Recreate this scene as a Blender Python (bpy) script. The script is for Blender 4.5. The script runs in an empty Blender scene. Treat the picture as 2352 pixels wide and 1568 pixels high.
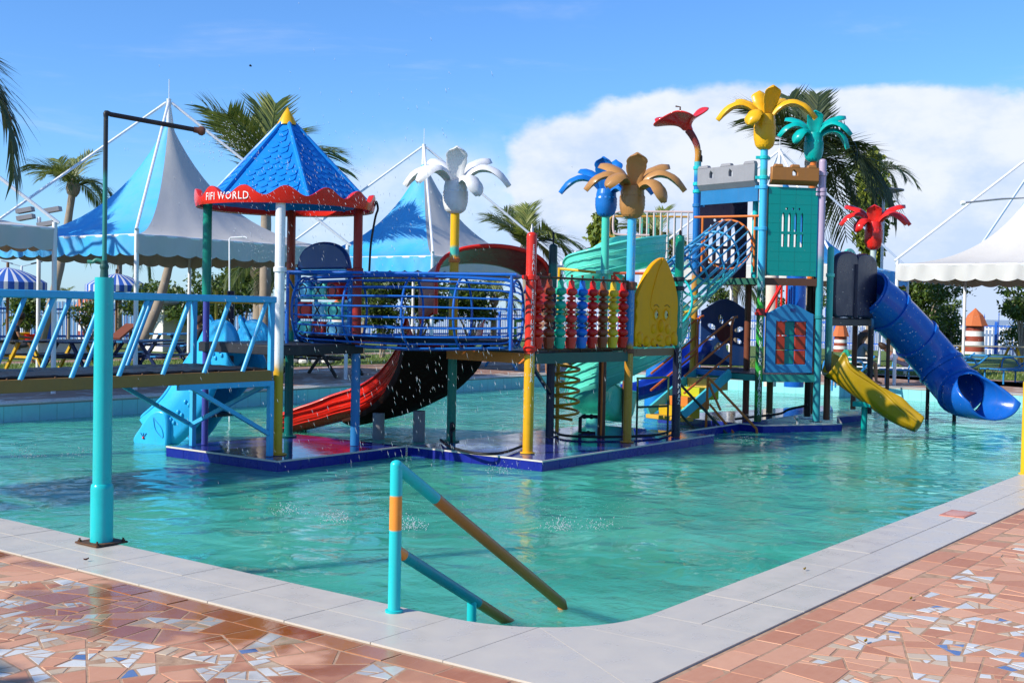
import bpy, bmesh, math, random
import numpy as np
from mathutils import Vector, Matrix
rnd = random.Random(7)
R_ = math.radians
SC = bpy.context.scene
COL = SC.collection

# ------------------------------------------------------------------ camera
CAM_H = 1.6; FOC = 2740.0; CX, CY = 1176.0, 784.0          # focal length and centre for a 2352 x 1568 picture
ROLL = R_(1.12); PITCH = math.atan(72/2740)
FW = Vector((.8, .6, 0)); RT = Vector((.6, -.8, 0)); UP = Vector((0, 0, 1))
_fc = FW*math.cos(PITCH) - UP*math.sin(PITCH); _uc = FW*math.sin(PITCH) + UP*math.cos(PITCH)
_cr = RT*math.cos(ROLL) + _uc*math.sin(ROLL); _cu = -RT*math.sin(ROLL) + _uc*math.cos(ROLL)
cam_d = bpy.data.cameras.new('camera'); cam = bpy.data.objects.new('camera', cam_d); COL.objects.link(cam)
_m = Matrix((_cr, _cu, -_fc)).transposed().to_4x4(); _m.translation = (0, 0, CAM_H); cam.matrix_world = _m
cam_d.sensor_width = 36; cam_d.lens = 36*FOC/2352; cam_d.clip_start = .05; cam_d.clip_end = 20000
SC.camera = cam
# ------------------------------------------------------------------ sun, sky, exposure
SUN_EL = R_(33); SUN_AZ = math.atan2(.42, -.907)             # azimuth of the sun seen from the place, from +X
to_sun = Vector((math.cos(SUN_EL)*math.cos(SUN_AZ), math.cos(SUN_EL)*math.sin(SUN_AZ), math.sin(SUN_EL)))
sd = bpy.data.lights.new('sun', 'SUN'); sd.energy = 5.0; sd.angle = R_(.5); sd.color = (1, .93, .80)
sun = bpy.data.objects.new('sun', sd); COL.objects.link(sun); sun.rotation_euler = (-to_sun).to_track_quat('-Z', 'Y').to_euler()
W = bpy.data.worlds.new('World'); SC.world = W; W.use_nodes = True
def N(t, kind, **k):
    n = t.nodes.new(kind)
    for a, b in k.items(): setattr(n, a, b)
    return n
class G_:                                                     # small node-graph helper
    def __init__(s, tree): s.t = tree
    def L(s, a, b): s.t.links.new(a, b)
    def put(s, sock, v):
        if hasattr(v, 'is_linked'): s.t.links.new(v, sock)
        elif v is not None: sock.default_value = v
    def m(s, op, a, b=None, c=None, clamp=False):
        n = N(s.t, 'ShaderNodeMath', operation=op, use_clamp=clamp)
        for i, v in enumerate((a, b, c)):
            if v is not None: s.put(n.inputs[i], v)
        return n.outputs[0]
    def mix(s, fac, a, b, blend='MIX'):
        n = N(s.t, 'ShaderNodeMix', data_type='RGBA', blend_type=blend)
        s.put(n.inputs[0], fac); s.put(n.inputs[6], a if hasattr(a, 'is_linked') else c4(a)); s.put(n.inputs[7], b if hasattr(b, 'is_linked') else c4(b))
        return n.outputs[2]
    def noise(s, vec, scale, detail=3, rough=.55, dist=0, out=0):
        n = N(s.t, 'ShaderNodeTexNoise')
        if vec is not None: s.L(vec, n.inputs['Vector'])
        n.inputs['Scale'].default_value = scale; n.inputs['Detail'].default_value = detail
        n.inputs['Roughness'].default_value = rough; n.inputs['Distortion'].default_value = dist
        return n.outputs[out]
    def ramp(s, fac, stops, interp='LINEAR'):
        n = N(s.t, 'ShaderNodeValToRGB'); n.color_ramp.interpolation = interp
        e = n.color_ramp.elements
        while len(e) < len(stops): e.new(.5)
        for q, (p, c) in zip(e, stops): q.position = p; q.color = c4(c)
        s.put(n.inputs[0], fac); return n.outputs[0]
    def mapr(s, v, a, b, c=0., d=1., smooth=True):
        n = N(s.t, 'ShaderNodeMapRange', interpolation_type='SMOOTHSTEP' if smooth else 'LINEAR')
        s.put(n.inputs[0], v)
        for i, q in enumerate((a, b, c, d)): n.inputs[i+1].default_value = q
        return n.outputs[0]
    def vm(s, op, a, b=None):
        n = N(s.t, 'ShaderNodeVectorMath', operation=op); s.put(n.inputs[0], a)
        if b is not None: s.put(n.inputs[1], b)
        return n.outputs[0]
def c4(c):
    if isinstance(c, (int, float)): return (c, c, c, 1)
    return tuple(c) if len(c) == 4 else (c[0], c[1], c[2], 1)
def world():
    t = W.node_tree; t.nodes.clear(); g = G_(t)
    sky = N(t, 'ShaderNodeTexSky', sky_type='NISHITA', sun_disc=False, sun_elevation=SUN_EL, altitude=0)
    sky.sun_rotation = math.pi/2 - SUN_AZ; sky.air_density = 1.0; sky.dust_density = .25; sky.ozone_density = 2.2
    d = N(t, 'ShaderNodeTexCoord').outputs['Generated']
    sp = N(t, 'ShaderNodeSeparateXYZ'); g.L(d, sp.inputs[0])
    az0 = g.m('ARCTAN2', sp.outputs[1], sp.outputs[0])
    az = g.m('MULTIPLY', g.m('SUBTRACT', math.atan2(.6, .8), az0), 57.2958)       # degrees clockwise from north-east-ish bearing
    el = g.m('MULTIPLY', g.m('ARCSINE', sp.outputs[2]), 57.2958)
    cv = N(t, 'ShaderNodeCombineXYZ'); g.L(az, cv.inputs[0]); g.L(g.m('MULTIPLY', el, 1.6), cv.inputs[1])
    v = cv.outputs[0]
    wob = g.m('MULTIPLY', g.m('SUBTRACT', g.noise(v, .13, 5, .58), .5), 6.2)
    fine = g.m('MULTIPLY', g.m('SUBTRACT', g.noise(v, .5, 6, .6), .5), 2.0)
    def bank(a, e, wa, we, p=2.):
        x = g.m('POWER', g.m('ABSOLUTE', g.m('DIVIDE', g.m('SUBTRACT', az, a), wa)), p)
        y = g.m('POWER', g.m('ABSOLUTE', g.m('DIVIDE', g.m('SUBTRACT', el, e), we)), p)
        return g.m('MULTIPLY', g.m('SUBTRACT', 1., g.m('POWER', g.m('ADD', x, y), 1/p)), min(wa, we))
    b = bank(13.4, 4.0, 14.6, 6.7, 3.4)
    b = g.m('MAXIMUM', b, bank(-62, 3, 22, 6)); b = g.m('MAXIMUM', b, bank(72, 4, 20, 6)); b = g.m('MAXIMUM', b, bank(160, 4, 40, 7))
    dens = g.m('ADD', b, g.m('ADD', g.m('MULTIPLY', wob, .36), g.m('MULTIPLY', fine, .40)))
    cl = g.mapr(dens, -.02, .50)
    soft = g.m('ADD', bank(-4.5, 3.2, 8.5, 5.4, 2.), g.m('ADD', g.m('MULTIPLY', wob, .5), g.m('MULTIPLY', fine, .5)))
    cl = g.m('MAXIMUM', cl, g.mapr(soft, -.4, 2.4, 0., .74))
    wisp = g.mapr(g.noise(g.vm('MULTIPLY', v, (.35, 1.3, 1.)), .16, 6, .62, .4), .53, .82, 0, .42)
    haze = g.mapr(el, 7., -1., 0., .40)
    cl = g.m('MAXIMUM', cl, g.m('MAXIMUM', wisp, haze))
    shade = g.noise(g.vm('ADD', v, (3., -2., 0.)), .16, 6, .6)
    low = g.mapr(el, 7.5, .5, 0., .55)
    ccol = g.mix(g.mapr(g.m('SUBTRACT', shade, g.m('MULTIPLY', low, .45)), .30, .60), (5.0, 6.1, 8.2), (7.2, 7.6, 8.3))
    skyc = g.mix(1.0, sky.outputs[0], (.66, 1.08, 1.64), 'MULTIPLY')
    mixn = g.mix(g.m('MULTIPLY', cl, .97), skyc, ccol)
    bg = N(t, 'ShaderNodeBackground'); g.L(mixn, bg.inputs[0]); bg.inputs[1].default_value = .100
    o = N(t, 'ShaderNodeOutputWorld'); g.L(bg.outputs[0], o.inputs[0])
world()
SC.view_settings.view_transform = 'Standard'; SC.view_settings.look = 'None'
SC.view_settings.exposure = 0.32; SC.view_settings.gamma = 1.0; SC.view_settings.use_curve_mapping = False
SC.cycles.max_bounces = 6; SC.cycles.diffuse_bounces = 3; SC.cycles.glossy_bounces = 3; SC.cycles.transmission_bounces = 4; SC.cycles.transparent_max_bounces = 8; SC.cycles.caustics_reflective = False; SC.cycles.caustics_refractive = False
SC.cycles.use_denoising = True; SC.cycles.sample_clamp_indirect = 6

# ------------------------------------------------------------------ finding places
def ray(px, py):
    u = (px-CX)/FOC; v = -(py-CY)/FOC
    return _fc + u*_cr + v*_cu
def gr(px, py, z=0.):                                        # point of the level plane at height z
    d = ray(px, py); t = (z-CAM_H)/d.z; return Vector((d.x*t, d.y*t, z))
def at(px, py, dep):                                         # point at a depth along the level view axis
    d = ray(px, py); t = dep/d.dot(FW); q = d*t; q.z += CAM_H; return q
def dp(P): return P[0]*.8 + P[1]*.6
def FRz(lat, dep, z): return FW*dep + RT*lat + Vector((0, 0, z))

# ------------------------------------------------------------------ mesh helpers
WMX = {}
def wm(o): return WMX.get(o.name, Matrix.Identity(4)) if o else Matrix.Identity(4)
class MB:
    def __init__(s): s.v = []; s.f = []
    def add(s, vs, fs):
        o = len(s.v); s.v += [tuple(v) for v in vs]; s.f += [tuple(i+o for i in f) for f in fs]; return s
    def box(s, c, d, ax=None, taper=1.):
        c = Vector(c); ax = ax or (Vector((1, 0, 0)), Vector((0, 1, 0)), Vector((0, 0, 1)))
        vs = []
        for k in (-.5, .5):
            q = taper if k > 0 else 1.
            for i, j in ((-.5, -.5), (.5, -.5), (.5, .5), (-.5, .5)): vs.append(c + ax[0]*(i*d[0]*q) + ax[1]*(j*d[1]*q) + ax[2]*(k*d[2]))
        return s.add(vs, [(3, 2, 1, 0), (4, 5, 6, 7), (0, 1, 5, 4), (1, 2, 6, 5), (2, 3, 7, 6), (3, 0, 4, 7)])
    def bar(s, p, q, w, h=None, up=None):
        p = Vector(p); q = Vector(q); h = h or w; z = (q-p); l = z.length; z.normalize()
        u = Vector(up) if up else (Vector((0, 0, 1)) if abs(z.z) < .9 else Vector((1, 0, 0)))
        x = u.cross(z).normalized(); y = z.cross(x)
        return s.box((p+q)/2, (w, h, l), (x, y, z))
    def tube(s, pts, r, n=10, closed=False, cap=True, flat=None):
        pts = [Vector(p) for p in pts]; m = len(pts); rs = r if isinstance(r, (list, tuple)) else [r]*m
        if flat is None: flat = (1, 1)
        t0 = (pts[1]-pts[0]).normalized(); ref = Vector((0, 0, 1)) if abs(t0.z) < .9 else Vector((1, 0, 0))
        x = ref.cross(t0).normalized(); vs = []; fs = []
        for i in range(m):
            if closed: t = (pts[(i+1) % m]-pts[i-1])
            else: t = (pts[min(i+1, m-1)]-pts[max(i-1, 0)])
            t.normalize(); x = (x - t*x.dot(t)).normalized(); y = t.cross(x)
            for k in range(n):
                a = 2*math.pi*k/n; vs.append(pts[i] + x*(math.cos(a)*rs[i]*flat[0]) + y*(math.sin(a)*rs[i]*flat[1]))
        for i in range(m if closed else m-1):
            j = (i+1) % m
            for k in range(n): fs.append((i*n+k, i*n+(k+1) % n, j*n+(k+1) % n, j*n+k))
        if cap and not closed: fs += [tuple(range(n-1, -1, -1)), tuple(range((m-1)*n, m*n))]
        return s.add(vs, fs)
    def lathe(s, prof, n=20, c=(0, 0, 0), ax=None, fn=None):
        c = Vector(c); ax = ax or (Vector((1, 0, 0)), Vector((0, 1, 0)), Vector((0, 0, 1))); vs = []; fs = []; m = len(prof)
        for i, (r, z) in enumerate(prof):
            for k in range(n):
                a = 2*math.pi*k/n; rr = r + (fn(i, k) if fn else 0)
                vs.append(c + ax[0]*(math.cos(a)*rr) + ax[1]*(math.sin(a)*rr) + ax[2]*z)
        for i in range(m-1):
            for k in range(n): fs.append((i*n+k, i*n+(k+1) % n, (i+1)*n+(k+1) % n, (i+1)*n+k))
        if prof[0][0] > 1e-4: fs.append(tuple(range(n-1, -1, -1)))
        if prof[-1][0] > 1e-4: fs.append(tuple(range((m-1)*n, m*n)))
        return s.add(vs, fs)
    def ball(s, c, r, n=10, m=7, sc=(1, 1, 1)):
        vs = []; fs = []; c = Vector(c)
        for i in range(m+1):
            b = math.pi*i/m
            for k in range(n):
                a = 2*math.pi*k/n; vs.append(c+Vector((math.sin(b)*math.cos(a)*r*sc[0], math.sin(b)*math.sin(a)*r*sc[1], -math.cos(b)*r*sc[2])))
        for i in range(m):
            for k in range(n): fs.append((i*n+k, i*n+(k+1) % n, (i+1)*n+(k+1) % n, (i+1)*n+k))
        return s.add(vs, fs)
    def plate(s, poly, o, ux, uy, th):                       # outline (a,b) -> o+ux*a+uy*b, thickness th along ux x uy, centred
        o = Vector(o); ux = Vector(ux); uy = Vector(uy); nz = ux.cross(uy).normalized()*(th/2); n = len(poly)
        vs = [o+ux*a+uy*b-nz for a, b in poly]+[o+ux*a+uy*b+nz for a, b in poly]
        return s.add(vs, [tuple(range(n-1, -1, -1)), tuple(range(n, 2*n))]+[(i, (i+1) % n, n+(i+1) % n, n+i) for i in range(n)])
    def sheet(s, grid, closed=False):
        m = len(grid); n = len(grid[0]); vs = [p for row in grid for p in row]; fs = []
        for i in range(m-1):
            for k in range(n if closed else n-1): fs.append((i*n+k, i*n+(k+1) % n, (i+1)*n+(k+1) % n, (i+1)*n+k))
        return s.add(vs, fs)
    def mesh(s, name, mat, inv=None, sharp=40):
        me = bpy.data.meshes.new(name)
        vs = s.v if inv is None else [tuple(inv @ Vector(v)) for v in s.v]
        me.from_pydata(vs, [], s.f)
        if mat: me.materials.append(mat)
        me.polygons.foreach_set('use_smooth', [True]*len(me.polygons))
        bm = bmesh.new(); bm.from_mesh(me); bmesh.ops.remove_doubles(bm, verts=bm.verts, dist=1e-5)
        bmesh.ops.recalc_face_normals(bm, faces=bm.faces); bm.to_mesh(me); bm.free()
        me.set_sharp_from_angle(angle=R_(sharp)); return me
    def build(s, name, mat, parent=None, bevel=0, solid=0, sub=0, sharp=40):
        M = wm(parent); me = s.mesh(name, mat, M.inverted() if parent else None, sharp)
        o = bpy.data.objects.new(name, me); COL.objects.link(o); o.parent = parent
        if parent: WMX[o.name] = M.copy()
        if solid: q = o.modifiers.new('thickness', 'SOLIDIFY'); q.thickness = solid; q.offset = 0
        if bevel: q = o.modifiers.new('bevel', 'BEVEL'); q.width = bevel; q.segments = 2; q.limit_method = 'ANGLE'; q.angle_limit = R_(40)
        if sub: q = o.modifiers.new('smooth', 'SUBSURF'); q.levels = q.render_levels = sub
        return o
def thing(name, label, cat, loc=(0, 0, 0), group=None):
    o = bpy.data.objects.new(name, None); COL.objects.link(o); o.location = loc; o.empty_display_size = .1
    WMX[o.name] = Matrix.Translation(Vector(loc)); o['label'] = label; o['category'] = cat
    if group: o['group'] = group
    return o
def tag(o, label, cat, group=None):
    o['label'] = label; o['category'] = cat
    if group: o['group'] = group
    return o
def struct(o, kind='structure', label=None):
    o['kind'] = kind
    if label: o['label'] = label
    return o
def part(name, mesh, parent, M):                              # a part that shares mesh data; M is its world matrix
    o = bpy.data.objects.new(name, mesh); COL.objects.link(o); o.parent = parent
    o.matrix_basis = (wm(parent).inverted() @ M) if parent else M
    WMX[o.name] = M.copy(); return o
def copy_tree(o, parent=None, link={}):
    c = o.copy(); COL.objects.link(c); c.parent = parent
    for ch in list(o.children): copy_tree(ch, c)
    return c
def place(o, loc, rz=0, sc=1.):
    o.location = loc; o.rotation_euler = (0, 0, rz); o.scale = (sc, sc, sc); return o
def frame(o, x, y, z):                                        # matrix from origin and axes
    M = Matrix((Vector(x), Vector(y), Vector(z))).transposed().to_4x4(); M.translation = Vector(o); return M
def bez(p, t):
    q = [Vector(a) for a in p]
    while len(q) > 1: q = [q[i]*(1-t)+q[i+1]*t for i in range(len(q)-1)]
    return q[0]
def spline(pts, n):                                           # Catmull-Rom through points
    P = [Vector(p) for p in pts]; P = [P[0]*2-P[1]]+P+[P[-1]*2-P[-2]]; out = []; m = len(P)-3
    for i in range(n+1):
        t = i/n*m; k = min(int(t), m-1); t -= k; a, b, c, d = P[k:k+4]
        out.append(.5*((2*b)+(c-a)*t+(2*a-5*b+4*c-d)*t*t+(3*b-a-3*c+d)*t**3))
    return out
# ------------------------------------------------------------------ materials
def newmat(name):
    m = bpy.data.materials.new(name); m.use_nodes = True; t = m.node_tree; t.nodes.clear()
    g = G_(t); o = N(t, 'ShaderNodeOutputMaterial'); b = N(t, 'ShaderNodeBsdfPrincipled'); g.L(b.outputs[0], o.inputs[0])
    return m, g, b
def pos(g): return N(g.t, 'ShaderNodeNewGeometry').outputs['Position']
def objc(g): return N(g.t, 'ShaderNodeTexCoord').outputs['Object']
def bump(g, b, h, dist=.01, st=.5):
    n = N(g.t, 'ShaderNodeBump'); n.inputs['Strength'].default_value = st; n.inputs['Distance'].default_value = dist
    g.L(h, n.inputs['Height']); g.L(n.outputs[0], b.inputs['Normal'])
MATS = {}
def paint(name, col, rough=.33, var=.12, wear=None, wearc=(.25, .13, .07), wet=False, coat=.0, metal=0., bmp=.15, spec=None):
    if name in MATS: return MATS[name]
    m, g, b = newmat(name); p = pos(g)
    n1 = g.noise(p, 3.1, 4); n2 = g.noise(p, 24, 3)
    f = g.m('ADD', g.m('MULTIPLY', g.m('SUBTRACT', n1, .5), var*2), g.m('MULTIPLY', g.m('SUBTRACT', n2, .5), var))
    hsv = N(g.t, 'ShaderNodeHueSaturation'); hsv.inputs['Color'].default_value = c4(col); g.put(hsv.inputs['Value'], g.m('ADD', 1., f))
    stk = g.mapr(g.noise(g.vm('MULTIPLY', p, (9., 9., .8)), 1.6, 4, .65), .50, .78, 0, .30); c = g.mix(stk, hsv.outputs[0], g.mix(.55, hsv.outputs[0], (.13, .115, .10)))
    if wear:
        w = g.mapr(g.noise(p, 9, 5, .7), 1-wear, 1-wear+.05); c = g.mix(w, c, wearc)
    g.L(c, b.inputs['Base Color']); g.put(b.inputs['Roughness'], g.mapr(n1, .25, .75, rough-.08, rough+.12)); b.inputs['Metallic'].default_value = metal
    b.inputs['Coat Weight'].default_value = coat*.35; b.inputs['Coat Roughness'].default_value = .08
    b.inputs['Specular IOR Level'].default_value = .28 if spec is None else spec
    if bmp: bump(g, b, n2, .004, bmp)
    MATS[name] = m; return m
def bands(name, stops, rough=.3, blend=.05, var=.1, text=None):   # stops: (z from, colour) upward; paint that changes colour up a post
    m, g, b = newmat(name); p = pos(g); sp = N(g.t, 'ShaderNodeSeparateXYZ'); g.L(p, sp.inputs[0])
    z = g.m('ADD', sp.outputs[2], g.m('MULTIPLY', g.m('SUBTRACT', g.noise(p, 9, 3), .5), blend*1.6))
    c = stops[0][1]
    for zz, cc in stops[1:]: c = g.mix(g.mapr(z, zz-blend, zz+blend), c, cc)
    n = g.noise(p, 6, 4)
    hsv = N(g.t, 'ShaderNodeHueSaturation'); g.put(hsv.inputs['Color'], c if hasattr(c, 'is_linked') else c4(c)); g.put(hsv.inputs['Value'], g.m('ADD', 1-var/2, g.m('MULTIPLY', n, var)))
    stk = g.mapr(g.noise(g.vm('MULTIPLY', p, (14., 14., .9)), 1.6, 4, .65), .50, .78, 0, .38); chip = g.mapr(g.noise(p, 22, 4, .7), .68, .72, 0, .7); cc_ = g.mix(stk, hsv.outputs[0], g.mix(.5, hsv.outputs[0], (.12, .10, .09))); g.L(g.mix(chip, cc_, (.16, .09, .06)), b.inputs['Base Color']); g.put(b.inputs['Roughness'], g.mapr(n, .2, .8, rough-.06, rough+.14)); b.inputs['Specular IOR Level'].default_value = .3
    bump(g, b, g.noise(p, 40, 2), .003, .12); return m
def pool_water():
    m, g, b = newmat('pool_water'); p = pos(g)
    q = g.vm('MULTIPLY', p, (1., 1., 0.))
    # slow swell, wind ripples, small chop where the sprays fall
    big = g.noise(q, .9, 2, .5, .3); mid = g.noise(q, 2.6, 1.3, .5, .7); sm = g.noise(q, 11, 3, .6, .4)
    cl = g.mapr(g.noise(q, .35, 2), .40, .62)
    h = g.m('ADD', g.m('MULTIPLY', big, .060), g.m('ADD', g.m('MULTIPLY', mid, .033), g.m('MULTIPLY', g.m('MULTIPLY', sm, .010), g.m('ADD', .35, cl))))
    n = N(g.t, 'ShaderNodeBump'); n.inputs['Strength'].default_value = 1.; n.inputs['Distance'].default_value = 1.; g.L(h, n.inputs['Height'])
    tint = g.mix(g.mapr(g.noise(q, .55, 3), .3, .7), (.036, .310, .212), (.078, .415, .300))
    g.L(tint, b.inputs['Base Color']); b.inputs['Roughness'].default_value = .04; b.inputs['IOR'].default_value = 1.27
    b.subsurface_method = 'BURLEY'; b.inputs['Subsurface Weight'].default_value = 1.; b.inputs['Subsurface Radius'].default_value = (.6, 1., 1.); b.inputs['Subsurface Scale'].default_value = .55; g.L(n.outputs[0], b.inputs['Normal'])
    # the murk: light is scattered back by the cloudy water; a little of the bottom still shows
    tr = N(g.t, 'ShaderNodeBsdfTransparent'); tr.inputs[0].default_value = (.35, .78, .70, 1)
    lw = N(g.t, 'ShaderNodeFresnel'); lw.inputs[0].default_value = 1.33; g.L(n.outputs[0], lw.inputs[1])
    mx = N(g.t, 'ShaderNodeMixShader'); f = g.m('MULTIPLY', g.m('SUBTRACT', 1., lw.outputs[0], clamp=True), .22)
    g.L(f, mx.inputs[0]); g.L(b.outputs[0], mx.inputs[1]); g.L(tr.outputs[0], mx.inputs[2])
    g.L(mx.outputs[0], [x for x in g.t.nodes if x.type == 'OUTPUT_MATERIAL'][0].inputs[0]); return m
def tile_mat(name, col, sx, sy, joint=.006, jc=(.35, .36, .34), rough=.25, var=.1, ax=0, wet=0.):
    m, g, b = newmat(name); p = pos(g); sp = N(g.t, 'ShaderNodeSeparateXYZ'); g.L(p, sp.inputs[0])
    a, c_ = [(0, 1), (0, 2), (1, 2)][ax]
    def j(s, k): 
        fr = g.m('FRACT', g.m('ADD', g.m('DIVIDE', sp.outputs[s], k), 100.)); return g.m('LESS_THAN', g.m('MINIMUM', fr, g.m('SUBTRACT', 1., fr)), joint/k)
    jj = g.m('MAXIMUM', j(a, sx), j(c_, sy)); n = g.noise(p, 5, 4)
    hsv = N(g.t, 'ShaderNodeHueSaturation'); hsv.inputs['Color'].default_value = c4(col); g.put(hsv.inputs['Value'], g.m('ADD', 1-var, g.m('MULTIPLY', n, 2*var)))
    g.L(g.mix(jj, hsv.outputs[0], jc), b.inputs['Base Color'])
    r = g.mapr(n, .3, .7, rough*.7, rough*1.3) if not wet else g.mapr(g.noise(p, 2.2, 3), .35, .62, .03, rough)
    g.L(r, b.inputs['Roughness']); b.inputs['Specular IOR Level'].default_value = .5 if wet else .25; bump(g, b, g.m('ADD', g.m('MULTIPLY', jj, -1.), g.m('MULTIPLY', g.noise(p, 7, 3), .8 if wet else .2)), .004, .5); return m
def ground_brick():
    m, g, b = newmat('brick_paving'); p = pos(g)
    br = N(g.t, 'ShaderNodeTexBrick'); g.L(p, br.inputs['Vector']); br.inputs['Scale'].default_value = 2.4
    br.inputs['Color1'].default_value = (.30, .13, .085, 1); br.inputs['Color2'].default_value = (.40, .20, .14, 1); br.inputs['Mortar'].default_value = (.36, .28, .22, 1)
    br.inputs['Mortar Size'].default_value = .03
    n = g.noise(p, .8, 5, .6); sh = g.mapr(g.noise(p, 2.4, 2, .3), .60, .66)
    c = g.mix(g.mapr(n, .35, .7), br.outputs[0], (.34, .22, .17)); c = g.mix(sh, c, (.62, .60, .56)); g.L(c, b.inputs['Base Color'])
    g.put(b.inputs['Roughness'], g.mapr(n, .3, .6, .35, .8)); bump(g, b, br.outputs[1], .006, .4); return m
def grass_mat():
    m, g, b = newmat('grass'); p = pos(g); n = g.noise(p, 2.2, 6, .65); n2 = g.noise(p, 30, 3)
    g.L(g.ramp(g.m('ADD', g.m('MULTIPLY', n, .75), g.m('MULTIPLY', n2, .25)), [(.25, (.05, .085, .015)), (.5, (.10, .17, .025)), (.72, (.24, .27, .06))]), b.inputs['Base Color'])
    b.inputs['Roughness'].default_value = .9; bump(g, b, n2, .05, .8); return m
def foliage(name, a, b_, c, trans=.25, rough=.45):
    m, g, b = newmat(name); oi = N(g.t, 'ShaderNodeNewGeometry').outputs['Random Per Island']; n = g.noise(objc(g), 1.3, 3)
    f = g.m('ADD', g.m('MULTIPLY', oi, .6), g.m('MULTIPLY', n, .4)); col = g.ramp(f, [(.15, a), (.5, b_), (.85, c)])
    g.L(col, b.inputs['Base Color']); b.inputs['Roughness'].default_value = rough
    tl = N(g.t, 'ShaderNodeBsdfTranslucent'); g.L(g.mix(.5, col, (.30, .38, .05)), tl.inputs[0])
    mx = N(g.t, 'ShaderNodeMixShader'); mx.inputs[0].default_value = trans; g.L(b.outputs[0], mx.inputs[1]); g.L(tl.outputs[0], mx.inputs[2])
    g.L(mx.outputs[0], [x for x in g.t.nodes if x.type == 'OUTPUT_MATERIAL'][0].inputs[0]); return m
def canvas(name, col, back=None, trans=.18):
    m, g, b = newmat(name); p = objc(g); n = g.noise(p, 1.1, 5, .6); n2 = g.noise(g.vm('MULTIPLY', p, (1., 1., .25)), 5, 4)
    c = g.mix(g.mapr(n, .35, .75, 0, .22), col, (.42, .40, .37)); c = g.mix(g.mapr(n2, .6, .8, 0, .10), c, (.30, .27, .22)); g.L(c, b.inputs['Base Color'])
    b.inputs['Roughness'].default_value = .55; bump(g, b, n2, .02, .25)
    tl = N(g.t, 'ShaderNodeBsdfTranslucent'); tl.inputs[0].default_value = c4(back or col)
    mx = N(g.t, 'ShaderNodeMixShader'); mx.inputs[0].default_value = trans; g.L(b.outputs[0], mx.inputs[1]); g.L(tl.outputs[0], mx.inputs[2])
    g.L(mx.outputs[0], [x for x in g.t.nodes if x.type == 'OUTPUT_MATERIAL'][0].inputs[0]); return m
def stripes(name, c1, c2, n=20):
    m, g, b = newmat(name); sp = N(g.t, 'ShaderNodeSeparateXYZ'); g.L(objc(g), sp.inputs[0])
    a = g.m('MULTIPLY', g.m('ARCTAN2', sp.outputs[1], sp.outputs[0]), n/6.28318); f = g.m('GREATER_THAN', g.m('FRACT', g.m('ADD', a, 100.)), .62)
    g.L(g.mix(f, c1, c2), b.inputs['Base Color']); b.inputs['Roughness'].default_value = .7; return m
def terracotta(name, c1, c2, rough=.6):
    m, g, b = newmat(name); p = pos(g); r = N(g.t, 'ShaderNodeObjectInfo').outputs['Random']; isl = N(g.t, 'ShaderNodeNewGeometry').outputs['Random Per Island']
    rr = g.m('FRACT', g.m('ADD', g.m('MULTIPLY', r, 7.3), isl)); n = g.noise(p, 14, 5, .65); s = g.noise(g.vm('MULTIPLY', p, (3., 30., 1.)), 2, 3)
    f = g.m('ADD', g.m('MULTIPLY', rr, .65), g.m('MULTIPLY', n, .35)); c = g.mix(f, c1, c2); c = g.mix(g.mapr(s, .45, .75, 0, .12), c, (.62, .40, .28))
    wet = g.mapr(g.noise(p, .85, 4, .6), .43, .52)
    sp = N(g.t, 'ShaderNodeSeparateXYZ'); g.L(p, sp.inputs[0])                # splashed strip beside the coping by the shower post
    sx = g.mapr(sp.outputs[0], 2.9, 3.6); sy = g.mapr(sp.outputs[1], 2.7, 4.2); wet = g.m('MULTIPLY', g.m('MULTIPLY', wet, sx), sy)
    b.inputs['Specular IOR Level'].default_value = .3; hs = N(g.t, 'ShaderNodeHueSaturation'); hs.inputs['Saturation'].default_value = 1.3; hs.inputs['Value'].default_value = .60; g.L(c, hs.inputs['Color'])
    g.L(g.mix(wet, c, hs.outputs[0]), b.inputs['Base Color']); g.L(g.m('SUBTRACT', rough, g.m('MULTIPLY', wet, rough-.05)), b.inputs['Roughness'])
    bump(g, b, n, .003, .35); return m
def swirl(name, a, b_, pitch=.42):
    m, g, b = newmat(name); p = objc(g); sp = N(g.t, 'ShaderNodeSeparateXYZ'); g.L(p, sp.inputs[0])
    an = g.m('DIVIDE', g.m('ARCTAN2', sp.outputs[1], sp.outputs[0]), 6.28318); f = g.m('FRACT', g.m('ADD', g.m('ADD', an, 100.), g.m('DIVIDE', sp.outputs[2], pitch)))
    g.L(g.mix(g.m('GREATER_THAN', f, .5), a, b_), b.inputs['Base Color']); b.inputs['Roughness'].default_value = .35; return m
P = paint
c_teal = (.012, .46, .47); c_sky = (.055, .40, .70); c_blue = (.008, .11, .46); c_navy = (.012, .016, .05); c_red = (.68, .020, .010); c_org = (.62, .16, .025)
c_yel = (.72, .40, .010); c_och = (.55, .24, .02); c_grn = (.0, .20, .13); c_dgrn = (.005, .05, .04); c_mint = (.12, .68, .54); c_brn = (.16, .05, .025); c_wht = (.74, .76, .78); c_lil = (.42, .33, .45)
M_teal = P('teal_paint', c_teal, wear=.28, wearc=(.02, .30, .30)); M_sky = P('sky_blue_paint', c_sky, wear=.24, wearc=(.25, .07, .12)); M_blue = P('blue_paint', c_blue, wear=.22, wearc=(.45, .20, .09), coat=.3)
M_navy = P('navy_paint', c_navy, coat=.3); M_red = P('red_plastic', c_red, .25, coat=.4); M_org = P('orange_paint', c_org, wear=.26, wearc=(.30, .05, .02)); M_yel = P('yellow_plastic', c_yel, .3, coat=.3)
M_grn = P('green_paint', c_grn); M_mint = P('mint_plastic', c_mint, .28, coat=.35); M_brn = P('brown_paint', c_brn, .4); M_wht = P('white_paint', c_wht, .35, .08); M_lil = P('lilac_paint', c_lil)
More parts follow.
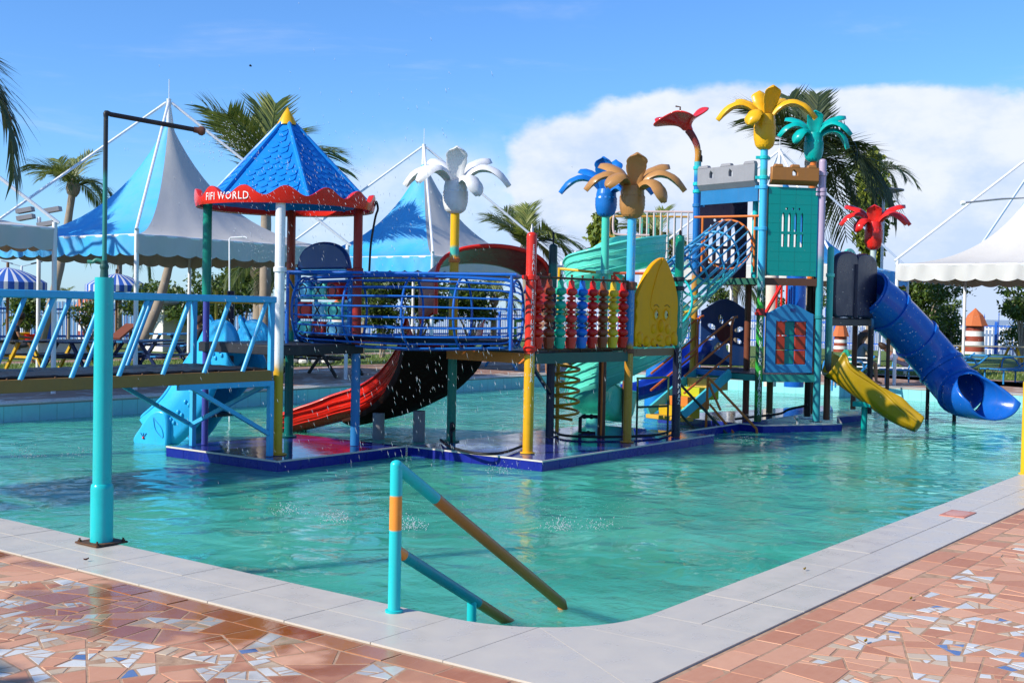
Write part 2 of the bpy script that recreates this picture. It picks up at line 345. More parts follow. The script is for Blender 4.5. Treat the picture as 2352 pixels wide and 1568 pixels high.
M_tealp = P('teal_plastic', (.0, .30, .27), .35); M_lblue = P('light_blue_plastic', (.03, .42, .78), .3, coat=.3); M_tube = P('royal_blue_plastic', (.006, .10, .44), .22, coat=.5)
M_black = P('black_rubber', (.012, .012, .014), .5, .3, bmp=.6); M_dark = P('dark_grey_deck', (.022, .024, .03), .4, .3); M_rust = P('rusty_steel', (.10, .045, .02), .6, .4, wear=.45, wearc=(.03, .02, .015))
M_gold = P('ochre_paint', c_och, .35, wear=.2, wearc=(.25, .09, .02)); M_gray = P('grey_plastic', (.25, .25, .27), .5, .15); M_lime = P('lime_plastic', (.42, .46, .02), .3); M_steel = P('galvanised_steel', (.38, .40, .42), .35, .1, metal=.6)
M_brnp = P('brown_plastic', (.33, .14, .035), .4, .15); M_flow_b = P('brown_flower_plastic', (.40, .20, .065), .35, .15, coat=.2); M_flow_y = P('yellow_flower_plastic', (.72, .38, .008), .35, coat=.2); M_flow_w = P('white_flower_plastic', (.70, .71, .71), .35, .12, coat=.2)
M_flow_bl = P('blue_flower_plastic', (.008, .15, .52), .3, coat=.3); M_flow_g = P('green_flower_plastic', (.0, .36, .33), .3, coat=.3); M_flow_r = P('red_flower_plastic', (.62, .02, .015), .22, coat=.5)
M_roof = P('blue_roof_plastic', (.006, .21, .64), .42); M_char = P('charcoal_plastic_and_shade', (.02, .02, .045), .3, .2); M_wood = P('weathered_wood', (.20, .10, .05), .7, .3); M_curb = P('white_wall_plaster', (.68, .67, .64), .7, .15)
M_letter = P('white_lettering', (.82, .82, .80), .5, .1); M_inkl = P('black_lettering', (.012, .014, .02), .5, .1); M_bark = P('palm_bark', (.30, .24, .18), .85, .35, bmp=.8)
M_skin = P('skin', (.30, .14, .08), .5, .1); M_hair = P('hair', (.035, .018, .01), .5, .2); M_maroon = P('dark_red_plastic', (.26, .012, .012), .28, .2, coat=.3)
M_pal = foliage('palm_leaf', (.020, .045, .012), (.06, .10, .018), (.16, .19, .04)); M_pal2 = foliage('yellowish_palm_leaf', (.05, .08, .015), (.12, .16, .03), (.26, .27, .06)); M_pald = foliage('dark_palm_leaf', (.012, .026, .010), (.03, .05, .014), (.07, .085, .022), .15)  # palm foliage in mid, yellowish and dark green
M_leaf = foliage('shrub_leaf', (.018, .045, .008), (.045, .095, .014), (.14, .20, .03)); M_vine = foliage('vine_leaf', (.05, .09, .01), (.14, .20, .02), (.32, .34, .04)); M_water = pool_water()
M_cwhite = canvas('white_canvas', (.56, .545, .52), (.80, .76, .68), .10); M_cblue = canvas('blue_canvas', (.035, .42, .82), (.05, .42, .80), .12); M_cbeige = canvas('beige_canvas', (.50, .42, .34), None, .12)
M_cdark = canvas('grey_canvas', (.16, .17, .20), None, .05)
# ------------------------------------------------------------------ the setting
PX0, PX1, PY0, PY1 = 4.72, 27.0, 3.15, 17.1                   # pool edge
CO = .60; WZ = -.27; RC = .75; EX, EY = 57.5, 41.5            # coping width, water level, corner radius, shore lines
def sheet_rects(rects, z):
    b = MB()
    for x0, x1, y0, y1 in rects: b.add([(x0, y0, z), (x1, y0, z), (x1, y1, z), (x0, y1, z)], [(0, 1, 2, 3)])
    return b
def mortar():
    m, g, b = newmat('mortar'); p = pos(g); n = g.noise(p, 18, 5, .7)
    g.L(g.ramp(n, [(.3, (.30, .17, .10)), (.6, (.46, .29, .18)), (.8, (.56, .40, .27))]), b.inputs['Base Color']); b.inputs['Roughness'].default_value = .9; bump(g, b, n, .006, .6); return m
ground = sheet_rects([(-70, EX, -70, PY0-CO), (-70, PX0-CO, PY0-CO, EY), (PX0-CO, EX, PY1+CO, EY), (PX1+CO, EX, PY0-CO, PY1+CO)], -.05).build('ground', mortar()); struct(ground)
deck = sheet_rects([(PX0-CO-9, PX1+6.2, PY1+CO, PY1+6.2), (PX1+CO, PX1+6.2, -20, PY1+CO), (PX0-CO-9, PX0-CO-3.6, -20, PY1+CO), (14.2, PX1+CO, -20, PY0-CO), (-4, 14.2, -20, -.6)], -.006).build('brick_paved_deck', ground_brick()); struct(deck)
M_grass = grass_mat()
lawn = sheet_rects([(-40, EX-1.2, PY1+6.2, PY1+11), (-40, EX-1.2, PY1+12.2, EY-1), (PX1+6.2, PX1+11, -40, PY1+6.2), (PX1+12.2, EX-1.2, -40, PY1+6.2)], 0.0).build('lawn', M_grass); struct(lawn)
path = sheet_rects([(-40, EX-1.2, PY1+11, PY1+12.2), (PX1+11, PX1+12.2, -40, PY1+6.2)], -.004).build('garden_path', ground_brick()); struct(path)
def grass_blades():
    r = np.random.RandomState(3); n = 26000
    x = r.uniform(8, 46, n); y = r.uniform(23.4, 28, n); k = n//2
    x[k:] = r.uniform(33.3, 39, n-k); y[k:] = r.uniform(2, 22, n-k)
    a = r.uniform(0, 6.28, n); h = r.uniform(.04, .11, n); w = .012
    v = np.zeros((n, 3, 3)); v[:, 0] = np.c_[x-np.cos(a)*w, y-np.sin(a)*w, np.zeros(n)]; v[:, 1] = np.c_[x+np.cos(a)*w, y+np.sin(a)*w, np.zeros(n)]; v[:, 2] = np.c_[x+r.normal(0, .03, n), y+r.normal(0, .03, n), h]
    return np_tris('grass', v.reshape(-1, 3), 3, foliage('grass_blade', (.06, .11, .015), (.12, .2, .03), (.3, .33, .08)))
def np_tris(name, v, k, mat):
    n = len(v)//k; me = bpy.data.meshes.new(name); me.vertices.add(len(v)); me.vertices.foreach_set('co', np.asarray(v, dtype=np.float32).ravel())
    me.loops.add(len(v)); me.loops.foreach_set('vertex_index', np.arange(len(v), dtype=np.int32)); me.polygons.add(n)
    me.polygons.foreach_set('loop_start', np.arange(0, len(v), k, dtype=np.int32)); me.update(calc_edges=True); me.materials.append(mat)
    o = bpy.data.objects.new(name, me); COL.objects.link(o); return o
struct(grass_blades(), 'stuff', 'short green lawn grass beyond the paved pool surround'); bpy.data.objects['grass']['category'] = 'grass'
def lake_mat():
    m, g, b = newmat('lake_water'); p = pos(g); n = g.noise(g.vm('MULTIPLY', p, (.2, .2, 0.)), 1.2, 4, .6, .2)
    b.inputs['Base Color'].default_value = (.03, .09, .16, 1); b.inputs['Roughness'].default_value = .22; bump(g, b, n, .6, .5); return m
lk = sheet_rects([(EX, 9000, -9000, 9000), (-9000, EX, EY, 9000)], -1.3).build('lake_water', lake_mat()); struct(lk)
sw = MB(); sw.box((EX-.1, (EY-200)/2+0, -.75), (.2, EY+200, 1.4)); sw.box(((EX-200)/2, EY-.1, -.75), (EX+200, .2, 1.4)); struct(sw.build('shore_wall', M_curb))
# pool shell: floor, walls and the water
M_pwall = tile_mat('pool_wall_tile', (.26, .60, .64), .3, .3, .006, (.20, .42, .42), .25, .08, 1); M_pwall2 = tile_mat('pool_side_tile', (.26, .60, .64), .3, .3, .006, (.20, .42, .42), .25, .08, 2)
pf = sheet_rects([(PX0-.3, PX1+.3, PY0-.3, PY1+.3)], -1.05).build('pool_floor', P('pool_floor_paint', (.08, .45, .38), .5)); struct(pf)
def corner_arc(r, n=12):                                      # rounded near corner of the water's edge
    c = (PX0+r, PY0+r); return [(c[0]-r*math.cos(t), c[1]-r*math.sin(t)) for t in [math.pi/2*i/n for i in range(n+1)]]
arc = corner_arc(RC)
wl = MB(); wl.box((PX1+.1, (PY0+PY1)/2, -.55), (.2, PY1-PY0+.4, 1.05)); struct(wl.build('pool_wall', M_pwall2))
wl = MB(); wl.box(((PX0+PX1)/2, PY1+.1, -.55), (PX1-PX0, .2, 1.05)); struct(wl.build('pool_wall', M_pwall))
b = MB(); pts = [(PX0, PY1)]+arc+[(PX1, PY0)]
for (x0, y0), (x1, y1) in zip(pts[:-1], pts[1:]): b.add([(x0, y0, -1.05), (x1, y1, -1.05), (x1, y1, -.03), (x0, y0, -.03)], [(0, 1, 2, 3)])
struct(b.build('pool_wall', M_pwall))
b = MB(); outl = [(PX0-.004, PY1), (PX1, PY1), (PX1, PY0-.004)]+[(x-.004, y-.004) for x, y in arc[::-1]]
b.add([(x, y, WZ) for x, y in outl], [tuple(range(len(outl)))]); pw = b.build('pool_water', M_water); struct(pw)
# coping: one base slab with its tiles
M_cop = tile_mat('coping_tile', (.53, .48, .41), 40., 40., .001, (.3, .29, .27), .34, .07); M_copb = P('coping_mortar', (.25, .23, .21), .8)
b = MB(); o_ = PX0-CO; p_ = PY0-CO
for x0, x1, y0, y1 in [(o_, PX0, PY0+RC, PY1), (PX0+RC, PX1, p_, PY0), (o_, PX1+CO, PY1, PY1+CO), (PX1, PX1+CO, p_, PY1)]: b.box(((x0+x1)/2, (y0+y1)/2, -.02), (x1-x0-.006, y1-y0-.006, .034))
corner = [(o_, PY0+RC), (o_, p_), (PX0+RC, p_)]+[(x, y) for x, y in arc[::-1]]
b.plate(corner, (0, 0, -.02), (1, 0, 0), (0, 1, 0), .034); cop = b.build('pool_coping', M_copb); struct(cop)
def ctile(w, l):
    t = MB(); t.box((0, 0, 0), (w-.006, l-.006, .012)); return t.mesh('coping_tile', M_cop)
tA = ctile(.30, .60); tB = ctile(.60, .30); tC = ctile(.60, .60); y = PY0+RC+.3; k = 0
while y < PY1-.1:
    for x in (o_+.15, o_+.45): part('coping_tile', tA, cop, Matrix.Translation((x, y, .003+rnd.uniform(-.001, .001))))
    y += .6; k += 1
x = PX0+RC+.3
while x < PX1-.2:
    for yy in (p_+.15, p_+.45): part('coping_tile', tB, cop, Matrix.Translation((x, yy, .003+rnd.uniform(-.001, .001))))
    x += .6
y = p_+.3
while y < PY1+CO: part('coping_tile', tC, cop, Matrix.Translation((PX1+.3, y, .003))); y += .6
x = o_+.3
while x < PX1: part('coping_tile', tC, cop, Matrix.Translation((x, PY1+.3, .003))); x += .6
def clip(poly, n, d):                                         # keep the side n.p <= d
    out = []
    for i in range(len(poly)):
        a = poly[i]; c = poly[(i+1) % len(poly)]; da = n[0]*a[0]+n[1]*a[1]-d; dc = n[0]*c[0]+n[1]*c[1]-d
        if da <= 0: out.append(a)
        if da*dc < 0: t = da/(da-dc); out.append((a[0]+(c[0]-a[0])*t, a[1]+(c[1]-a[1])*t))
    return out
def area(p): return abs(sum(p[i][0]*p[(i+1) % len(p)][1]-p[(i+1) % len(p)][0]*p[i][1] for i in range(len(p))))/2
def inset(p, w):
    if sum(p[i][0]*p[(i+1) % len(p)][1]-p[(i+1) % len(p)][0]*p[i][1] for i in range(len(p))) < 0: p = p[::-1]
    q = p
    for i in range(len(p)):
        a = p[i]; c = p[(i+1) % len(p)]; ex, ey = c[0]-a[0], c[1]-a[1]; l = math.hypot(ex, ey)
        if l < 1e-6: continue
        n = (ey/l, -ex/l); q = clip(q, n, n[0]*a[0]+n[1]*a[1]-w)
        if len(q) < 3: return None
    return q
# the corner slab is cut by joints into five tiles
cuts = [corner]
def cut_all(ps, n, d):
    out = []
    for q in ps:
        for a in (clip(q, n, d), clip(q, (-n[0], -n[1]), -d)):
            if len(a) > 2 and area(a) > 1e-4: out.append(a)
    return out
cc = corner
def shrink(q):
    mx, my = sum(p[0] for p in q)/len(q), sum(p[1] for p in q)/len(q); return [(a+(mx-a)*.008, c+(my-c)*.008) for a, c in q]
cut1 = cut_all([cc], (1, -.62), PX0-.0-.62*(PY0+.05)); cut2 = []
for q in cut1: cut2 += cut_all([q], (0, 1), PY0+.30) if sum(v[1] for v in q)/len(q) > PY0 else cut_all([q], (1, 0), PX0+.30)
for q in cut2:
    b = MB(); b.plate([(a, c) for a, c in shrink(q)], (0, 0, .003), (1, 0, 0), (0, 1, 0), .012); b.build('coping_tile', M_cop, cop)
# broken-tile mosaic paving, cut piece by piece
M_terr = terracotta('terracotta_piece', (.40, .145, .075), (.72, .40, .25)); M_shw = terracotta('white_tile_shard', (.52, .52, .50), (.74, .71, .64), .3); M_shb = terracotta('blue_tile_shard', (.25, .44, .55), (.40, .56, .62), .25)
M_shc = terracotta('cream_tile_shard', (.52, .38, .24), (.62, .48, .33), .4); M_shd = terracotta('dark_blue_tile_shard', (.06, .12, .30), (.16, .24, .40), .25)
pieces = []
def split(poly, target, elong=1.0):
    a = area(poly)
    if a < target or len(poly) < 3: return [poly]
    xs = [p[0] for p in poly]; ys = [p[1] for p in poly]; c = (sum(xs)/len(xs), sum(ys)/len(ys))
    best = None
    for i in range(len(poly)):                                # cut across the longest side
        p = poly[i]; q = poly[(i+1) % len(poly)]; l = math.hypot(q[0]-p[0], q[1]-p[1])
        if best is None or l > best[0]: best = (l, (q[0]-p[0])/max(l, 1e-6), (q[1]-p[1])/max(l, 1e-6))
    an = rnd.gauss(0, .32); n = (best[1]*math.cos(an)-best[2]*math.sin(an), best[1]*math.sin(an)+best[2]*math.cos(an))
    d = n[0]*c[0]+n[1]*c[1]+rnd.gauss(0, .08)*best[0]
    A = clip(poly, n, d); B = clip(poly, (-n[0], -n[1]), -d); out = []
    for q in (A, B):
        if len(q) > 2 and area(q) > 2e-4: out += split(q, target*rnd.uniform(.7, 1.3))
    return out
def cluster(x, y): return math.sin(x*2.3+1.1*math.sin(y*1.7))+math.sin(y*2.9+1.3*math.sin(x*1.3+2))
def lay(x0, x1, y0, y1, step):
    nx = max(1, round((x1-x0)/step)); ny = max(1, round((y1-y0)/step))
    jit = {}
    def gp(i, j):
        if (i, j) not in jit:
            jx = 0 if i in (0, nx) else rnd.uniform(-.30, .30)*step; jy = 0 if j in (0, ny) else rnd.uniform(-.30, .30)*step
            jit[(i, j)] = (x0+(x1-x0)*i/nx+jx, y0+(y1-y0)*j/ny+jy)
        return jit[(i, j)]
    for i in range(nx):
        for j in range(ny):
            for q in split([gp(i, j), gp(i+1, j), gp(i+1, j+1), gp(i, j+1)], .042):
                cx = sum(p[0] for p in q)/len(q); cy = sum(p[1] for p in q)/len(q)
                if cluster(cx, cy)*.22+rnd.gauss(0, .6) < (.28 if cx < 4.1 else .16) and area(q) > .008: pieces.append((q, 0))
                else:
                    blue = cx < 4.1 and math.sin(cx*1.1+cy*.9+2.) + rnd.gauss(0, .35) > .80
                    for s in split(q, .0065 if rnd.random() < .5 else .014):
                        u = rnd.random(); pieces.append((s, (2 if u < .75 else 1) if blue else (1 if u < .55 else 3 if u < .84 else 4 if u < .87 else 0)))
def course(x0, y0, x1, y1, w, ln):                            # a row of bricks beside the coping
    L = math.hypot(x1-x0, y1-y0); ux, uy = (x1-x0)/L, (y1-y0)/L; nx, ny = -uy, ux; s = 0
    while s < L-.05:
        e = min(L, s+ln*rnd.uniform(.85, 1.2)); pieces.append(([(x0+ux*s, y0+uy*s), (x0+ux*e, y0+uy*e), (x0+ux*e+nx*w, y0+uy*e+ny*w), (x0+ux*s+nx*w, y0+uy*s+ny*w)], 0)); s = e
a0, b0 = o_-.02, p_-.02
course(a0-.15, 10.5, a0-.15, b0-.15, .15, .27); course(a0, b0-.15, 14.2, b0-.15, .15, .27)
lay(.5, a0-.15, b0-.15, 10.5, .95); lay(.5, 14.2, -.6, b0-.32, .95); course(.5, b0-.32, 14.2, b0-.32, .17, .3)
for xx in (5.6, 8.3): pass
mats = [M_terr, M_shw, M_shb, M_shc, M_shd]; MORT = -.0
def scr(q):
    cx = sum(p[0] for p in q)/len(q); cy = sum(p[1] for p in q)/len(q); d = cx*.8+cy*.6; l = cx*.6-cy*.8
    if d < 3: return 0
    px = CX+FOC*l/d; py = 712+FOC*1.6/d
    if not (-20 < px < 2372 and py < 1600): return 0
    return area(q)/d**3
pieces = [(inset(q, .0045), k) for q, k in pieces]; pieces = [(q, k) for q, k in pieces if q and len(q) > 2 and area(q) > 3e-4]
pieces.sort(key=lambda t: -scr(t[0]))
mos = sheet_rects([(.4, o_, p_, 10.6), (.4, 14.3, -.7, p_)], -.0004).build('mosaic_paving', mortar()); struct(mos)
def slab(b, q, k):
    h = rnd.uniform(-.0005, .0015) + (.001 if k == 0 else 0); tx, ty = rnd.gauss(0, .004), rnd.gauss(0, .004); c = q[0]; q2 = inset(q, .0025) or q; n = len(q); m = len(q2)
    top = [(x, y, h+(x-c[0])*tx+(y-c[1])*ty) for x, y in q2]; lo = [(x, y, -.014) for x, y in q]
    if n == m: b.add(lo+[(x, y, z-.003) for (x, y), (_, _, z) in zip(q, top)]+top, [tuple(range(2*n, 3*n))]+[(i, (i+1) % n, n+(i+1) % n, n+i) for i in range(n)]+[(n+i, n+(i+1) % n, 2*n+(i+1) % n, 2*n+i) for i in range(n)])
    else: b.add(lo+[(x, y, h) for x, y in q], [tuple(range(n, 2*n))]+[(i, (i+1) % n, n+(i+1) % n, n+i) for i in range(n)])
for q, k in pieces[:300]:
    b = MB(); slab(b, q, k); b.build('paving_piece', mats[k], mos, sharp=20)
for k in range(5):
    b = MB()
    for q, kk in pieces[300:]:
        if kk == k: slab(b, q, k)
    o = b.build(['terracotta_pieces', 'white_shards', 'pale_blue_shards', 'cream_shards', 'dark_blue_shards'][k], mats[k], mos, sharp=20); o['kind'] = 'stuff'
# a drain cover and a few dead leaves on the coping
dc = MB(); P0 = gr(2200, 1183); dcw = thing('drain_cover', 'reddish rectangular drain cover set in the pale coping', 'drain cover', P0)
dc.box(P0+Vector((0, 0, .012)), (.34, .20, .008)); dc.build('cover_plate', P('salmon_tile', (.50, .20, .14), .5), dcw, bevel=.002)
b = MB(); b.lathe([(0, .0175), (.07, .0175), (.075, .0165), (.085, .0175), (.088, .0165)], 24, P0, (Vector((1.6, 0, 0)), Vector((0, 1, 0)), Vector((0, 0, 1)))); b.build('cover_disc', P('salmon_tile_light', (.58, .30, .24), .5), dcw)
for i, (px, py, lab) in enumerate([(198, 1287, 'small curled brown dead leaf on the coping beside the teal post'), (1848, 1309, 'tiny yellow fallen leaf on the coping along the water'), (2092, 1377, 'dry yellow leaf lying at the edge of the mosaic paving'), (1988, 1475, 'yellowish dry leaf on the mosaic paving among white shards')]):
    q = gr(px, py, .012 if i < 2 else .004); b = MB(); g_ = []
    for u in range(5):
        g_.append([q+Vector(((u-2)*.009, (w-1)*.008*(1-abs(u-2)/2.4), .004+abs(w-1)*.008+abs(u-2)*.003)) for w in range(3)])
    b.sheet(g_); o = b.build('fallen_leaf', P('dry_leaf_%d' % (i > 0), (.30, .20, .03) if i else (.12, .04, .02), .7), None, solid=.002); tag(o, lab, 'leaf', 'dead leaves on the paving')
# ------------------------------------------------------------------ platforms in the pool
PZ = -.145
M_ptop = tile_mat('wet_blue_tile', (.018, .030, .24), .30, .30, .004, (.05, .06, .16), .14, .2, 0, wet=1.); M_pside = P('cobalt_tile', (.008, .016, .22), .25, .25); M_trim = P('tile_trim', (.62, .56, .50), .4)
def platform(name, label, poly, front):                       # poly counter-clockwise; front: indices of the edges that show tiles
    c = Vector((sum(p[0] for p in poly)/len(poly), sum(p[1] for p in poly)/len(poly), -1.05)); t = thing(name, label, 'platform', c)
    b = MB(); q = inset(poly, .012); b.plate(q, (0, 0, -.60), (1, 0, 0), (0, 1, 0), .90); b.build('slab', M_ptop, t)
    for i in front:
        a = Vector((*poly[i], 0)); e = Vector((*poly[(i+1) % len(poly)], 0)); L = (e-a).length; u = (e-a)/L; n = max(1, round(L/.36)); w = L/n; o = Vector((u.y, -u.x, 0))
        tb = MB(); tb.box((0, 0, 0), (w-.005, .012, .26)); tm = tb.mesh('side_tile', M_pside)
        for k in range(n): part('side_tile', tm, t, frame(a+u*(k+.5)*w-o*.006+Vector((0, 0, PZ-.15)), u, -o, (0, 0, 1)))
        b = MB(); b.bar(a+Vector((0, 0, PZ-.008))-o*.006, e+Vector((0, 0, PZ-.008))-o*.006, .018, .018); b.build('edge_trim', M_trim, t)
    return t
platform('pool_platform', 'dark blue tiled platform in the pool under the gazebo with the blue roof', [(9.13, 10.11), (11.28, 10.11), (11.28, 12.11), (9.13, 12.11)], (0, 3))
platform('pool_platform', 'long dark blue tiled platform in the pool under the bead panel', [(11.30, 8.0), (15.6, 8.0), (15.6, 10.1), (11.30, 10.1)], (0, 3))
c0 = gr(1699, 971, PZ); c1 = gr(1753, 976, PZ); c2 = gr(1934, 972, PZ); c3 = gr(1924, 955, PZ); e0 = gr(1562, 991, PZ)
B_ = FW*2.6
platform('pool_platform', 'wet blue tiled platform in the pool carrying the castle tower', [tuple(v[:2]) for v in (e0, c0, c1, c2, c3, gr(1980, 951, PZ), gr(1980, 951, PZ)+B_*.8, e0+B_*1.1)], (0, 1, 2, 3, 4))

# ------------------------------------------------------------------ posts, clamps, lettering
def text_mesh(body, size, spacing=1.0, line=.95, extrude=0):
    cu = bpy.data.curves.new('lettering', 'FONT'); cu.body = body; cu.size = size; cu.align_x = 'CENTER'; cu.space_line = line; cu.space_character = spacing; cu.resolution_u = 2
    o = bpy.data.objects.new('lettering_tmp', cu); COL.objects.link(o); dg = bpy.context.evaluated_depsgraph_get(); dg.update()
    me = bpy.data.meshes.new_from_object(o.evaluated_get(dg)); v = [x.co.copy() for x in me.vertices]; f = [tuple(p.vertices) for p in me.polygons]
    bpy.data.objects.remove(o); bpy.data.curves.remove(cu); bpy.data.meshes.remove(me); return v, f
def pole_text(parent, base, r, word, ztop, size, side=0., name='lettering', mat=None, sx=.75, line=.95):
    v, f = text_mesh('\n'.join(word), size, 1, line); vc = Vector((-base[0], -base[1], 0)).normalized(); a0 = math.atan2(vc.y, vc.x)+side; b = MB(); out = []
    for q in v:
        a = a0+q.x*sx/(r+.002); out.append((base[0]+math.cos(a)*(r+.0025), base[1]+math.sin(a)*(r+.0025), ztop+q.y))
    b.add(out, f); return b.build(name, mat or M_letter, parent)
def clamp(parent, p, z, r, mat, d=None, n=16):
    b = MB(); b.lathe([(r+.004, z-.032), (r+.016, z-.026), (r+.016, z+.026), (r+.004, z+.032)], n, (p[0], p[1], 0))
    for s in (d or []):
        s = Vector((s[0], s[1], 0)).normalized(); b.bar(Vector((p[0], p[1], z))+s*(r+.008), Vector((p[0], p[1], z))+s*(r+.075), .03, .05)
    return b.build('clamp', mat, parent, bevel=.003)
def post(parent, p, r, z0, z1, mat, name='post', dome=True, n=20):
    b = MB(); pr = [(r, z0), (r, z1)]
    if dome: pr += [(r*.95, z1+r*.35), (r*.7, z1+r*.65), (r*.3, z1+r*.82), (0, z1+r*.86)]
    b.lathe(pr, n, (p[0], p[1], 0)); return b.build(name, mat, parent)
def foot(parent, p, r, z, mat):
    b = MB(); b.lathe([(r*1.9, z), (r*1.9, z+.012), (r*1.06, z+.016), (r*1.03, z+.06)], 16, (p[0], p[1], 0)); return b.build('base_flange', mat, parent)

# ------------------------------------------------------------------ gazebo with the scale roof
GW = (9.53, 10.56); GB = (10.96, 11.93); GI = (9.57, 11.93); GR_ = (10.86, 10.60)
gz = thing('gazebo_tower', 'play gazebo with a blue scale-tiled roof and wavy red rim on four coloured posts', 'gazebo', (10.26, 11.25, PZ))
M_p1 = bands('white_yellow_post', [(0, (.60, .34, .02)), (.92, (.74, .76, .78))], .28, .12); M_p2 = bands('teal_orange_post', [(0, (.0, .12, .11)), (1.12, (.03, .42, .25)), (1.3, (.66, .27, .015)), (2.02, (.28, .035, .012))], .3, .06)
M_p3 = bands('blue_red_post', [(0, (.02, .17, .42)), (1.05, (.30, .02, .015))], .3, .05); M_p4 = bands('indigo_green_post', [(0, (.05, .06, .30)), (1.66, (.0, .20, .14))], .28, .02)
post(gz, GW, .058, PZ, 2.84, M_p1); post(gz, GB, .058, PZ, 2.84, M_p2); post(gz, GR_, .058, PZ, 2.84, M_p3); post(gz, GI, .040, PZ, 1.66, M_p4); post(gz, GI, .056, 1.66, 2.84, M_p4)
for q, m in ((GW, M_p1), (GB, M_p2)): foot(gz, q, .058, PZ, m)
clamp(gz, GI, 1.68, .056, M_grn); clamp(gz, GW, 2.02, .058, M_wht, [(1, .3)]); clamp(gz, GB, 2.06, .058, M_org, [(1, -1)]); clamp(gz, GR_, 2.06, .058, M_maroon, [(-1, 1)])
b = MB(); b.box((10.22, 11.27, 1.07), (1.42, 1.46, .11)); b.box((10.22, 11.27, 1.13), (1.40, 1.44, .012)); b.build('deck', M_dark, gz, bevel=.006)
GC = Vector((10.245, 11.255, 0)); RR = 1.10; EZ = 2.79; AZ = 3.86
_vc = math.atan2(-GC.y, -GC.x)                                # bearing from the roof to the viewer's side of the pool
def rim_top(a): return EZ+.15+.058*math.cos(14*a+1.0)
b = MB(); nR = 180; rows = []
for (rr, fz) in ((RR-.055, lambda a: EZ+.015), (RR-.055, lambda a: rim_top(a)-.01), (RR-.01, rim_top), (RR+.012, lambda a: rim_top(a)-.004), (RR+.004, lambda a: EZ+.05), (RR-.012, lambda a: EZ), (RR-.055, lambda a: EZ+.015)):
    rows.append([GC+Vector((math.cos(2*math.pi*k/nR)*rr, math.sin(2*math.pi*k/nR)*rr, fz(2*math.pi*k/nR))) for k in range(nR)])
b.sheet(rows, closed=True); b.build('wavy_rim', M_red, gz)
v, f = text_mesh('FIFI WORLD', .128, 1.16); a_mid = _vc-R_(40); b = MB(); out = []
for q in v:
    a = a_mid+q.x*.86/(RR+.006); out.append(GC+Vector((math.cos(a)*(RR+.0105), math.sin(a)*(RR+.0105), EZ+.04+q.y)))
b.add(out, f); b.build('lettering', M_letter, gz)
rf0 = RR-.035; hexa = [_vc+R_(14+60*k) for k in range(6)]
b = MB(); rows = []
for t in np.linspace(0, 1, 8):
    rows.append([GC+Vector((math.cos(a)*(rf0*(1-t)+.09*t), math.sin(a)*(rf0*(1-t)+.09*t), EZ+.07+(AZ-EZ-.07)*t)) for a in hexa])
b.sheet(rows, closed=True); roof = b.build('roof', M_roof, gz, sharp=20)
for a in hexa:
    p0 = GC+Vector((math.cos(a)*rf0, math.sin(a)*rf0, EZ+.075)); p1 = GC+Vector((math.cos(a)*.09, math.sin(a)*.09, AZ+.005)); b = MB(); b.tube([p0, p1], .030, 8); b.build('roof_rib', M_roof, roof)
sb = MB(); w = .125; g_ = []
for i in range(5):                                            # one fish-scale shingle, lying in xy, hanging to -y
    y = -i/4*.13; hw = w/2*(1 if i < 2 else math.sqrt(max(0, 1-((i-1.4)/2.62)**2))); g_.append([Vector((hw*(k-2)/2, y, .006+.014*i/4*(1-.25*abs(k-2)/2))) for k in range(5)])
sb.sheet(g_); last = g_[-1]; rim = [r[0] for r in g_]+g_[-1][1:-1]+[r[-1] for r in g_[::-1]]
sb.add(rim+[Vector((p.x, p.y, -.004)) for p in rim], [(i, i+1, len(rim)+i+1, len(rim)+i) for i in range(len(rim)-1)]); sm = sb.mesh('shingle', M_roof)
for k in range(6):
    a, c = hexa[k], hexa[(k+1) % 6]; A = GC+Vector((math.cos(a)*rf0, math.sin(a)*rf0, EZ+.07)); C_ = GC+Vector((math.cos(c)*rf0, math.sin(c)*rf0, EZ+.07)); T = GC+Vector((0, 0, AZ+.09*1.02))
    mid = (A+C_)/2; ux = (C_-A).normalized(); uy = (T-mid).normalized(); nz = ux.cross(uy)
    if nz.z < 0: ux = -ux; nz = ux.cross(uy)
    H_ = (T-mid).length; Wd = (C_-A).length; r = 0; s = .14
    while s < H_*.90:
        wd = Wd*(1-s/H_)-.10; n = max(1, int(wd/.125)); off = (.5 if r % 2 else 0)
        for j in range(n):
            x = (j-(n-1)/2)*.125
            part('shingle', sm, roof, frame(mid+uy*(s+.05)+ux*x+nz*.001, ux, uy, nz))
        s += .098; r += 1
b = MB(); b.lathe([(.125, AZ-.01), (.12, AZ+.01), (.06, AZ+.12), (0, AZ+.215)], 24, GC); b.build('finial', M_yel, gz)
b = MB(); hp = at(860, 470, dp(GR_)-.1); b.tube(spline([hp+Vector((0, 0, -.02)), at(864, 463, dp(hp)), at(868, 480, dp(hp)), at(862, 500, dp(hp)), at(852, 560, dp(hp)), at(848, 625, dp(hp))], 20), .014, 8); b.build('hose', M_black, gz)
b = MB(); z = 1.63; b.bar((GI[0]+.02, GI[1]+.02, z), (GB[0], GB[1], z), .035); b.build('back_rail', M_yel, gz)
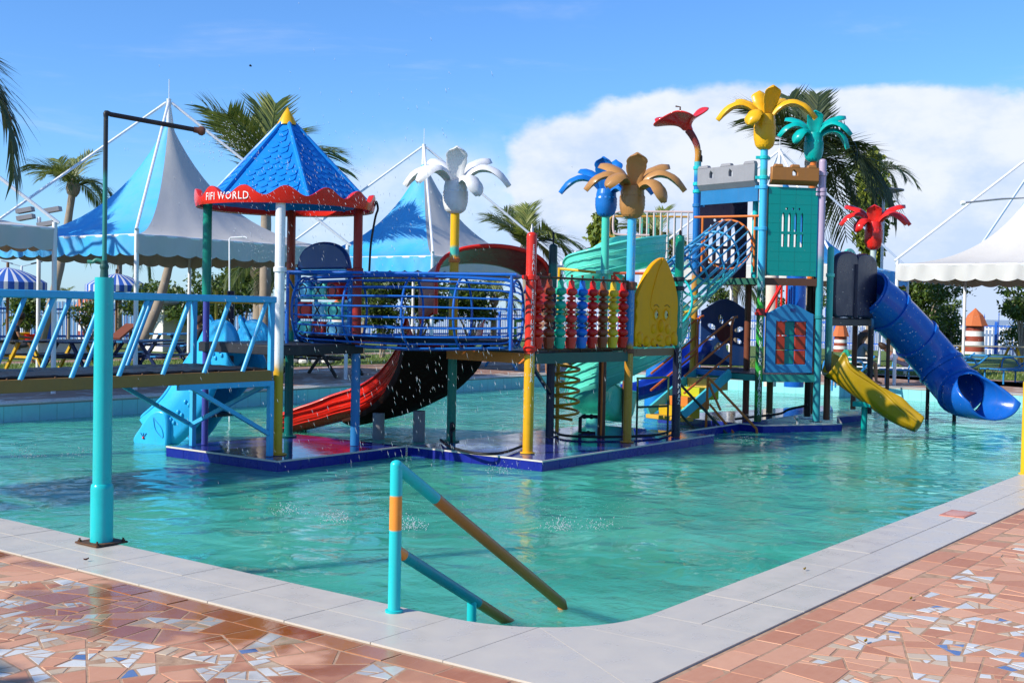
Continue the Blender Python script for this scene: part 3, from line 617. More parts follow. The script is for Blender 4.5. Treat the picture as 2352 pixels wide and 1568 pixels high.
# tic-tac-toe panel on the far side of the gazebo
tt = thing('tic_tac_toe_panel', 'blue play panel with red, mint and pale blue noughts and crosses blocks', 'play panel', (10.96, 11.25, 1.13))
M_tb = P('panel_blue', (.008, .16, .50), .3); M_tbd = P('panel_dark_blue', (.010, .05, .20), .3, coat=.3)
X = 10.98; ya, yb = 11.84, 10.80; yc = (ya+yb)/2; hw = (ya-yb)/2
outl = [(-hw, 1.16), (hw, 1.16), (hw, 2.08)]; b = MB()
for s in (-1, 1): b.box((X, yc+s*(hw-.03), 1.62), (.06, .07, .94))
b.box((X, yc, 1.17), (.06, 2*hw-.14, .07)); b.box((X, yc, 2.04), (.06, 2*hw-.14, .07)); b.build('frame', M_tb, tt, bevel=.01)
arch = [(-hw+.03, 2.08), (hw-.03, 2.08)]+[(math.cos(t)*(hw-.05), 2.08+math.sin(t)**.7*.36) for t in [math.pi*i/16 for i in range(1, 16)]]
b = MB(); b.plate(arch, (X, yc, 0), (0, 1, 0), (0, 0, 1), .08); b.build('arched_top', M_tbd, tt, bevel=.03)
cols = [[(.12, .50, .72), c_mint, c_red], [c_red, (.16, .56, .70), c_mint], [c_mint, (.42, .02, .015), (.18, .56, .76)]]; lett = ['OXO', 'CXO', 'OOO']
for i in range(3):
    zc = 1.80-.255*i
    b = MB(); b.tube([(X, ya, zc), (X, yb, zc)], .012, 8); b.build('axle', M_tb, tt)
    for j in range(3):
        y = yc+.27-.27*j; c = Vector((X, y, zc)); b = MB(); rot = Matrix.Rotation(R_(-5+4*((i*3+j*2) % 4)), 3, 'Z'); ax = [rot @ Vector(a) for a in ((1, 0, 0), (0, 1, 0), (0, 0, 1))]
        b.box(c, (.22, .235, .225), ax); blk = b.build('block', P('block_%d%d' % (i, j), cols[i][j], .3, coat=.3), tt, bevel=.03)
        v, f = text_mesh(lett[i][j], .26); 
        for dirn in (0,):
            n_ = -ax[0] if dirn == 0 else -ax[1]; u_ = Vector((0, 0, 1)).cross(n_); off = .1115 if dirn == 0 else .119
            mb = MB(); mb.add([c+n_*off+u_*(q.x*.95)+Vector((0, 0, q.y-.085)) for q in v], f); mb.build('lettering', M_inkl, blk)
# ------------------------------------------------------------------ slatted bridge to the pool's edge
br = thing('bridge', 'sky blue bridge with slanted railing bars, ochre beams and black rubber walkway', 'bridge', (7.1, 11.2, -.25)); x0, x1 = 4.75, 9.36; yN, yF = 10.50, 11.90
M_beam = P('dull_ochre_paint', (.30, .15, .04), .5, .2)
for y, nm in ((yN, 'near'), (yF, 'far')):
    b = MB(); b.bar((x0, y, .79), (x1, y, .79), .05, .125); b.build('beam', M_beam, br, bevel=.006)
    b = MB(); b.bar((x0, y, 1.665), (x1+.05, y, 1.665), .075, .075); b.build('handrail', M_sky, br, bevel=.012)
    n = 9; ds = .54
    for k in range(n):
        xb = x1-.42-k*ds; b = MB(); b.tube([(xb, y, .84), (xb+.34, y, 1.63)], .026, 10); b.build('railing_bar', M_sky, br)
    b = MB(); b.bar((x1, y, .84), (x1, y, 1.64), .06); b.build('railing_post', M_sky, br, bevel=.008)
b = MB(); nx, ny = 60, 12; r = random.Random(2)
b.sheet([[(x0+(x1-x0)*i/nx, yN+.03+(yF-yN-.06)*j/ny, .862+r.uniform(-.008, .010)) for j in range(ny+1)] for i in range(nx+1)]); b.build('rubber_mat', M_black, br, solid=.02)
b = MB(); b.box(((x0+x1)/2, (yN+yF)/2, .815), (x1-x0, yF-yN-.06, .05)); b.build('deck_board', M_dark, br)
for y, pw_ in ((yN, .06), (yF, .05)):
    b = MB(); b.bar((x1, y, PZ), (x1, y, .73), .062); b.build('support_post', M_sky, br, bevel=.006)
    b = MB(); b.bar((x1-1.15, y, .71), (x1-.03, y, .12), .045); b.build('brace', M_sky, br)
    b = MB(); b.bar((x1-.02, y, .70), (x1-1.3, y, .70), .05, .06); b.build('cross_beam', M_sky, br)
b = MB(); b.bar((x1-.05, yN+.03, .68), (x1-.05, yF-.03, .12), .045); b.build('brace', M_sky, br); b = MB(); b.bar((x1-.05, yF-.03, .68), (x1-.05, yN+.03, .66), .05); b.build('cross_beam', M_sky, br)
b = MB(); b.bar((x0+.1, yN, -1.0), (x0+.1, yN, .73), .06); b.bar((x0+.1, yF, -1.0), (x0+.1, yF, .73), .06); b.build('support_frame', M_sky, br)
for i, k in enumerate((.02, .05, .42, .60)): pass
for k in range(9):
    b = MB(); b.ball((x1-.25-k*.5, yN, .856), .012, 8, 5); b.build('bolt', M_rust, br)
for i in range(4):
    b = MB(); b.box((x0-.15-.3*i, (yN+yF)/2, .64-.2*i-.05), (.30, yF-yN, .1)); b.build('step', M_dark, br)
# ------------------------------------------------------------------ teal shower post beside the water
S0 = gr(233, 1246, .012); sp_ = thing('shower_post', 'tall teal post on a rusty base plate with a thin pipe and shower arm', 'shower post', S0)
ax_ = (Vector((.8, .6, 0)).normalized(), Vector((-.6, .8, 0)), Vector((0, 0, 1)))
b = MB(); b.box(S0+Vector((0, 0, .006)), (.24, .24, .012), (Vector((1, 0, 0)), Vector((0, 1, 0)), Vector((0, 0, 1)))); b.build('base_plate', M_rust, sp_, bevel=.002)
for i in (-1, 1):
    for j in (-1, 1): b = MB(); b.lathe([(.014, .012), (.014, .022), (.007, .022), (.007, .034), (0, .035)], 6, S0+Vector((i*.098, j*.098, 0))); b.build('anchor_bolt', M_rust, sp_)
b = MB(); b.lathe([(.073, .01), (.073, .36), (.070, .385), (.0605, .395)], 28, S0); b.build('sleeve', P('teal_base_paint', c_teal, .25, .15, wear=.20, wearc=(.03, .06, .05), coat=.3), sp_)
b = MB(); b.lathe([(.0605, .39), (.0605, 1.75), (0, 1.752)], 28, S0); b.build('pole', P('teal_pole_paint', c_teal, .25, .06, coat=.3), sp_)
zt = 2.82; t_ = S0+Vector((0, 0, zt)); b = MB(); b.tube([S0+Vector((0, 0, 1.75)), t_], .0155, 10); b.build('riser_pipe', bands('riser_paint', [(0, (.02, .22, .20)), (2.45, (.02, .03, .035))], .4), sp_)
nz_ = at(452, 299, dp(S0)+.25); b = MB(); b.tube(spline([t_+Vector((0, 0, -.02)), t_+Vector((0, 0, .006)), t_+(nz_-t_).normalized()*.03], 6)+[nz_], .0165, 10); b.build('shower_arm', P('dark_pipe', (.018, .02, .026), .4), sp_)
b = MB(); d_ = (nz_-t_).normalized(); b.tube([nz_-d_*.02, nz_+d_*.008, nz_+d_*.02, nz_+d_*.04, nz_+d_*.055], [.02, .021, .030, .032, .02], 14); b.build('shower_head', P('rust_brown_fitting', (.10, .045, .03), .4), sp_)
b = MB(); q = S0+Vector((0, 0, 1.80)); b.tube([q+Vector((0, 0, -.05)), q+Vector((0, 0, .06))], [.028, .022], 10); b.ball(q+Vector((0, 0, .02)), .03, 10, 6); b.build('valve_body', P('verdigris', (.02, .10, .09), .6, .5), sp_)
b = MB(); b.tube(spline([q+Vector((0, 0, .05)), q-RT*.05+Vector((0, 0, .065)), q-RT*.075+Vector((0, 0, .05)), q-RT*.11+Vector((0, 0, .052))], 8), [.012]*9, 8); b.build('tap_handle', P('green_tap', (.03, .22, .16), .5, .4), sp_)
# ------------------------------------------------------------------ handrail into the pool
h0 = gr(905, 1404, .009); hr = thing('pool_handrail', 'teal and orange handrail sloping down from the coping into the water', 'handrail', h0); r = .033
M_hr = bands('rail_post_paint', [(0, (.015, .50, .52)), (.44, (.72, .27, .04)), (.62, (.015, .50, .52))], .25, .006)
zt = at(905, 1068, dp(h0)).z; post(hr, h0, r, .005, zt, M_hr, 'rail_post'); foot(hr, h0, r*.75, .008, M_teal)
e1 = gr(1292, 1398, WZ)+Vector((0, 0, .0)); e1t = at(1290, 1385, dp(e1)); tp = Vector((h0.x, h0.y, zt-.004)); k = .205
j1 = tp.lerp(e1t, k); b = MB(); b.tube([tp, j1], r, 16); b.build('top_rail', M_teal, hr)
M_ro = P('rail_ochre', (.40, .15, .03), .35, .15, wear=.22, wearc=(.60, .33, .10)); b = MB(); b.tube([j1, e1t, e1t+Vector((.012, .0, -.03)), Vector((e1t.x+.016, e1t.y, -1.0))], r, 16); b.build('top_rail_lower', M_ro, hr)
zm = at(907, 1262, dp(h0)).z; m0 = Vector((h0.x, h0.y, zm)); e2 = gr(1150, 1432, WZ); e2.z = WZ+.04; d = (e2-m0); m1 = m0+d*.07; m2 = m0+d*.76
b = MB(); b.tube([m0, m1], r*.95, 16); b.build('rail_joint', P('rail_orange', (.68, .25, .05), .3), hr); b = MB(); b.tube([m1, m2], r*.93, 16); b.build('lower_rail', P('rail_dark_teal', (.01, .26, .30), .3), hr)
b = MB(); b.tube([m2, e2, e2+d*.12], r*.93, 16); b.build('lower_rail_end', M_ro, hr)
q = gr(1084, 1424, .0); q = m0+d*.70; b = MB(); b.tube([q+Vector((0, 0, .0)), Vector((q.x, q.y, -1.0))], r*.85, 14); b.build('strut', M_teal, hr)
# yellow post of the neighbouring railing at the frame's edge
q = gr(2352, 1088, .009); ys = thing('yellow_rail_post', 'yellow painted post standing on the coping at the picture edge', 'post', q); post(ys, q, .035, 0, .95, M_yel, 'post'); foot(ys, q, .03, .008, M_yel)

# yellow grab rails on the far side of the gazebo deck
q = at(505, 760, 15.6); yg = thing('grab_rail', 'pair of dull yellow upright grab rails behind the bridge beside the indigo post', 'grab rail', (q.x, q.y, .86))
for px, dx in ((497, 6), (518, -4)):
    b = MB(); b.tube(spline([at(px, 668, 15.6), at(px, 760, 15.6), at(px, 800, 15.6), at(px+dx, 825, 15.6), at(px+dx+4, 862, 15.6)], 18), .022, 8); b.build('upright', P('dull_yellow_paint', (.42, .28, .02), .4), yg)
b = MB(); b.tube([at(530, 668, 15.7), at(528, 860, 15.7)], .05, 12); b.build('dark_post', M_navy, yg)
# ------------------------------------------------------------------ palm-shaped post toppers
def topper(parent, base, s, mat, leaves, yaw=0., hb=.42):
    base = Vector(base); n = 32; rows = 18; prof = []
    for i in range(rows+1):
        t = i/rows; rr = (.105+.05*math.sin(min(1, t*2.2)*math.pi/2)) if t < .82 else .155-(t-.82)*.10
        if t < .06: rr *= .72+.28*t/.06
        prof.append((rr*s, t*hb*s))
    b = MB(); b.lathe(prof, n, base, fn=lambda i, k: (.013*s if (i+k) % 2 and 1 < i < rows*.72 else 0)); b.build('pineapple_body', mat, parent, sharp=6)
    top = base+Vector((0, 0, hb*s*.93))
    for az, kind, ln, tw in leaves:
        P4 = {'d': [(.02, -.05), (.14, .22), (.42, .34), (.66, -.02)], 'u': [(.02, -.05), (.10, .18), (.32, .36), (.64, .38)], 's': [(.02, -.08), (.06, .16), (.10, .36), (.22, .50)], 'f': [(.02, -.06), (.2, .16), (.44, .14), (.52, -.20)]}[kind]
        a = math.atan2(-base.y, -base.x)+az; d = Vector((math.cos(a), math.sin(a), 0)); sd_ = Vector((-math.sin(a), math.cos(a), 0)); m = 14; rowsv = []
        C = [bez([(p[0], p[1], 0) for p in P4], i/m) for i in range(m+1)]
        for i in range(m+1):
            t = i/m; c = C[i]; tg = (C[min(i+1, m)]-C[max(i-1, 0)]).normalized(); nr = Vector((-tg.y, tg.x, 0))
            w = (.056+.088*math.sin(min(1., t*1.25)*math.pi/2)**1.2)*(1 if t < .78 else math.sqrt(max(.0, 1-((t-.78)/.225)**2)))*s; th = .034*s*(1 if t < .9 else .75)
            w = max(w, .008)*(.93 if i % 4 == 2 else 1.); th *= (.86 if i % 4 == 2 else 1.); ring = []
            for k in range(12):
                an = 2*math.pi*k/12; u = math.cos(an); v = math.sin(an); v_ = math.copysign(abs(v)**.7, v)*th - (0.008*s if abs(u) < .25 and v > 0 else 0) - .055*s*u*u
                q = Vector((c.x*s*ln, c.y*s*ln, 0))+nr*v_
                ring.append(top+d*q.x+Vector((0, 0, q.y))+sd_*(u*w))
            rowsv.append(ring)
        b = MB(); b.sheet(rowsv, closed=True); b.add(rowsv[-1], [tuple(range(12))]); b.add(rowsv[0], [tuple(range(11, -1, -1))]); b.build('leaf', mat, parent, sharp=60)
D_ = math.radians
LV7 = [(D_(-92), 'd', 1.05, 0), (D_(-48), 'd', .95, 0), (D_(-140), 'u', .95, 0), (D_(8), 's', .92, 0), (D_(140), 'u', 1., 0), (D_(86), 'd', 1.1, 0), (D_(48), 'f', .9, 0), (D_(180), 'u', .9, 0)]
LV6 = [(D_(-90), 'd', 1.1, 0), (D_(-35), 'f', .8, 0), (D_(-150), 's', .85, 0), (D_(35), 's', .9, 0), (D_(88), 'd', 1.15, 0), (D_(150), 'u', .9, 0), (D_(-120), 'u', .8, 0)]
def xy(px, py, z=PZ): q = gr(px, py, z); return (q.x, q.y)
# white palm on the yellow and green post
WP = (12.10, 10.05); t = thing('palm_post', 'white plastic palm flower on a yellow and green post behind the blue cage tunnel', 'palm post', (*WP, PZ))
zt = at(1040, 490, dp(WP)).z; post(t, WP, .060, PZ, zt, bands('yellow_green_post', [(0, (.0, .16, .11)), (1.18, (.62, .33, .015)), (1.75, (.06, .42, .34)), (1.92, (.62, .33, .015)), (2.30, (.06, .42, .34)), (2.42, (.72, .42, .008))], .28, .03), dome=False)
clamp(t, WP, 2.24, .06, M_org); clamp(t, WP, 1.95, .06, M_gold); foot(t, WP, .06, PZ, M_grn); topper(t, (*WP, zt), 1.0, M_flow_w, [(a-.1, k, l, w) for a, k, l, w in LV7])
b = MB(); b.ball((WP[0]+.05, WP[1]+.05, zt+.42), .05, 12, 8, (1, 1, 1.4)); b.build('fruit', M_org, t)
b = MB(); b.tube(spline([(WP[0]-.13, WP[1]-.12, PZ), (WP[0]-.14, WP[1]-.12, PZ+.13), (WP[0]-.05, WP[1]-.09, PZ+.16), (WP[0]-.02, WP[1]-.06, PZ+.22), (WP[0]-.06, WP[1]-.05, PZ+.24), (WP[0]-.07, WP[1]-.05, PZ+.1)], 18), .018, 8); b.build('valve_pipe', M_black, t)
# red post with names
RP = (11.79, 8.57); t = thing('name_post', 'red over yellow post with names painted down it beside the bead panel', 'post', (*RP, PZ)); zt = at(1226, 543, dp(RP)).z
post(t, RP, .064, PZ, zt, bands('red_yellow_post', [(0, (.68, .34, .01)), (1.06, (.62, .03, .015))], .24, .03)); foot(t, RP, .05, PZ, M_yel); clamp(t, RP, 2.0, .064, M_red, [(-1, .2), (1, -.1)]); clamp(t, RP, 1.13, .064, M_red, [(1, -.1)])
b = MB(); b.lathe([(.022, zt+.04), (.022, zt+.09), (.014, zt+.10), (.012, zt+.15), (0, zt+.155)], 10, (*RP, 0)); b.build('spray_nozzle', M_steel, t)
s_ = .082
for w, y0 in (('EBRAHIM', 563), ('REHAN', 665), ('UMAYR', 735), ('MUNIRA', 812)): pole_text(t, RP, .064, w, at(1232, y0+6, dp(RP)).z-.02, s_, .42, line=.80 if w != 'MUNIRA' else .72)
# dark green sprinkler post behind it
DP = xy(1262, 1003); t = thing('sprinkler_post', 'dark green and navy post with a sprinkler on top behind the red name post', 'post', (*DP, PZ)); zt = at(1273, 568, dp(DP)).z
post(t, DP, .058, PZ, zt, bands('navy_green_post', [(0, (.012, .018, .05)), (1.9, (.0, .12, .09)), (2.25, (.004, .03, .03))], .3, .04)); b = MB(); b.tube([(*DP, zt+.03), (*DP, zt+.2)], .012, 8); b.ball((*DP, zt+.19), .02, 8, 6)
b.tube([Vector((*DP, zt+.1)), Vector((*DP, zt+.08))-RT*.30], .010, 8); b.build('sprinkler', M_black, t); b = MB(); b.bar((RP[0]+.1, RP[1]+.1, 1.0), (DP[0], DP[1], .45), .04); b.build('brace', M_navy, t)
# blue palm on the mint post, brown palm on the sky blue name post
MP = xy(1380.6, 999); t = thing('palm_post', 'blue plastic palm flower on a mint post behind the brown palm', 'palm post', (*MP, PZ)); zt = at(1388, 498, dp(MP)).z
post(t, MP, .056, PZ, zt, bands('brown_mint_post', [(0, (.06, .02, .012)), (1.0, (.10, .45, .34)), (1.25, (.06, .55, .43))], .28, .02), dome=False); clamp(t, MP, at(1388, 625, dp(MP)).z, .056, M_mint, [(1, -.6), (-1, .6)])
topper(t, (*MP, zt), .92, M_flow_bl, [(D_(-92), 'd', 1.1, 0), (D_(-140), 'u', 1., 0), (D_(-15), 's', 1., 0), (D_(90), 'd', 1.1, 0), (D_(140), 's', 1., 0), (D_(55), 'f', .9, 0)])
b = MB(); b.bar((MP[0]-.05, MP[1]-.03, PZ), (MP[0]-.05, MP[1]-.03, 1.0), .02); b.build('edge_strip', M_org, t)
OP = xy(1440, 1015); t = thing('palm_post', 'brown plastic palm flower on a sky blue and ochre post with faint names', 'palm post', (*OP, PZ)); zt = at(1448, 502, dp(OP)).z
post(t, OP, .058, PZ, zt, bands('ochre_blue_post', [(0, (.42, .20, .02)), (1.18, (.03, .20, .50)), (2.05, (.06, .42, .72))], .26, .05), dome=False); clamp(t, OP, 1.98, .058, M_brn, [(-1, .2), (1, -.1)]); clamp(t, OP, 1.93, .06, M_brn); clamp(t, OP, 1.08, .058, M_brn, [(-1, 0), (1, -.3)]); foot(t, OP, .05, PZ, M_gold)
topper(t, (*OP, zt), 1.03, M_flow_b, [(D_(-88), 'd', .95, 0), (D_(-42), 'd', .75, 0), (D_(-135), 'u', .95, 0), (D_(16), 's', .88, 0), (D_(125), 'u', .9, 0), (D_(86), 'd', 1.05, 0), (D_(55), 'f', 1., 0)])
M_faint = P('faint_lettering', (.32, .46, .55), .5)
for w, y0, m in (('AFNAD', 512, M_faint), ('JOHAR', 580, M_faint), ('YUSRA', 655, M_faint), ('WASEEA', 708, M_faint), ('SIKENDAR', 792, P('faint_lettering_tan', (.50, .38, .14), .5))): pole_text(t, OP, .058, w, at(1452, y0+6, dp(OP)).z-.02, .078, .55, mat=m, line=.80)
# bead panel and its deck
d2 = thing('bead_deck', 'dark steel deck with green edge beams between the red and sky blue posts', 'play deck', (12.8, 9.2, 1.0))
b = MB(); b.box((12.85, 8.98, 1.09), (2.1, .86, .025)); b.build('deck_plate', M_dark, d2); b = MB(); b.bar((RP[0]+.06, RP[1]-.03, 1.01), (OP[0]-.05, OP[1]-.0, 1.01), .04, .13); b.build('edge_beam', P('dark_green_beam', (.01, .08, .065), .35), d2)
b = MB(); b.bar((RP[0], RP[1]+.06, 1.01), (WP[0]-.1, WP[1], 1.01), .04, .13); b.build('edge_beam', M_org, d2); b = MB(); b.bar((OP[0]+.03, OP[1]+.08, 1.01), (OP[0]+.1, 9.9, 1.01), .04, .12); b.build('edge_beam', M_rust, d2)
b = MB(); b.bar((OP[0]+.05, OP[1]-.02, 1.06), (14.86, 8.27, 1.06), .05, .10); b.build('edge_beam', P('tan_beam', (.22, .12, .06), .5), d2); 
bp = thing('bead_abacus', 'panel of nine strings of coloured play beads between two posts', 'bead panel', (12.8, 8.48, 1.1)); zA = at(1330, 641, 15.3).z; zB = at(1330, 800, 15.3).z-.005
u0 = Vector((RP[0], RP[1], 0)); u1 = Vector((OP[0], OP[1], 0))
b = MB(); b.tube([u0+Vector((.05, 0, zA)), u1+Vector((-.05, 0, zA))], .014, 8); b.build('top_rail', M_rust, bp); b = MB(); b.tube([u0+Vector((.05, 0, zB)), u1+Vector((-.05, 0, zB))], .014, 8); b.build('bottom_rail', M_rust, bp)
def arcprof(r, h, n=9, p=1.): return [(max(.012, r*math.sin(math.pi*i/n)**p), -h/2+h*i/n) for i in range(n+1)]
bm_ball = arcprof(.086, .130, 10, .5); bm_disc = arcprof(.066, .062, 8, .45); cup = [(.02, -.10), (.055, -.095), (.062, -.09), (.088, .05), (.086, .062), (.04, .066)]; neck = [(.02, -.04), (.045, -.03), (.04, .05), (.02, .07)]
cs = [c_red, (.26, .045, .018), (.012, .38, .25), (.70, .035, .025), (.006, .14, .55), (.58, .012, .008), (.24, .05, .015), (.68, .42, .02), (.58, .012, .008)]
for i, px in enumerate((1247.6, 1272, 1295, 1316.8, 1341, 1363, 1384.7, 1405, 1425.7)):
    f = (i+.62)/9.35; q = u0.lerp(u1, f); m = P('bead_paint_%d' % i, cs[i], .2, .1, coat=.3); ms = {}
    for nm, pr in (('n', neck), ('b', bm_ball), ('d', bm_disc), ('c', cup)):
        mb = MB(); mb.lathe(pr, 16, (0, 0, 0)); ms[nm] = mb.mesh('bead', m)
    mb = MB(); mb.tube([q+Vector((0, 0, zB-.035)), q+Vector((0, 0, zA+.03))], .010, 8); mb.ball(q+Vector((0, 0, zA+.035)), .018, 8, 5); mb.build('string_rod', M_rust, bp)
    z = zA-.06; H = zA-zB; seq = [('n', .05), ('b', .125), ('d', .062), ('b', .125), ('d', .062), ('b', .125), ('d', .062), ('b', .125), ('c', .165)]; k = (H-.06)/sum(h for _, h in seq)
    for nm, h in seq:
        z -= h*k/2; part('bead', ms[nm], bp, Matrix.Translation(q+Vector((0, 0, z+(.02 if nm == 'c' else 0)))) @ Matrix.Rotation(rnd.uniform(-.05, .05), 4, 'X') @ Matrix.Scale(k, 4)); z -= h*k/2
# octopus panel on the dark post
NP = xy(1551.6, 1003); t = thing('name_post', 'green over navy post with white names beside the yellow octopus panel', 'post', (*NP, PZ)); zt = at(1560, 548, dp(NP)).z
post(t, NP, .062, PZ, zt, bands('navy_teal_post', [(0, (.010, .012, .035)), (1.12, (.0, .24, .18)), (2.1, (.0, .20, .13))], .24, .03)); clamp(t, NP, 2.08, .062, M_dark, [(-1, .2), (1, .5)]); clamp(t, NP, 1.95, .062, M_dark, [(-1, .2)]); b = MB(); b.lathe([(.018, zt+.03), (.018, zt+.09), (.01, zt+.12)], 8, (*NP, 0)); b.build('spray_nozzle', M_rust, t)
for w, y0 in (('SAMEERA', 668), ('MAAHIRA', 785), ('MAAZ', 880)): pole_text(t, NP, .062, w, at(1560, y0+7, dp(NP)).z-.02, .095, .62, line=.80)
oc = thing('octopus_panel', 'mustard yellow octopus shaped play panel with a pointed head and two small eyes', 'play panel', (14.35, 8.33, 1.12)); dO = (dp(OP)+dp(NP))/2
o0 = Vector((OP[0]+.06, OP[1]-.02, 0)); o1 = Vector((NP[0]-.05, NP[1]+.0, 0)); uo = (o1-o0).normalized(); Lo = (o1-o0).length; zb = 1.13; zh = at(1518, 590, dO).z-zb
ol = [(.02, 0), (.10, .03), (.16, -.01), (.24, .03), (.32, -.01), (.40, .03), (.50, -.01), (.58, .03), (.66, -.01), (.75, .03), (.83, 0), (.92, .04), (.99, .0), (1.0, .10), (.965, .16), (.99, .24), (.975, .34), (.99, .46), (.97, .58), (.91, .70), (.82, .83), (.72, .94), (.635, 1.0), (.54, .985), (.40, .93), (.27, .84), (.16, .72), (.07, .60), (.02, .52), (.06, .47), (.01, .40), (.05, .33), (.015, .24), (.0, .14), (.025, .07)]
def smooth_poly(p, it=2):
    for _ in range(it): p = [q for i in range(len(p)) for q in ((p[i][0]*.75+p[(i+1) % len(p)][0]*.25, p[i][1]*.75+p[(i+1) % len(p)][1]*.25), (p[i][0]*.25+p[(i+1) % len(p)][0]*.75, p[i][1]*.25+p[(i+1) % len(p)][1]*.75))]
    return p
nrm = uo.cross(Vector((0, 0, 1))); M_oct = P('mustard_plastic', (.82, .33, .0), .4, .1, spec=.15)
b = MB(); b.plate([(a*Lo, c*zh) for a, c in smooth_poly(ol)], o0+Vector((0, 0, zb)), uo, (0, 0, 1), .07); b.build('panel', M_oct, oc, bevel=.018)
fo = o0+nrm*.037
def onp(a, c): return fo+uo*(a*Lo)+Vector((0, 0, zb+c*zh))
b = MB(); b.tube(spline([onp(a, c) for a, c in [(.60, .99), (.47, .80), (.37, .60), (.34, .46), (.40, .40), (.50, .39)]], 24), .008, 8); b.build('head_crease', M_oct, oc)
axp = (uo, Vector((0, 0, 1)), nrm)
def pad(a, c, rx, rz, h): return [(0, h), (.45, h*.92), (.75, h*.65), (.93, h*.3), (1., -.006)], (uo*rx, Vector((0, 0, rz)), nrm)
for nm, a, c, rx, rz, h in (('nose', .585, .235, .060, .095, .045), ('lip', .56, .10, .065, .05, .03), ('cheek', .42, .20, .06, .07, .02), ('cheek', .75, .20, .06, .07, .02), ('tentacle_curl', .11, .10, .075, .09, .03), ('tentacle_curl', .27, .07, .065, .07, .028), ('tentacle_curl', .41, .055, .05, .05, .025), ('tentacle_curl', .76, .07, .065, .07, .028), ('tentacle_curl', .90, .10, .075, .09, .03)):
    pr, ax9 = pad(a, c, rx, rz, h); b = MB(); b.lathe(pr, 18, onp(a, c), ax9); b.build(nm, M_oct, oc)
for a in (.47, .72): b = MB(); b.tube(spline([onp(a-.06, .455), onp(a, .47), onp(a+.06, .445)], 8), .007, 6); b.build('brow', P('brow_brown', (.35, .16, .01), .4), oc)
for a in (.47, .70):
    b = MB(); b.lathe([(.045, -.004), (.052, .012), (.062, .014), (.070, -.004)], 18, onp(a, .36), (uo, Vector((0, 0, 1.25)), nrm)); e = b.build('eye', M_oct, oc); b = MB(); b.lathe([(0, .012), (.03, .009), (.045, -.002)], 16, onp(a, .36), (uo, Vector((0, 0, 1.25)), nrm)); b.build('eyeball', P('eye_white', (.62, .50, .22), .4), e)
    b = MB(); b.lathe([(0, .016), (.012, .014), (.017, .004)], 12, onp(a+.012, .36), (uo, Vector((0, 0, 1.5)), nrm)); b.build('pupil', M_inkl, e)
for a in (.16, .50, .83):
    b = MB(); b.lathe([(.018, 0), (.018, .012), (.0, .014)], 10, onp(a, .02)-Vector((0, 0, .0)), (uo, Vector((0, 0, 1)), nrm)); b.build('bolt', M_brn, oc)
# ladder frame and hoses below
b = MB(); L0 = at(1508, 880, 17.2); lf = thing('pool_ladder', 'thin dark green ladder frame standing between the ochre and navy posts', 'ladder', (L0.x, L0.y, PZ)); dL = 17.0
for px in (1462, 1533):
    b = MB(); b.bar(at(px+3, 866, dL), Vector((*at(px, 1000, dL)[:2], PZ)), .022); b.build('upright', M_dgr if False else P('frame_green', (.02, .06, .03), .4), lf)
for py in (866, 932):
    b = MB(); b.bar(at(1462, py+3, dL), at(1534, py, dL), .03, .03); b.build('rung', P('frame_green', (.02, .06, .03), .4), lf)
for nm, pl, lab in (('hose', [(1012, 1010), (1035, 1026), (1090, 1040), (1150, 1040), (1205, 1022)], 'thin black hose lying on the platform near the yellow post'), ('pipe', [(1272, 992), (1300, 1000), (1380, 1003), (1470, 1001), (1520, 996), (1548, 985)], 'black water pipe running along the platform past the ochre post')):
    b = MB(); b.tube(spline([gr(px, py, PZ+.03)+Vector((0, 0, 0)) for px, py in pl], 30), .018, 8); o = b.build(nm, M_black, None); tag(o, lab, nm)
fit = thing('pipe_fitting', 'black elbow pipe fitting standing on the platform beside the brown post', 'pipe fitting', gr(1335, 994, PZ)); q = gr(1332, 994, PZ)
b = MB(); b.tube([q, q+Vector((0, 0, .22)), q+Vector((0, 0, .24))+RT*.03, q+Vector((0, 0, .24))+RT*.30], .026, 10); b.tube([q+RT*.02, q+RT*.22], .026, 10); b.build('pipe', M_black, fit); b = MB()
for r_ in (RT*.06+Vector((0, 0, .24)), RT*.16+Vector((0, 0, .24)), RT*.12+Vector((0, 0, .0))): b.ball(q+r_, .038, 10, 6)
b.build('coupling', M_black, fit)
# coil climber
CP = xy(1279, 998); t = thing('spiral_climber', 'yellow coil climbing pole behind the navy post', 'climber', (*CP, PZ)); M_coil = P('coil_yellow', (.50, .26, .012), .35, .15, wear=.22)
post(t, CP, .027, PZ, 1.05, M_coil, 'pole'); b = MB(); n = 150; b.tube([(CP[0]+.10*RT.x+math.cos(7*2*math.pi*i/n)*.20, CP[1]+.10*RT.y+math.sin(7*2*math.pi*i/n)*.20, PZ+.20+i/n*1.05) for i in range(n+1)], .020, 8); b.build('coil', M_coil, t)
# ------------------------------------------------------------------ blue cage tunnel
A = at(700, 716, 15.25); Bp = at(1186, 716, 14.62); A.z = Bp.z = 1.55; ct = thing('cage_tunnel', 'blue steel bar crawl tunnel between the gazebo and the red post', 'crawl tunnel', ((A.x+Bp.x)/2, (A.y+Bp.y)/2, 1.1))
axd = (Bp-A).normalized(); sdv = axd.cross(Vector((0, 0, 1))); rt_ = .41
def ringpts(c, r, n=36, sx=1., ax=None, sv=None, uv=None):
    sv = sv or sdv; uv = uv or Vector((0, 0, 1)); return [c+sv*(math.cos(2*math.pi*k/n)*r*sx)+uv*(math.sin(2*math.pi*k/n)*r) for k in range(n)]
Lt = (Bp-A).length
for s in (0., .245, .52, .755, 1.):
    b = MB(); b.tube(ringpts(A.lerp(Bp, s), rt_*(1+.36*s*(1-s))), .017 if s in (0, 1) else .015, 8, closed=True); b.build('hoop', M_blue, ct)
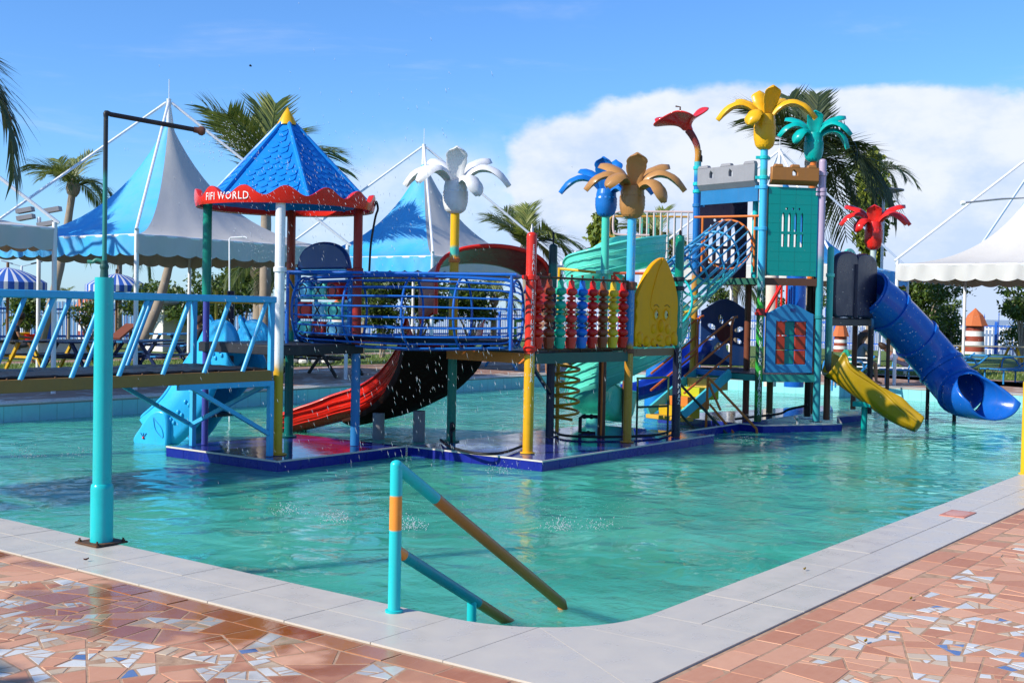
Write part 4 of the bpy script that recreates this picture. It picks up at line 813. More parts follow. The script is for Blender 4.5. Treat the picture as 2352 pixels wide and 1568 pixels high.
for k in range(22):
    an = 2*math.pi*(k+.5)/22; o = sdv*(math.cos(an)*(rt_+.018))+Vector((0, 0, math.sin(an)*(rt_+.018))); bow = Vector((0, 0, 0))
    pl = [A+o*.86-axd*.0, A+o*.95+axd*.05, A+o+axd*.14]+[A.lerp(Bp, s)+o*k_ for s, k_ in ((.3, 1.07), (.5, 1.10), (.7, 1.07))]+[Bp+o-axd*.14, Bp+o*.95-axd*.05, Bp+o*.86]
    b = MB(); b.tube(pl, .0115, 7); b.build('bar', M_blue, ct)
for c in (A-axd*.04, Bp+axd*.04):
    for s in (-1, 1): b = MB(); b.tube([c+sdv*(s*.45)+Vector((0, 0, -.43)), c+sdv*(s*.45)+Vector((0, 0, .46))], .020, 8); b.build('frame_post', M_blue, ct)
    b = MB(); b.tube([c+sdv*.45+Vector((0, 0, .46)), c-sdv*.45+Vector((0, 0, .46))], .020, 8); b.build('frame_rail', M_blue, ct)
    for s in (-1, 1): b = MB(); b.tube([c+sdv*(s*.45)+Vector((0, 0, .40)), c+sdv*(s*.27)+Vector((0, 0, .27))], .016, 8); b.build('stay', M_blue, ct)
b = MB(); b.tube([A-axd*.1+sdv*.45+Vector((0, 0, .47)), Bp+axd*.1+sdv*.45+Vector((0, 0, .47))], .019, 8); b.build('side_rail', M_blue, ct)
fl = []
for i in range(13):
    c = A.lerp(Bp, i/12); fl.append([c+sdv*(math.sin(a)*(rt_-.03))-Vector((0, 0, math.cos(a)*(rt_-.03))) for a in [R_(-34+68*k/8) for k in range(9)]])
b = MB(); b.sheet(fl); b.build('floor_plate', M_navy, ct, solid=.012)
# ------------------------------------------------------------------ troughs: a channel swept along a path
def channel(path, hw, wall, z_out=.02, up=None, flare=None, n=7):
    out = []; m = len(path)
    for i in range(m):
        t = (path[min(i+1, m-1)]-path[max(i-1, 0)]).normalized(); sd2 = t.cross(Vector((0, 0, 1))).normalized(); u = sd2.cross(t)
        w = wall[i] if isinstance(wall, (list, tuple)) else wall; h = hw[i] if isinstance(hw, (list, tuple)) else hw
        wl_, wr_ = w if isinstance(w, (list, tuple)) else (w, w); row = []
        row += [path[i]-sd2*(h+.035)+u*(wl_-.02), path[i]-sd2*(h+.015)+u*(wl_+.012), path[i]-sd2*h+u*wl_]
        for k in range(n+1):
            a = -1+2*k/n; row.append(path[i]+sd2*(h*.93*a)+u*(.09*abs(a)**3+ (0)))
        row += [path[i]+sd2*h+u*wr_, path[i]+sd2*(h+.015)+u*(wr_+.012), path[i]+sd2*(h+.035)+u*(wr_-.02)]
        out.append(row)
    return out
# red slide swinging round behind the gazebo
def slide_red():
    pts = [at(1030, 792, 15.75), at(1020, 812, 16.0), at(1000, 858, 16.55), at(955, 908, 17.1), at(885, 943, 17.5), at(800, 963, 17.75), at(730, 980, 17.85), at(680, 992, 17.9), at(640, 998, 17.9)]
    t = thing('curved_slide', 'large curved red slide with a dark underside running down to the water behind the gazebo', 'slide', (pts[4].x, pts[4].y, WZ)); path = spline(pts, 44); m = len(path)
    wall = [.40-.12*max(0, (i/m-.55)/.45) for i in range(m)]; hwd = [.52-.10*min(1, i/m*1.3) for i in range(m)]
    g1 = channel(path, hwd, wall); b = MB(); b.sheet(g1); b.build('trough', M_red, t, solid=.018, sub=1)
    for k in (.12, .20, .28):
        rib = []
        for i in range(m):
            tt_ = (path[min(i+1, m-1)]-path[max(i-1, 0)]).normalized(); s2 = tt_.cross(Vector((0, 0, 1))).normalized(); u = s2.cross(tt_); rib.append(path[i]-s2*(hwd[i]+.022)+u*min(k, wall[i]-.05))
        b = MB(); b.tube(rib, .010, 6); b.build('moulded_rib', M_red, t)
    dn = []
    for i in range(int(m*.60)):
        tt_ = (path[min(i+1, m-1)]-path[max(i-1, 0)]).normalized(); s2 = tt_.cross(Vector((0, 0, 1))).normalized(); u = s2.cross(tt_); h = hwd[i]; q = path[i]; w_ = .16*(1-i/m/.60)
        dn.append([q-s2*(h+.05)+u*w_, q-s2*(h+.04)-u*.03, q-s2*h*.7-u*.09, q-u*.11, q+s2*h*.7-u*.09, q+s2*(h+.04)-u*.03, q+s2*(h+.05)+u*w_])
    b = MB(); b.sheet(dn); b.build('underside', P('dark_underside', (.034, .014, .009), .9, .3, bmp=.5, spec=.1), t, solid=.02)  # sheet below the upper trough, one even dark brown-red
    for px in (870, 963):
        q = at(px, 950, 16.95 if px < 900 else 16.75); b = MB(); b.lathe([(.085, -1.05), (.085, .10 if px < 900 else .16)], 16, (q.x, q.y, 0)); b.build('support_column', M_gray, t)
    return t
slide_red()
def red_hood():
    # vault: its open face looks towards the bead panel, its back sinks towards the slide
    c = at(1134, 650, 16.35); t = thing('slide_hood', 'dark red arched hood over the start of the curved red slide', 'slide hood', (c.x, c.y, 1.1)); rows = []
    e1 = (RT*.97+FW*.25).normalized(); e2 = (FW*.97-RT*.55).normalized(); n = 22
    for i in range(9):
        s = i/8; o = c+e2*(s*.55)+Vector((0, 0, -.18*s)); row = []
        for k in range(n+1):
            a = math.pi*k/n; xx = -math.cos(a)*.80; zz = (math.sin(a)**.62)*(.53-.05*s)+(.0 if k not in (0, n) else -.0); 
            row.append(o+e1*xx+Vector((0, 0, zz-.02+.07*xx*0)))
        row = [row[0]-Vector((0, 0, .42))]+row+[row[-1]-Vector((0, 0, .30))]
        rows.append(row)
    b = MB(); b.sheet(rows); b.build('vault', M_maroon, t, solid=.03, sub=1)
    b = MB(); b.tube(rows[0], .030, 8); b.build('front_lip', M_red, t)
red_hood()
# light blue fish-headed slide on the far side of the bridge
def slide_fish():
    pts = [at(560, 806, 15.75), at(545, 818, 15.8), at(515, 850, 15.95), at(478, 900, 16.05), at(438, 955, 16.1), at(410, 985, 16.15), at(392, 1003, 16.2)]
    t = thing('fish_slide', 'light blue children slide with raised dots ending in a fish head at the water', 'slide', (pts[-1].x, pts[-1].y, WZ)); path = spline(pts, 30); m = len(path)
    wall = [.36+.20*max(0, 1-i/9) for i in range(m)]; g1 = channel(path, .30, wall); b = MB(); b.sheet(g1); b.build('trough', M_lblue, t, solid=.05, sub=1)
    for s in (-1, 1):                                         # deep side skirts with raised dots
        row = []; rowb = []
        for i in range(m):
            tt_ = (path[min(i+1, m-1)]-path[max(i-1, 0)]).normalized(); s2 = tt_.cross(Vector((0, 0, 1))).normalized(); u = s2.cross(tt_); q = path[i]+s2*(s*.36)
            row.append([q+u*(wall[i]-.03), q+u*.12, q-u*.14, q-u*.26+s2*(-s*.05)])
        b = MB(); b.sheet(row); b.build('side_skirt', M_lblue, t, solid=.03)
        for i in range(3, m-5, 2):
            for w in (.22, -.02):
                q = row[i][1]*(.5+w)+row[i][2]*(.5-w); b = MB(); b.ball(q+(row[i][1]-row[i][1])+ (path[i]*0) + Vector((0, 0, 0)) + ((row[i][1]-path[i])-Vector((0, 0, (row[i][1]-path[i]).z))).normalized()*.016, .032, 8, 6, (.8, .8, 1)); b.build('dot', M_lblue, t)
    e = path[-1]; tt_ = (path[-1]-path[-4]).normalized(); s2 = tt_.cross(Vector((0, 0, 1))).normalized(); u = s2.cross(tt_)
    for s in (-1, 1):                                         # the head: a cheek either side of the outlet
        prof = [(-.30, .33), (-.18, .40), (-.02, .36), (.10, .24), (.20, .10), (.27, .02), (.30, -.06), (.22, -.16), (.02, -.24), (-.18, -.22), (-.30, -.14)]
        b = MB(); b.plate(smooth_poly(prof, 2), e+s2*(s*.37)+Vector((0, 0, .02)), Vector((tt_.x, tt_.y, 0)).normalized(), (0, 0, 1), .10); h = b.build('cheek', M_lblue, t, bevel=.035)
        d2 = Vector((tt_.x, tt_.y, 0)).normalized()
        b = MB(); b.ball(e+s2*(s*.425)+d2*.10+Vector((0, 0, .02)), .018, 8, 6); b.build('eye', M_red, h)
        for dx in (-.03, 0, .03): b = MB(); b.bar(e+s2*(s*.425)+d2*(.10+dx*.5)+Vector((0, 0, .04)), e+s2*(s*.425)+d2*(.10+dx*1.6)+Vector((0, 0, .085)), .006); b.build('eyelash', M_tbd, h)
        b = MB(); b.tube(spline([e+s2*(s*.424)+d2*a+Vector((0, 0, c)) for a, c in ((-.06, .30), (-.20, .16), (-.22, .04), (-.10, .14), (-.06, .30))], 16), .006, 6); b.build('fin_line', P('fin_blue', (.02, .30, .60), .4), h)
    b = MB(); q = path[13]; b.box(q+Vector((.0, .0, -.42)), (.5, .5, .03)); b.build('under_plate', M_dark, t)
    for s in (-1, 1):
        hump = [(math.cos(a)*.30, math.sin(a)*.36) for a in [math.pi*i/14 for i in range(15)]]; q = path[0]+Vector((tt_.x, tt_.y, 0)).normalized()*.10+s2*(s*.36); b = MB(); b.plate(hump, q+Vector((0, 0, .06)), Vector((tt_.x, tt_.y, 0)).normalized(), (0, 0, 1), .09); b.build('side_hump', M_lblue, t, bevel=.03)
slide_fish()
# mint spiral slide
def slide_mint():
    c = at(1440, 800, 19.0); c.z = 0; t = thing('spiral_slide', 'mint green open spiral slide coiling down to the water behind the brown palm post', 'slide', (c.x, c.y, WZ))
    path = spline([at(1490, 612, 19.5), at(1440, 622, 18.9), at(1370, 650, 18.8), at(1345, 678, 19.3), at(1390, 705, 20.0), at(1470, 735, 20.1), at(1528, 770, 19.5), at(1522, 808, 18.7), at(1455, 856, 18.15), at(1380, 902, 18.2), at(1352, 938, 18.6), at(1372, 958, 19.1), at(1420, 968, 19.5)], 72)
    m = len(path); wall = [.50 for i in range(m)]; g1 = channel(path, .33, wall); b = MB(); b.sheet(g1); b.build('trough', M_mint, t, solid=.03, sub=1)
    for k in (.25, .38, .50):
        grp = []
        for i in range(m):
            tt_ = (path[min(i+1, m-1)]-path[max(i-1, 0)]).normalized(); s2 = tt_.cross(Vector((0, 0, 1))).normalized(); u = s2.cross(tt_); sg = 1 if (path[i]+s2-c).length > (path[i]-s2-c).length else -1
            grp.append(path[i]+s2*(sg*(.360))+u*(k-.12))
        b = MB(); b.tube(grp, .009, 6); b.build('moulded_rib', M_mint, t)
    q = at(1362, 960, 18.35); b = MB(); b.lathe([(.14, -1.05), (.13, -.2), (.10, -.05), (.12, .02)], 20, (q.x, q.y, 0)); b.build('pedestal', M_mint, t)
    b = MB(); b.lathe([(.06, -1.05), (.06, 2.2)], 18, (c.x, c.y, 0)); b.build('centre_pole', M_brn, t)
slide_mint()
# ------------------------------------------------------------------ castle tower
from mathutils.geometry import tessellate_polygon
def holed(b, outer, holes, o, ux, uy, th):                    # a plate with openings
    loops = [outer]+holes; o = Vector(o); ux = Vector(ux); uy = Vector(uy); nz = ux.cross(uy).normalized()*(th/2)
    flat = [p for l in loops for p in l]; tr = tessellate_polygon([[Vector((a, c, 0)) for a, c in l] for l in loops]); n = len(flat)
    vs = [o+ux*a+uy*c-nz for a, c in flat]+[o+ux*a+uy*c+nz for a, c in flat]; fs = [tuple(t) for t in tr]+[tuple(i+n for i in t[::-1]) for t in tr]; k = 0
    for l in loops:
        m = len(l); fs += [(k+i, k+(i+1) % m, n+k+(i+1) % m, n+k+i) for i in range(m)]; k += m
    return b.add(vs, fs)
LB = gr(1740, 968, PZ); dLB = dp(LB); TRp = at(1876, 900, dLB+.18); BLp = at(1595, 700, 20.6); UZ = 2.17; LZ = .60
tw = thing('castle_tower', 'two-level castle play tower with teal wall panel, battlements and coloured posts', 'play tower', (18.6, 8.9, PZ))
M_sw = swirl('green_swirl_post', (.02, .30, .03), (.004, .06, .015), .5)
p_lb = post(tw, LB, .060, 2.0, at(1745, 343, dLB).z, bands('sky_post', [(0, (.06, .30, .30)), (2.35, (.05, .42, .66)), (3.85, (.05, .40, .36)), (3.98, (.06, .46, .70))], .26, .05), dome=False)
mb = MB(); mb.lathe([(.060, 0), (.060, 2.2)], 20); sm_ = mb.mesh('post', M_sw); part('post', sm_, tw, Matrix.Translation((LB.x, LB.y, PZ)))
for w, y0 in (('ANJUM', 645), ('AMAAN', 726), ('HALEEMA', 780), ('FATEMA', 850), ('ZAHRA', 905)): pole_text(tw, LB, .060, w, at(1743, y0+8, dLB).z-.02, .10, .25, line=.66 if w != 'HALEEMA' else .58)
post(tw, TRp, .060, PZ, at(1884, 372, dp(TRp)).z, bands('teal_lilac_post', [(0, (.02, .26, .30)), (2.15, (.03, .24, .28)), (2.6, c_lil)], .3, .25))
M_f2 = P('faint_lettering_teal', (.06, .36, .38), .5)
for w, y0 in (('SALMA', 680), ('ZEHRA', 745), ('NAIMA', 800)): pole_text(tw, TRp, .060, w, at(1880, y0, dp(TRp)).z, .085, .5, mat=M_f2, line=.62)
post(tw, BLp, .060, PZ, at(1601, 372, 20.6).z, bands('ochre_blue_tall_post', [(0, (.50, .24, .02)), (2.05, (.45, .22, .05)), (2.3, (.010, .14, .42)), (4.0, (.05, .40, .45))], .26, .08), dome=False)
legs = [(at(1716, 800, 20.9), 2.2, M_brn), (at(1768, 900, 21.2), .6, P('olive_post', (.12, .10, .03), .4)), (at(1858, 800, 20.7), 2.2, P('dark_brown_post', (.03, .018, .015), .4)), (at(1735, 500, 19.9), 3.8, M_teal)]
for q, z1, m in legs[:3]: post(tw, q, .058, PZ, z1, m, dome=False)
post(tw, legs[3][0], .05, 2.2, 3.8, M_teal, dome=False); post(tw, at(1868, 380, 20.9), .055, 2.2, at(1868, 372, 20.9).z, M_org, dome=False)
for z in (4.06, 3.86): clamp(tw, LB, at(1745, 408 if z < 4 else 362, dLB).z, .06, M_teal, [(-.6, .8), (1, -.3)])
for py, m in ((430, M_sky), (525, M_sky)): clamp(tw, LB, at(1745, py, dLB).z, .06, m, [(-.6, .8), (1, -.3)])
for py in (386, 423, 440, 472): clamp(tw, BLp, at(1600, py, 20.6).z, .06, M_teal if py < 445 else P('clamp_blue', (.02, .16, .40), .3), [(.6, -.8)])
for py in (400, 437, 447): clamp(tw, TRp, at(1883, py, dp(TRp)).z, .06, M_lil, [(-1, .3)])
clamp(tw, TRp, at(1878, 728, dp(TRp)).z, .06, P('clamp_teal', (.02, .22, .24), .35)); clamp(tw, LB, at(1742, 720, dLB).z, .06, M_maroon, [(-1, .2), (1, -.2)]); clamp(tw, LB, at(1742, 713, dLB).z, .06, M_maroon)
foot(tw, TRp, .055, PZ, M_navy)
lv = Vector((LB.x, LB.y, 0)); tv = Vector((TRp.x, TRp.y, 0)); bv = Vector((BLp.x, BLp.y, 0)); w1 = (tv-lv).normalized(); w2 = (bv-lv).normalized(); L1 = (tv-lv).length; L2 = (bv-lv).length
back = [tv+FW*1.35+RT*.25, lv+FW*2.2, bv+FW*.9]
for z, th, m, nm in ((UZ, .07, M_wood, 'upper_deck'), (LZ, .07, M_dark, 'lower_deck')):
    b = MB(); b.plate([tuple(v[:2]) for v in (lv, tv, back[0], back[1], back[2], bv)], (0, 0, z), (1, 0, 0), (0, 1, 0), th); b.build(nm, m, tw)
for z, m1, m2 in ((UZ-.02, P('brown_edge', (.12, .05, .03), .5), P('green_edge', (.02, .10, .07), .4)), (LZ-.03, P('teal_rust_edge', (.02, .24, .20), .4, .2, wear=.3), P('teal_rust_edge2', (.02, .24, .20), .4, .2, wear=.3))):
    b = MB(); b.bar(lv+w1*.06+Vector((0, 0, z)), tv-w1*.06+Vector((0, 0, z)), .05, .12); b.build('deck_beam', m1, tw); b = MB(); b.bar(lv+w2*.06+Vector((0, 0, z)), bv-w2*.06+Vector((0, 0, z)), .05, .10); b.build('deck_beam', m2, tw)
zt = at(1750, 428, dLB).z; zb = at(1745, 632, dLB).z; Wp = L1-.17; Hp = zt-zb
def lancets(cx, cy, s):
    hs = []
    for k in range(4):
        x = cx+(k-1.5)*.125*s; w = .034*s
        hs.append([(x-w, cy), (x+w, cy), (x+w, cy+.26*s), (x+w*.7, cy+.32*s), (x, cy+.37*s), (x-w*.7, cy+.32*s), (x-w, cy+.26*s)]); hs.append([(x-w, cy-.05*s), (x-w, cy-.29*s), (x+w, cy-.29*s), (x+w, cy-.05*s)][::-1])
    for k in range(3):
        x = cx+(k-1)*.125*s; hs.append([(x+.026*s*math.cos(a), cy+.43*s+.026*s*math.sin(a)) for a in [2*math.pi*i/10 for i in range(10)]])
    return hs
M_ash = tile_mat('teal_block_panel', (.0, .27, .24), .20, .155, .004, (.0, .20, .18), .35, .06, 1)
b = MB(); holed(b, [(0, 0), (Wp, 0), (Wp, Hp), (0, Hp)], lancets(Wp*.5, Hp*.50, .86), lv+w1*.085+Vector((0, 0, zb)), w1, (0, 0, 1), .07); b.build('castle_wall_panel', M_ash, tw, bevel=.006)
for a in (lv+w1*.068, tv-w1*.062): b = MB(); b.bar(a+Vector((0, 0, zb-.01)), a+Vector((0, 0, zt-.02)), .022, .05); b.build('panel_strip', P('tan_strip', (.55, .42, .32), .5) if a is not None and (a-lv).length < .5 else M_sky, tw)
b = MB(); Wb = 1.25; bk = lv+FW*1.6-RT*.80; holed(b, [(0, 0), (.86, 0), (.86, 1.62), (0, 1.62)], lancets(.42, .60, 1.05), bk+Vector((0, 0, UZ+.03)), RT, (0, 0, 1), .05); b.build('shade_back_panel', M_char, tw)  # inner wall copy; its charcoal colour stands in for the shade inside the tower
def battlement(o, ux, L, z0, z1, m, slits):
    h = z1-z0; out = Vector((ux.y, -ux.x, 0)); b = MB(); n = 3; top = []
    outer = [(0, h*.22), (L, h*.22), (L, h), (0, h)]; hs = [[(x-.03, h*.52), (x+.05, h*.52), (x+.05, h*.72), (x-.01, h*.86), (x-.03, h*.72)] for x in slits]
    holed(b, outer, hs, o+out*.06+Vector((0, 0, z0)), ux, (0, 0, 1), .09); b.build('battlement', m, tw, bevel=.012)
    b = MB(); b.add([o+ux*a+out*c+Vector((0, 0, z)) for a in (0, L) for c, z in ((.105, z0+h*.225), (.02, z0), (-.02, z0), (.015, z0+h*.225))], [(0, 1, 5, 4), (1, 2, 6, 5), (2, 3, 7, 6), (3, 0, 4, 7), (0, 3, 2, 1), (4, 5, 6, 7)]); b.build('battlement_skirt', m, tw)
    for x in np.linspace(.12, L-.12, 3): b = MB(); b.box(o+ux*x+out*.06+Vector((0, 0, z1+.02)), (L/5.2, .10, .05), (ux, out, Vector((0, 0, 1))), .8); b.build('merlon', m, tw, bevel=.008)
battlement(lv+w2*(L2-.09), -w2, L2-.20, at(1668, 433, 20.).z, at(1668, 382, 20.).z, M_gray, (.30, .72)); battlement(lv+w1*.10, w1, L1-.20, at(1810, 424, dLB).z, at(1810, 384, dLB).z, M_brnp, (L1*.38,))
b = MB(); b.plate([(0, 0), (L2-.2, 0), (L2-.2, .26), (0, .26)], lv+w2*.1+Vector((0, 0, at(1668, 466, 20.).z)), w2, (0, 0, 1), .03); b.build('blue_valance_panel', P('valance_blue', (.02, .16, .36), .35), tw)
# lower window panel and sun panel
b = MB(); H2 = 1.13; W2 = L1-.20; ar = [(0, 0), (W2, 0), (W2, H2*.86)]+[(W2*(1-t), H2*(.86+.14*math.sin(math.pi*t)**1.5)) for t in np.linspace(.06, .94, 11)]+[(0, H2*.86)]
hx0, hx1, hy0, hy1 = W2*.21, W2*.85, H2*.12, H2*.75; po = lv+w1*.10+Vector((0, 0, LZ+.06)); holed(b, ar, [[(hx0, hy0), (hx1, hy0), (hx1, hy1), (hx0, hy1)]], po, w1, (0, 0, 1), .06); pn = b.build('window_panel', P('panel_steel_blue', (.02, .20, .42), .35), tw, bevel=.012)
out1 = Vector((w1.y, -w1.x, 0))
for i in range(3):
    for xa, xb in ((hx0+.005, hx0+(hx1-hx0)*.30), (hx0+(hx1-hx0)*.64, hx1-.005)):
        b = MB(); yy = hy0+(hy1-hy0)*i/3; b.box(po+w1*(xa+xb)/2+Vector((0, 0, yy+(hy1-hy0)/6)), (xb-xa, .035, (hy1-hy0)/3-.012), (w1, out1, Vector((0, 0, 1)))); b.build('red_shutter', P('shutter_red', (.36, .035, .015), .4), pn, bevel=.006)
    b = MB(); b.box(po+w1*(hx0+hx1)*.485+Vector((0, 0, hy0+(hy1-hy0)*(i+.5)/3))-out1*.03, ((hx1-hx0)*.34, .03, (hy1-hy0)/3-.008), (w1, out1, Vector((0, 0, 1)))); b.build('teal_slat', P('slat_teal', (.0, .20, .18), .4), pn, bevel=.01)
b = MB(); b.box(po+w1*(W2*.55)+Vector((0, 0, H2*.91))+out1*.033, (.085, .01, .05), (w1, out1, Vector((0, 0, 1)))); b.build('maker_plate', M_tbd, pn)
sp0 = at(1664, 780, 21.9); sunp = thing('flower_panel', 'dark blue play panel with a maroon disc and petal cutouts behind the stairs', 'play panel', (sp0.x, sp0.y, LZ))
b = MB(); WS, HS = .88, 1.22; ar = [(0, 0), (WS, 0), (WS, HS*.82)]+[(WS*(1-t), HS*(.82+.18*math.sin(math.pi*t)**1.3)) for t in np.linspace(.06, .94, 11)]+[(0, HS*.82)]
hs = []
for k in range(8):
    a = 2*math.pi*k/8+.3; c = (WS*.5, HS*.48); ca, sa = math.cos(a), math.sin(a); hs.append([(c[0]+ca*(.27+dx)-sa*dy, c[1]+sa*(.27+dx)+ca*dy) for dx, dy in [(.085*math.cos(q), .045*math.sin(q)) for q in [2*math.pi*i/10 for i in range(10)]]])
holed(b, ar, hs, sp0-RT*WS/2+Vector((0, 0, LZ+.06-sp0.z)), RT, (0, 0, 1), .05); b.build('panel', P('panel_night_blue', (.008, .035, .13), .35), sunp, bevel=.008)
b = MB(); b.lathe([(0, .03), (.15, .03), (.16, .0), (.16, -.03)], 24, sp0+Vector((0, 0, LZ+.06+HS*.48-sp0.z)), (RT, Vector((0, 0, 1)), -FW)); b.build('disc', P('disc_maroon', (.12, .012, .012), .4), sunp)
# palm flowers and the hibiscus shower on the tower
ty = thing('palm_topper', 'yellow plastic palm flower on top of the castle tower post', 'palm flower', (LB.x, LB.y, 4.2)); topper(ty, (LB.x, LB.y, at(1746, 342, dLB).z-.01), 1.08, M_flow_y, LV6, hb=.52)
q = at(1868, 372, 20.9); tg = thing('palm_topper', 'teal green plastic palm flower behind the lilac tower post', 'palm flower', q); topper(tg, q, 1.0, M_flow_g, [(D_(-80), 'd', .95, 0), (D_(-50), 'f', .85, 0), (D_(-120), 'u', .9, 0), (D_(5), 's', .8, 0), (D_(175), 's', .65, 0), (D_(120), 'u', .95, 0), (D_(75), 'd', 1., 0), (D_(95), 'f', 1.15, 0)], hb=.5)
hb_ = Vector((BLp.x, BLp.y, at(1601, 372, 20.6).z)); hi = thing('hibiscus_shower', 'red hibiscus trumpet water feature bending from the blue tower post', 'water feature', hb_); dH = 20.6
pl = [at(x, y, dH) for x, y in ((1601, 374), (1603, 352), (1600, 332), (1590, 312), (1580, 298))]; b = MB(); b.tube(spline(pl, 16), [.045+.02*(i/16) for i in range(17)], 12); b.build('stem', bands('hib_stem', [(4.0, (.50, .22, .03)), (4.45, (.20, .03, .03))], .3), hi)
rows = []; ctr = at(1560, 268, dH); thr = at(1581, 300, dH)
for i in range(9):
    s = i/8; c = thr.lerp(ctr, s**.8); rr = .07+.36*s**2.2; row = []
    for k in range(30):
        a = 2*math.pi*k/30; wav = 1+.16*s**2*math.cos(5*a+.8); row.append(c+RT*(math.cos(a)*rr*wav*1.05)+FW*(math.sin(a)*rr*wav)+Vector((0, 0, .09*s**2*math.sin(5*a*.6+1.1)+.10*s*s*math.cos(a-.2))))
    rows.append(row)
b = MB(); b.sheet(rows, closed=True); b.build('trumpet', M_flow_r, hi, solid=.035, sub=1); b = MB(); n_ = at(1562, 262, dH); b.tube([n_+Vector((0, 0, -.1)), n_+Vector((0, 0, .12)), n_+Vector((0, 0, .13))-RT*.08], .014, 8); b.build('stamen_pipe', M_rust, hi)
b = MB(); b.lathe([(.03, 0), (.03, .1), (.012, .12), (.012, .2), (0, .2)], 10, hb_+RT*.05); b.build('jet_nozzle', M_black, hi)
# net tunnel climbing to the tower
U = at(1672, 562, 20.02); Lw = at(1528, 690, 17.35); nt = thing('net_tunnel', 'slanting climbing tunnel of coloured bars rising from the octopus panel to the tower', 'climbing tunnel', Lw)
M_net = bands('net_bars_paint', [(0, (.50, .36, .04)), (1.75, (.02, .30, .28)), (1.95, (.02, .28, .30)), (2.25, (.03, .26, .50)), (2.75, (.05, .36, .62)), (3.2, (.50, .22, .03))], .3, .18)
ad = (U-Lw); adn = ad.normalized(); nn = Vector((ad.x, ad.y, 0)).normalized(); sd3 = nn.cross(Vector((0, 0, 1)))
def nring(s, r=.43): c = Lw.lerp(U, s); return [c+sd3*(math.cos(2*math.pi*k/36)*r)+Vector((0, 0, math.sin(2*math.pi*k/36)*r)) for k in range(36)]
for s, m in ((0, M_teal), (.25, M_net), (.5, M_net), (.75, M_net), (1., M_org)): b = MB(); b.tube(nring(s, .41), .018, 8, closed=True); b.build('hoop', m, nt)
for k in range(22):
    a = 2*math.pi*k/22; o = sd3*(math.cos(a)*.425)+Vector((0, 0, math.sin(a)*.425)); b = MB(); b.tube([Lw+o*.95, Lw.lerp(U, .04)+o, Lw.lerp(U, .97)+o, U+o*.96], .0135, 6); b.build('bar', M_net, nt)
for s in (-1, 1): b = MB(); b.tube([U+sd3*(s*.45)+Vector((0, 0, -.45)), U+sd3*(s*.45)+Vector((0, 0, .46))], .020, 8); b.build('frame_post', M_org, nt)
b = MB(); b.tube([U+sd3*.6+Vector((0, 0, .47)), U-sd3*.6+Vector((0, 0, .47))], .020, 8); b.build('frame_rail', M_org, nt)
# upper walkway with two railings
wk = thing('upper_walkway', 'raised walkway with white and yellow barred railings left of the castle tower', 'walkway', at(1500, 602, 20.9)); zd = at(1500, 604, 20.9).z; zr = at(1500, 487, 20.9).z
wa, wb = at(1448, 600, 20.9), at(1597, 600, 20.75); wa.z = wb.z = 0; b = MB(); b.plate([tuple(v[:2]) for v in (wa, wb, wb+FW*.85, wa+FW*.85)], (0, 0, zd), (1, 0, 0), (0, 1, 0), .09); b.build('deck', P('white_green_deck', (.40, .50, .46), .4), wk)
for off, m, m2, dz in ((0, P('pink_white_rail', (.62, .45, .42), .35), P('pale_rail', (.60, .52, .50), .35, .15, wear=.3, wearc=(.5, .3, .08)), 0), (.8, P('yellow_rail', (.52, .26, .04), .35), P('mint_yellow_rail', (.10, .40, .30), .35, .2, wear=.45, wearc=(.5, .26, .03)), -.02)):
    a_, b2 = wa+FW*off, wb+FW*off; u = (b2-a_).normalized(); Lr = (b2-a_).length; Z = lambda z: Vector((0, 0, z))
    loop = spline([a_+u*.32+Z(zd+.48), a_+u*.02+Z(zd+.48), a_-u*.25+Z(zd+.49), a_-u*.31+Z(zd+.56), a_-u*.31+Z(zr-.10), a_-u*.25+Z(zr-.01+dz), a_+Z(zr+dz)], 26); b = MB(); b.tube(loop+[b2+Z(zr+dz)], .019, 8); b.build('handrail', m, wk)
    n = 10
    for k in range(n):
        c = a_+u*(.04+(Lr-.06)*k/(n-1)); lo = zd+.04 if k > 1 else zd+.48; b = MB(); b.tube([c+Z(lo), c+Z(zr+dz)], .0155, 8); b.build('railing_bar', m2, wk)
b = MB(); b.tube([wa-RT*.05+Vector((0, 0, zd-.02)), wb+Vector((0, 0, zd-.06))], .02, 8); b.build('edge_tube', M_mint, wk)
# yellow and red cross rail behind the beads
q1, q2, q3 = at(1285, 617, 17.4), at(1386, 627, 16.95), at(1506, 628, 16.9); rl = thing('cross_rail', 'thin yellow and red guard rail behind the bead panel', 'guard rail', (q2.x, q2.y, 1.1))
b = MB(); b.tube([q1, q2], .02, 8); b.build('yellow_rail', M_yel, rl); b = MB(); b.tube([q2, q3], .02, 8); b.build('red_rail', P('salmon_paint', (.55, .12, .06), .35), rl); b = MB(); b.tube([q1+Vector((0, 0, .015)), Vector((q1.x, q1.y, 1.1))], .024, 8); b.build('yellow_upright', M_yel, rl)
for px in (1408,): 
    a = at(px, 632, 16.9); b = MB(); b.tube([a, at(px+2, 760, 16.9)], .03, 8); b.build('red_upright', P('coral_paint', (.60, .06, .03), .35), rl); b = MB(); b.tube([a, at(px+18, 648, 16.9)], .025, 8); b.build('red_stay', P('coral_paint', (.60, .06, .03), .35), rl)
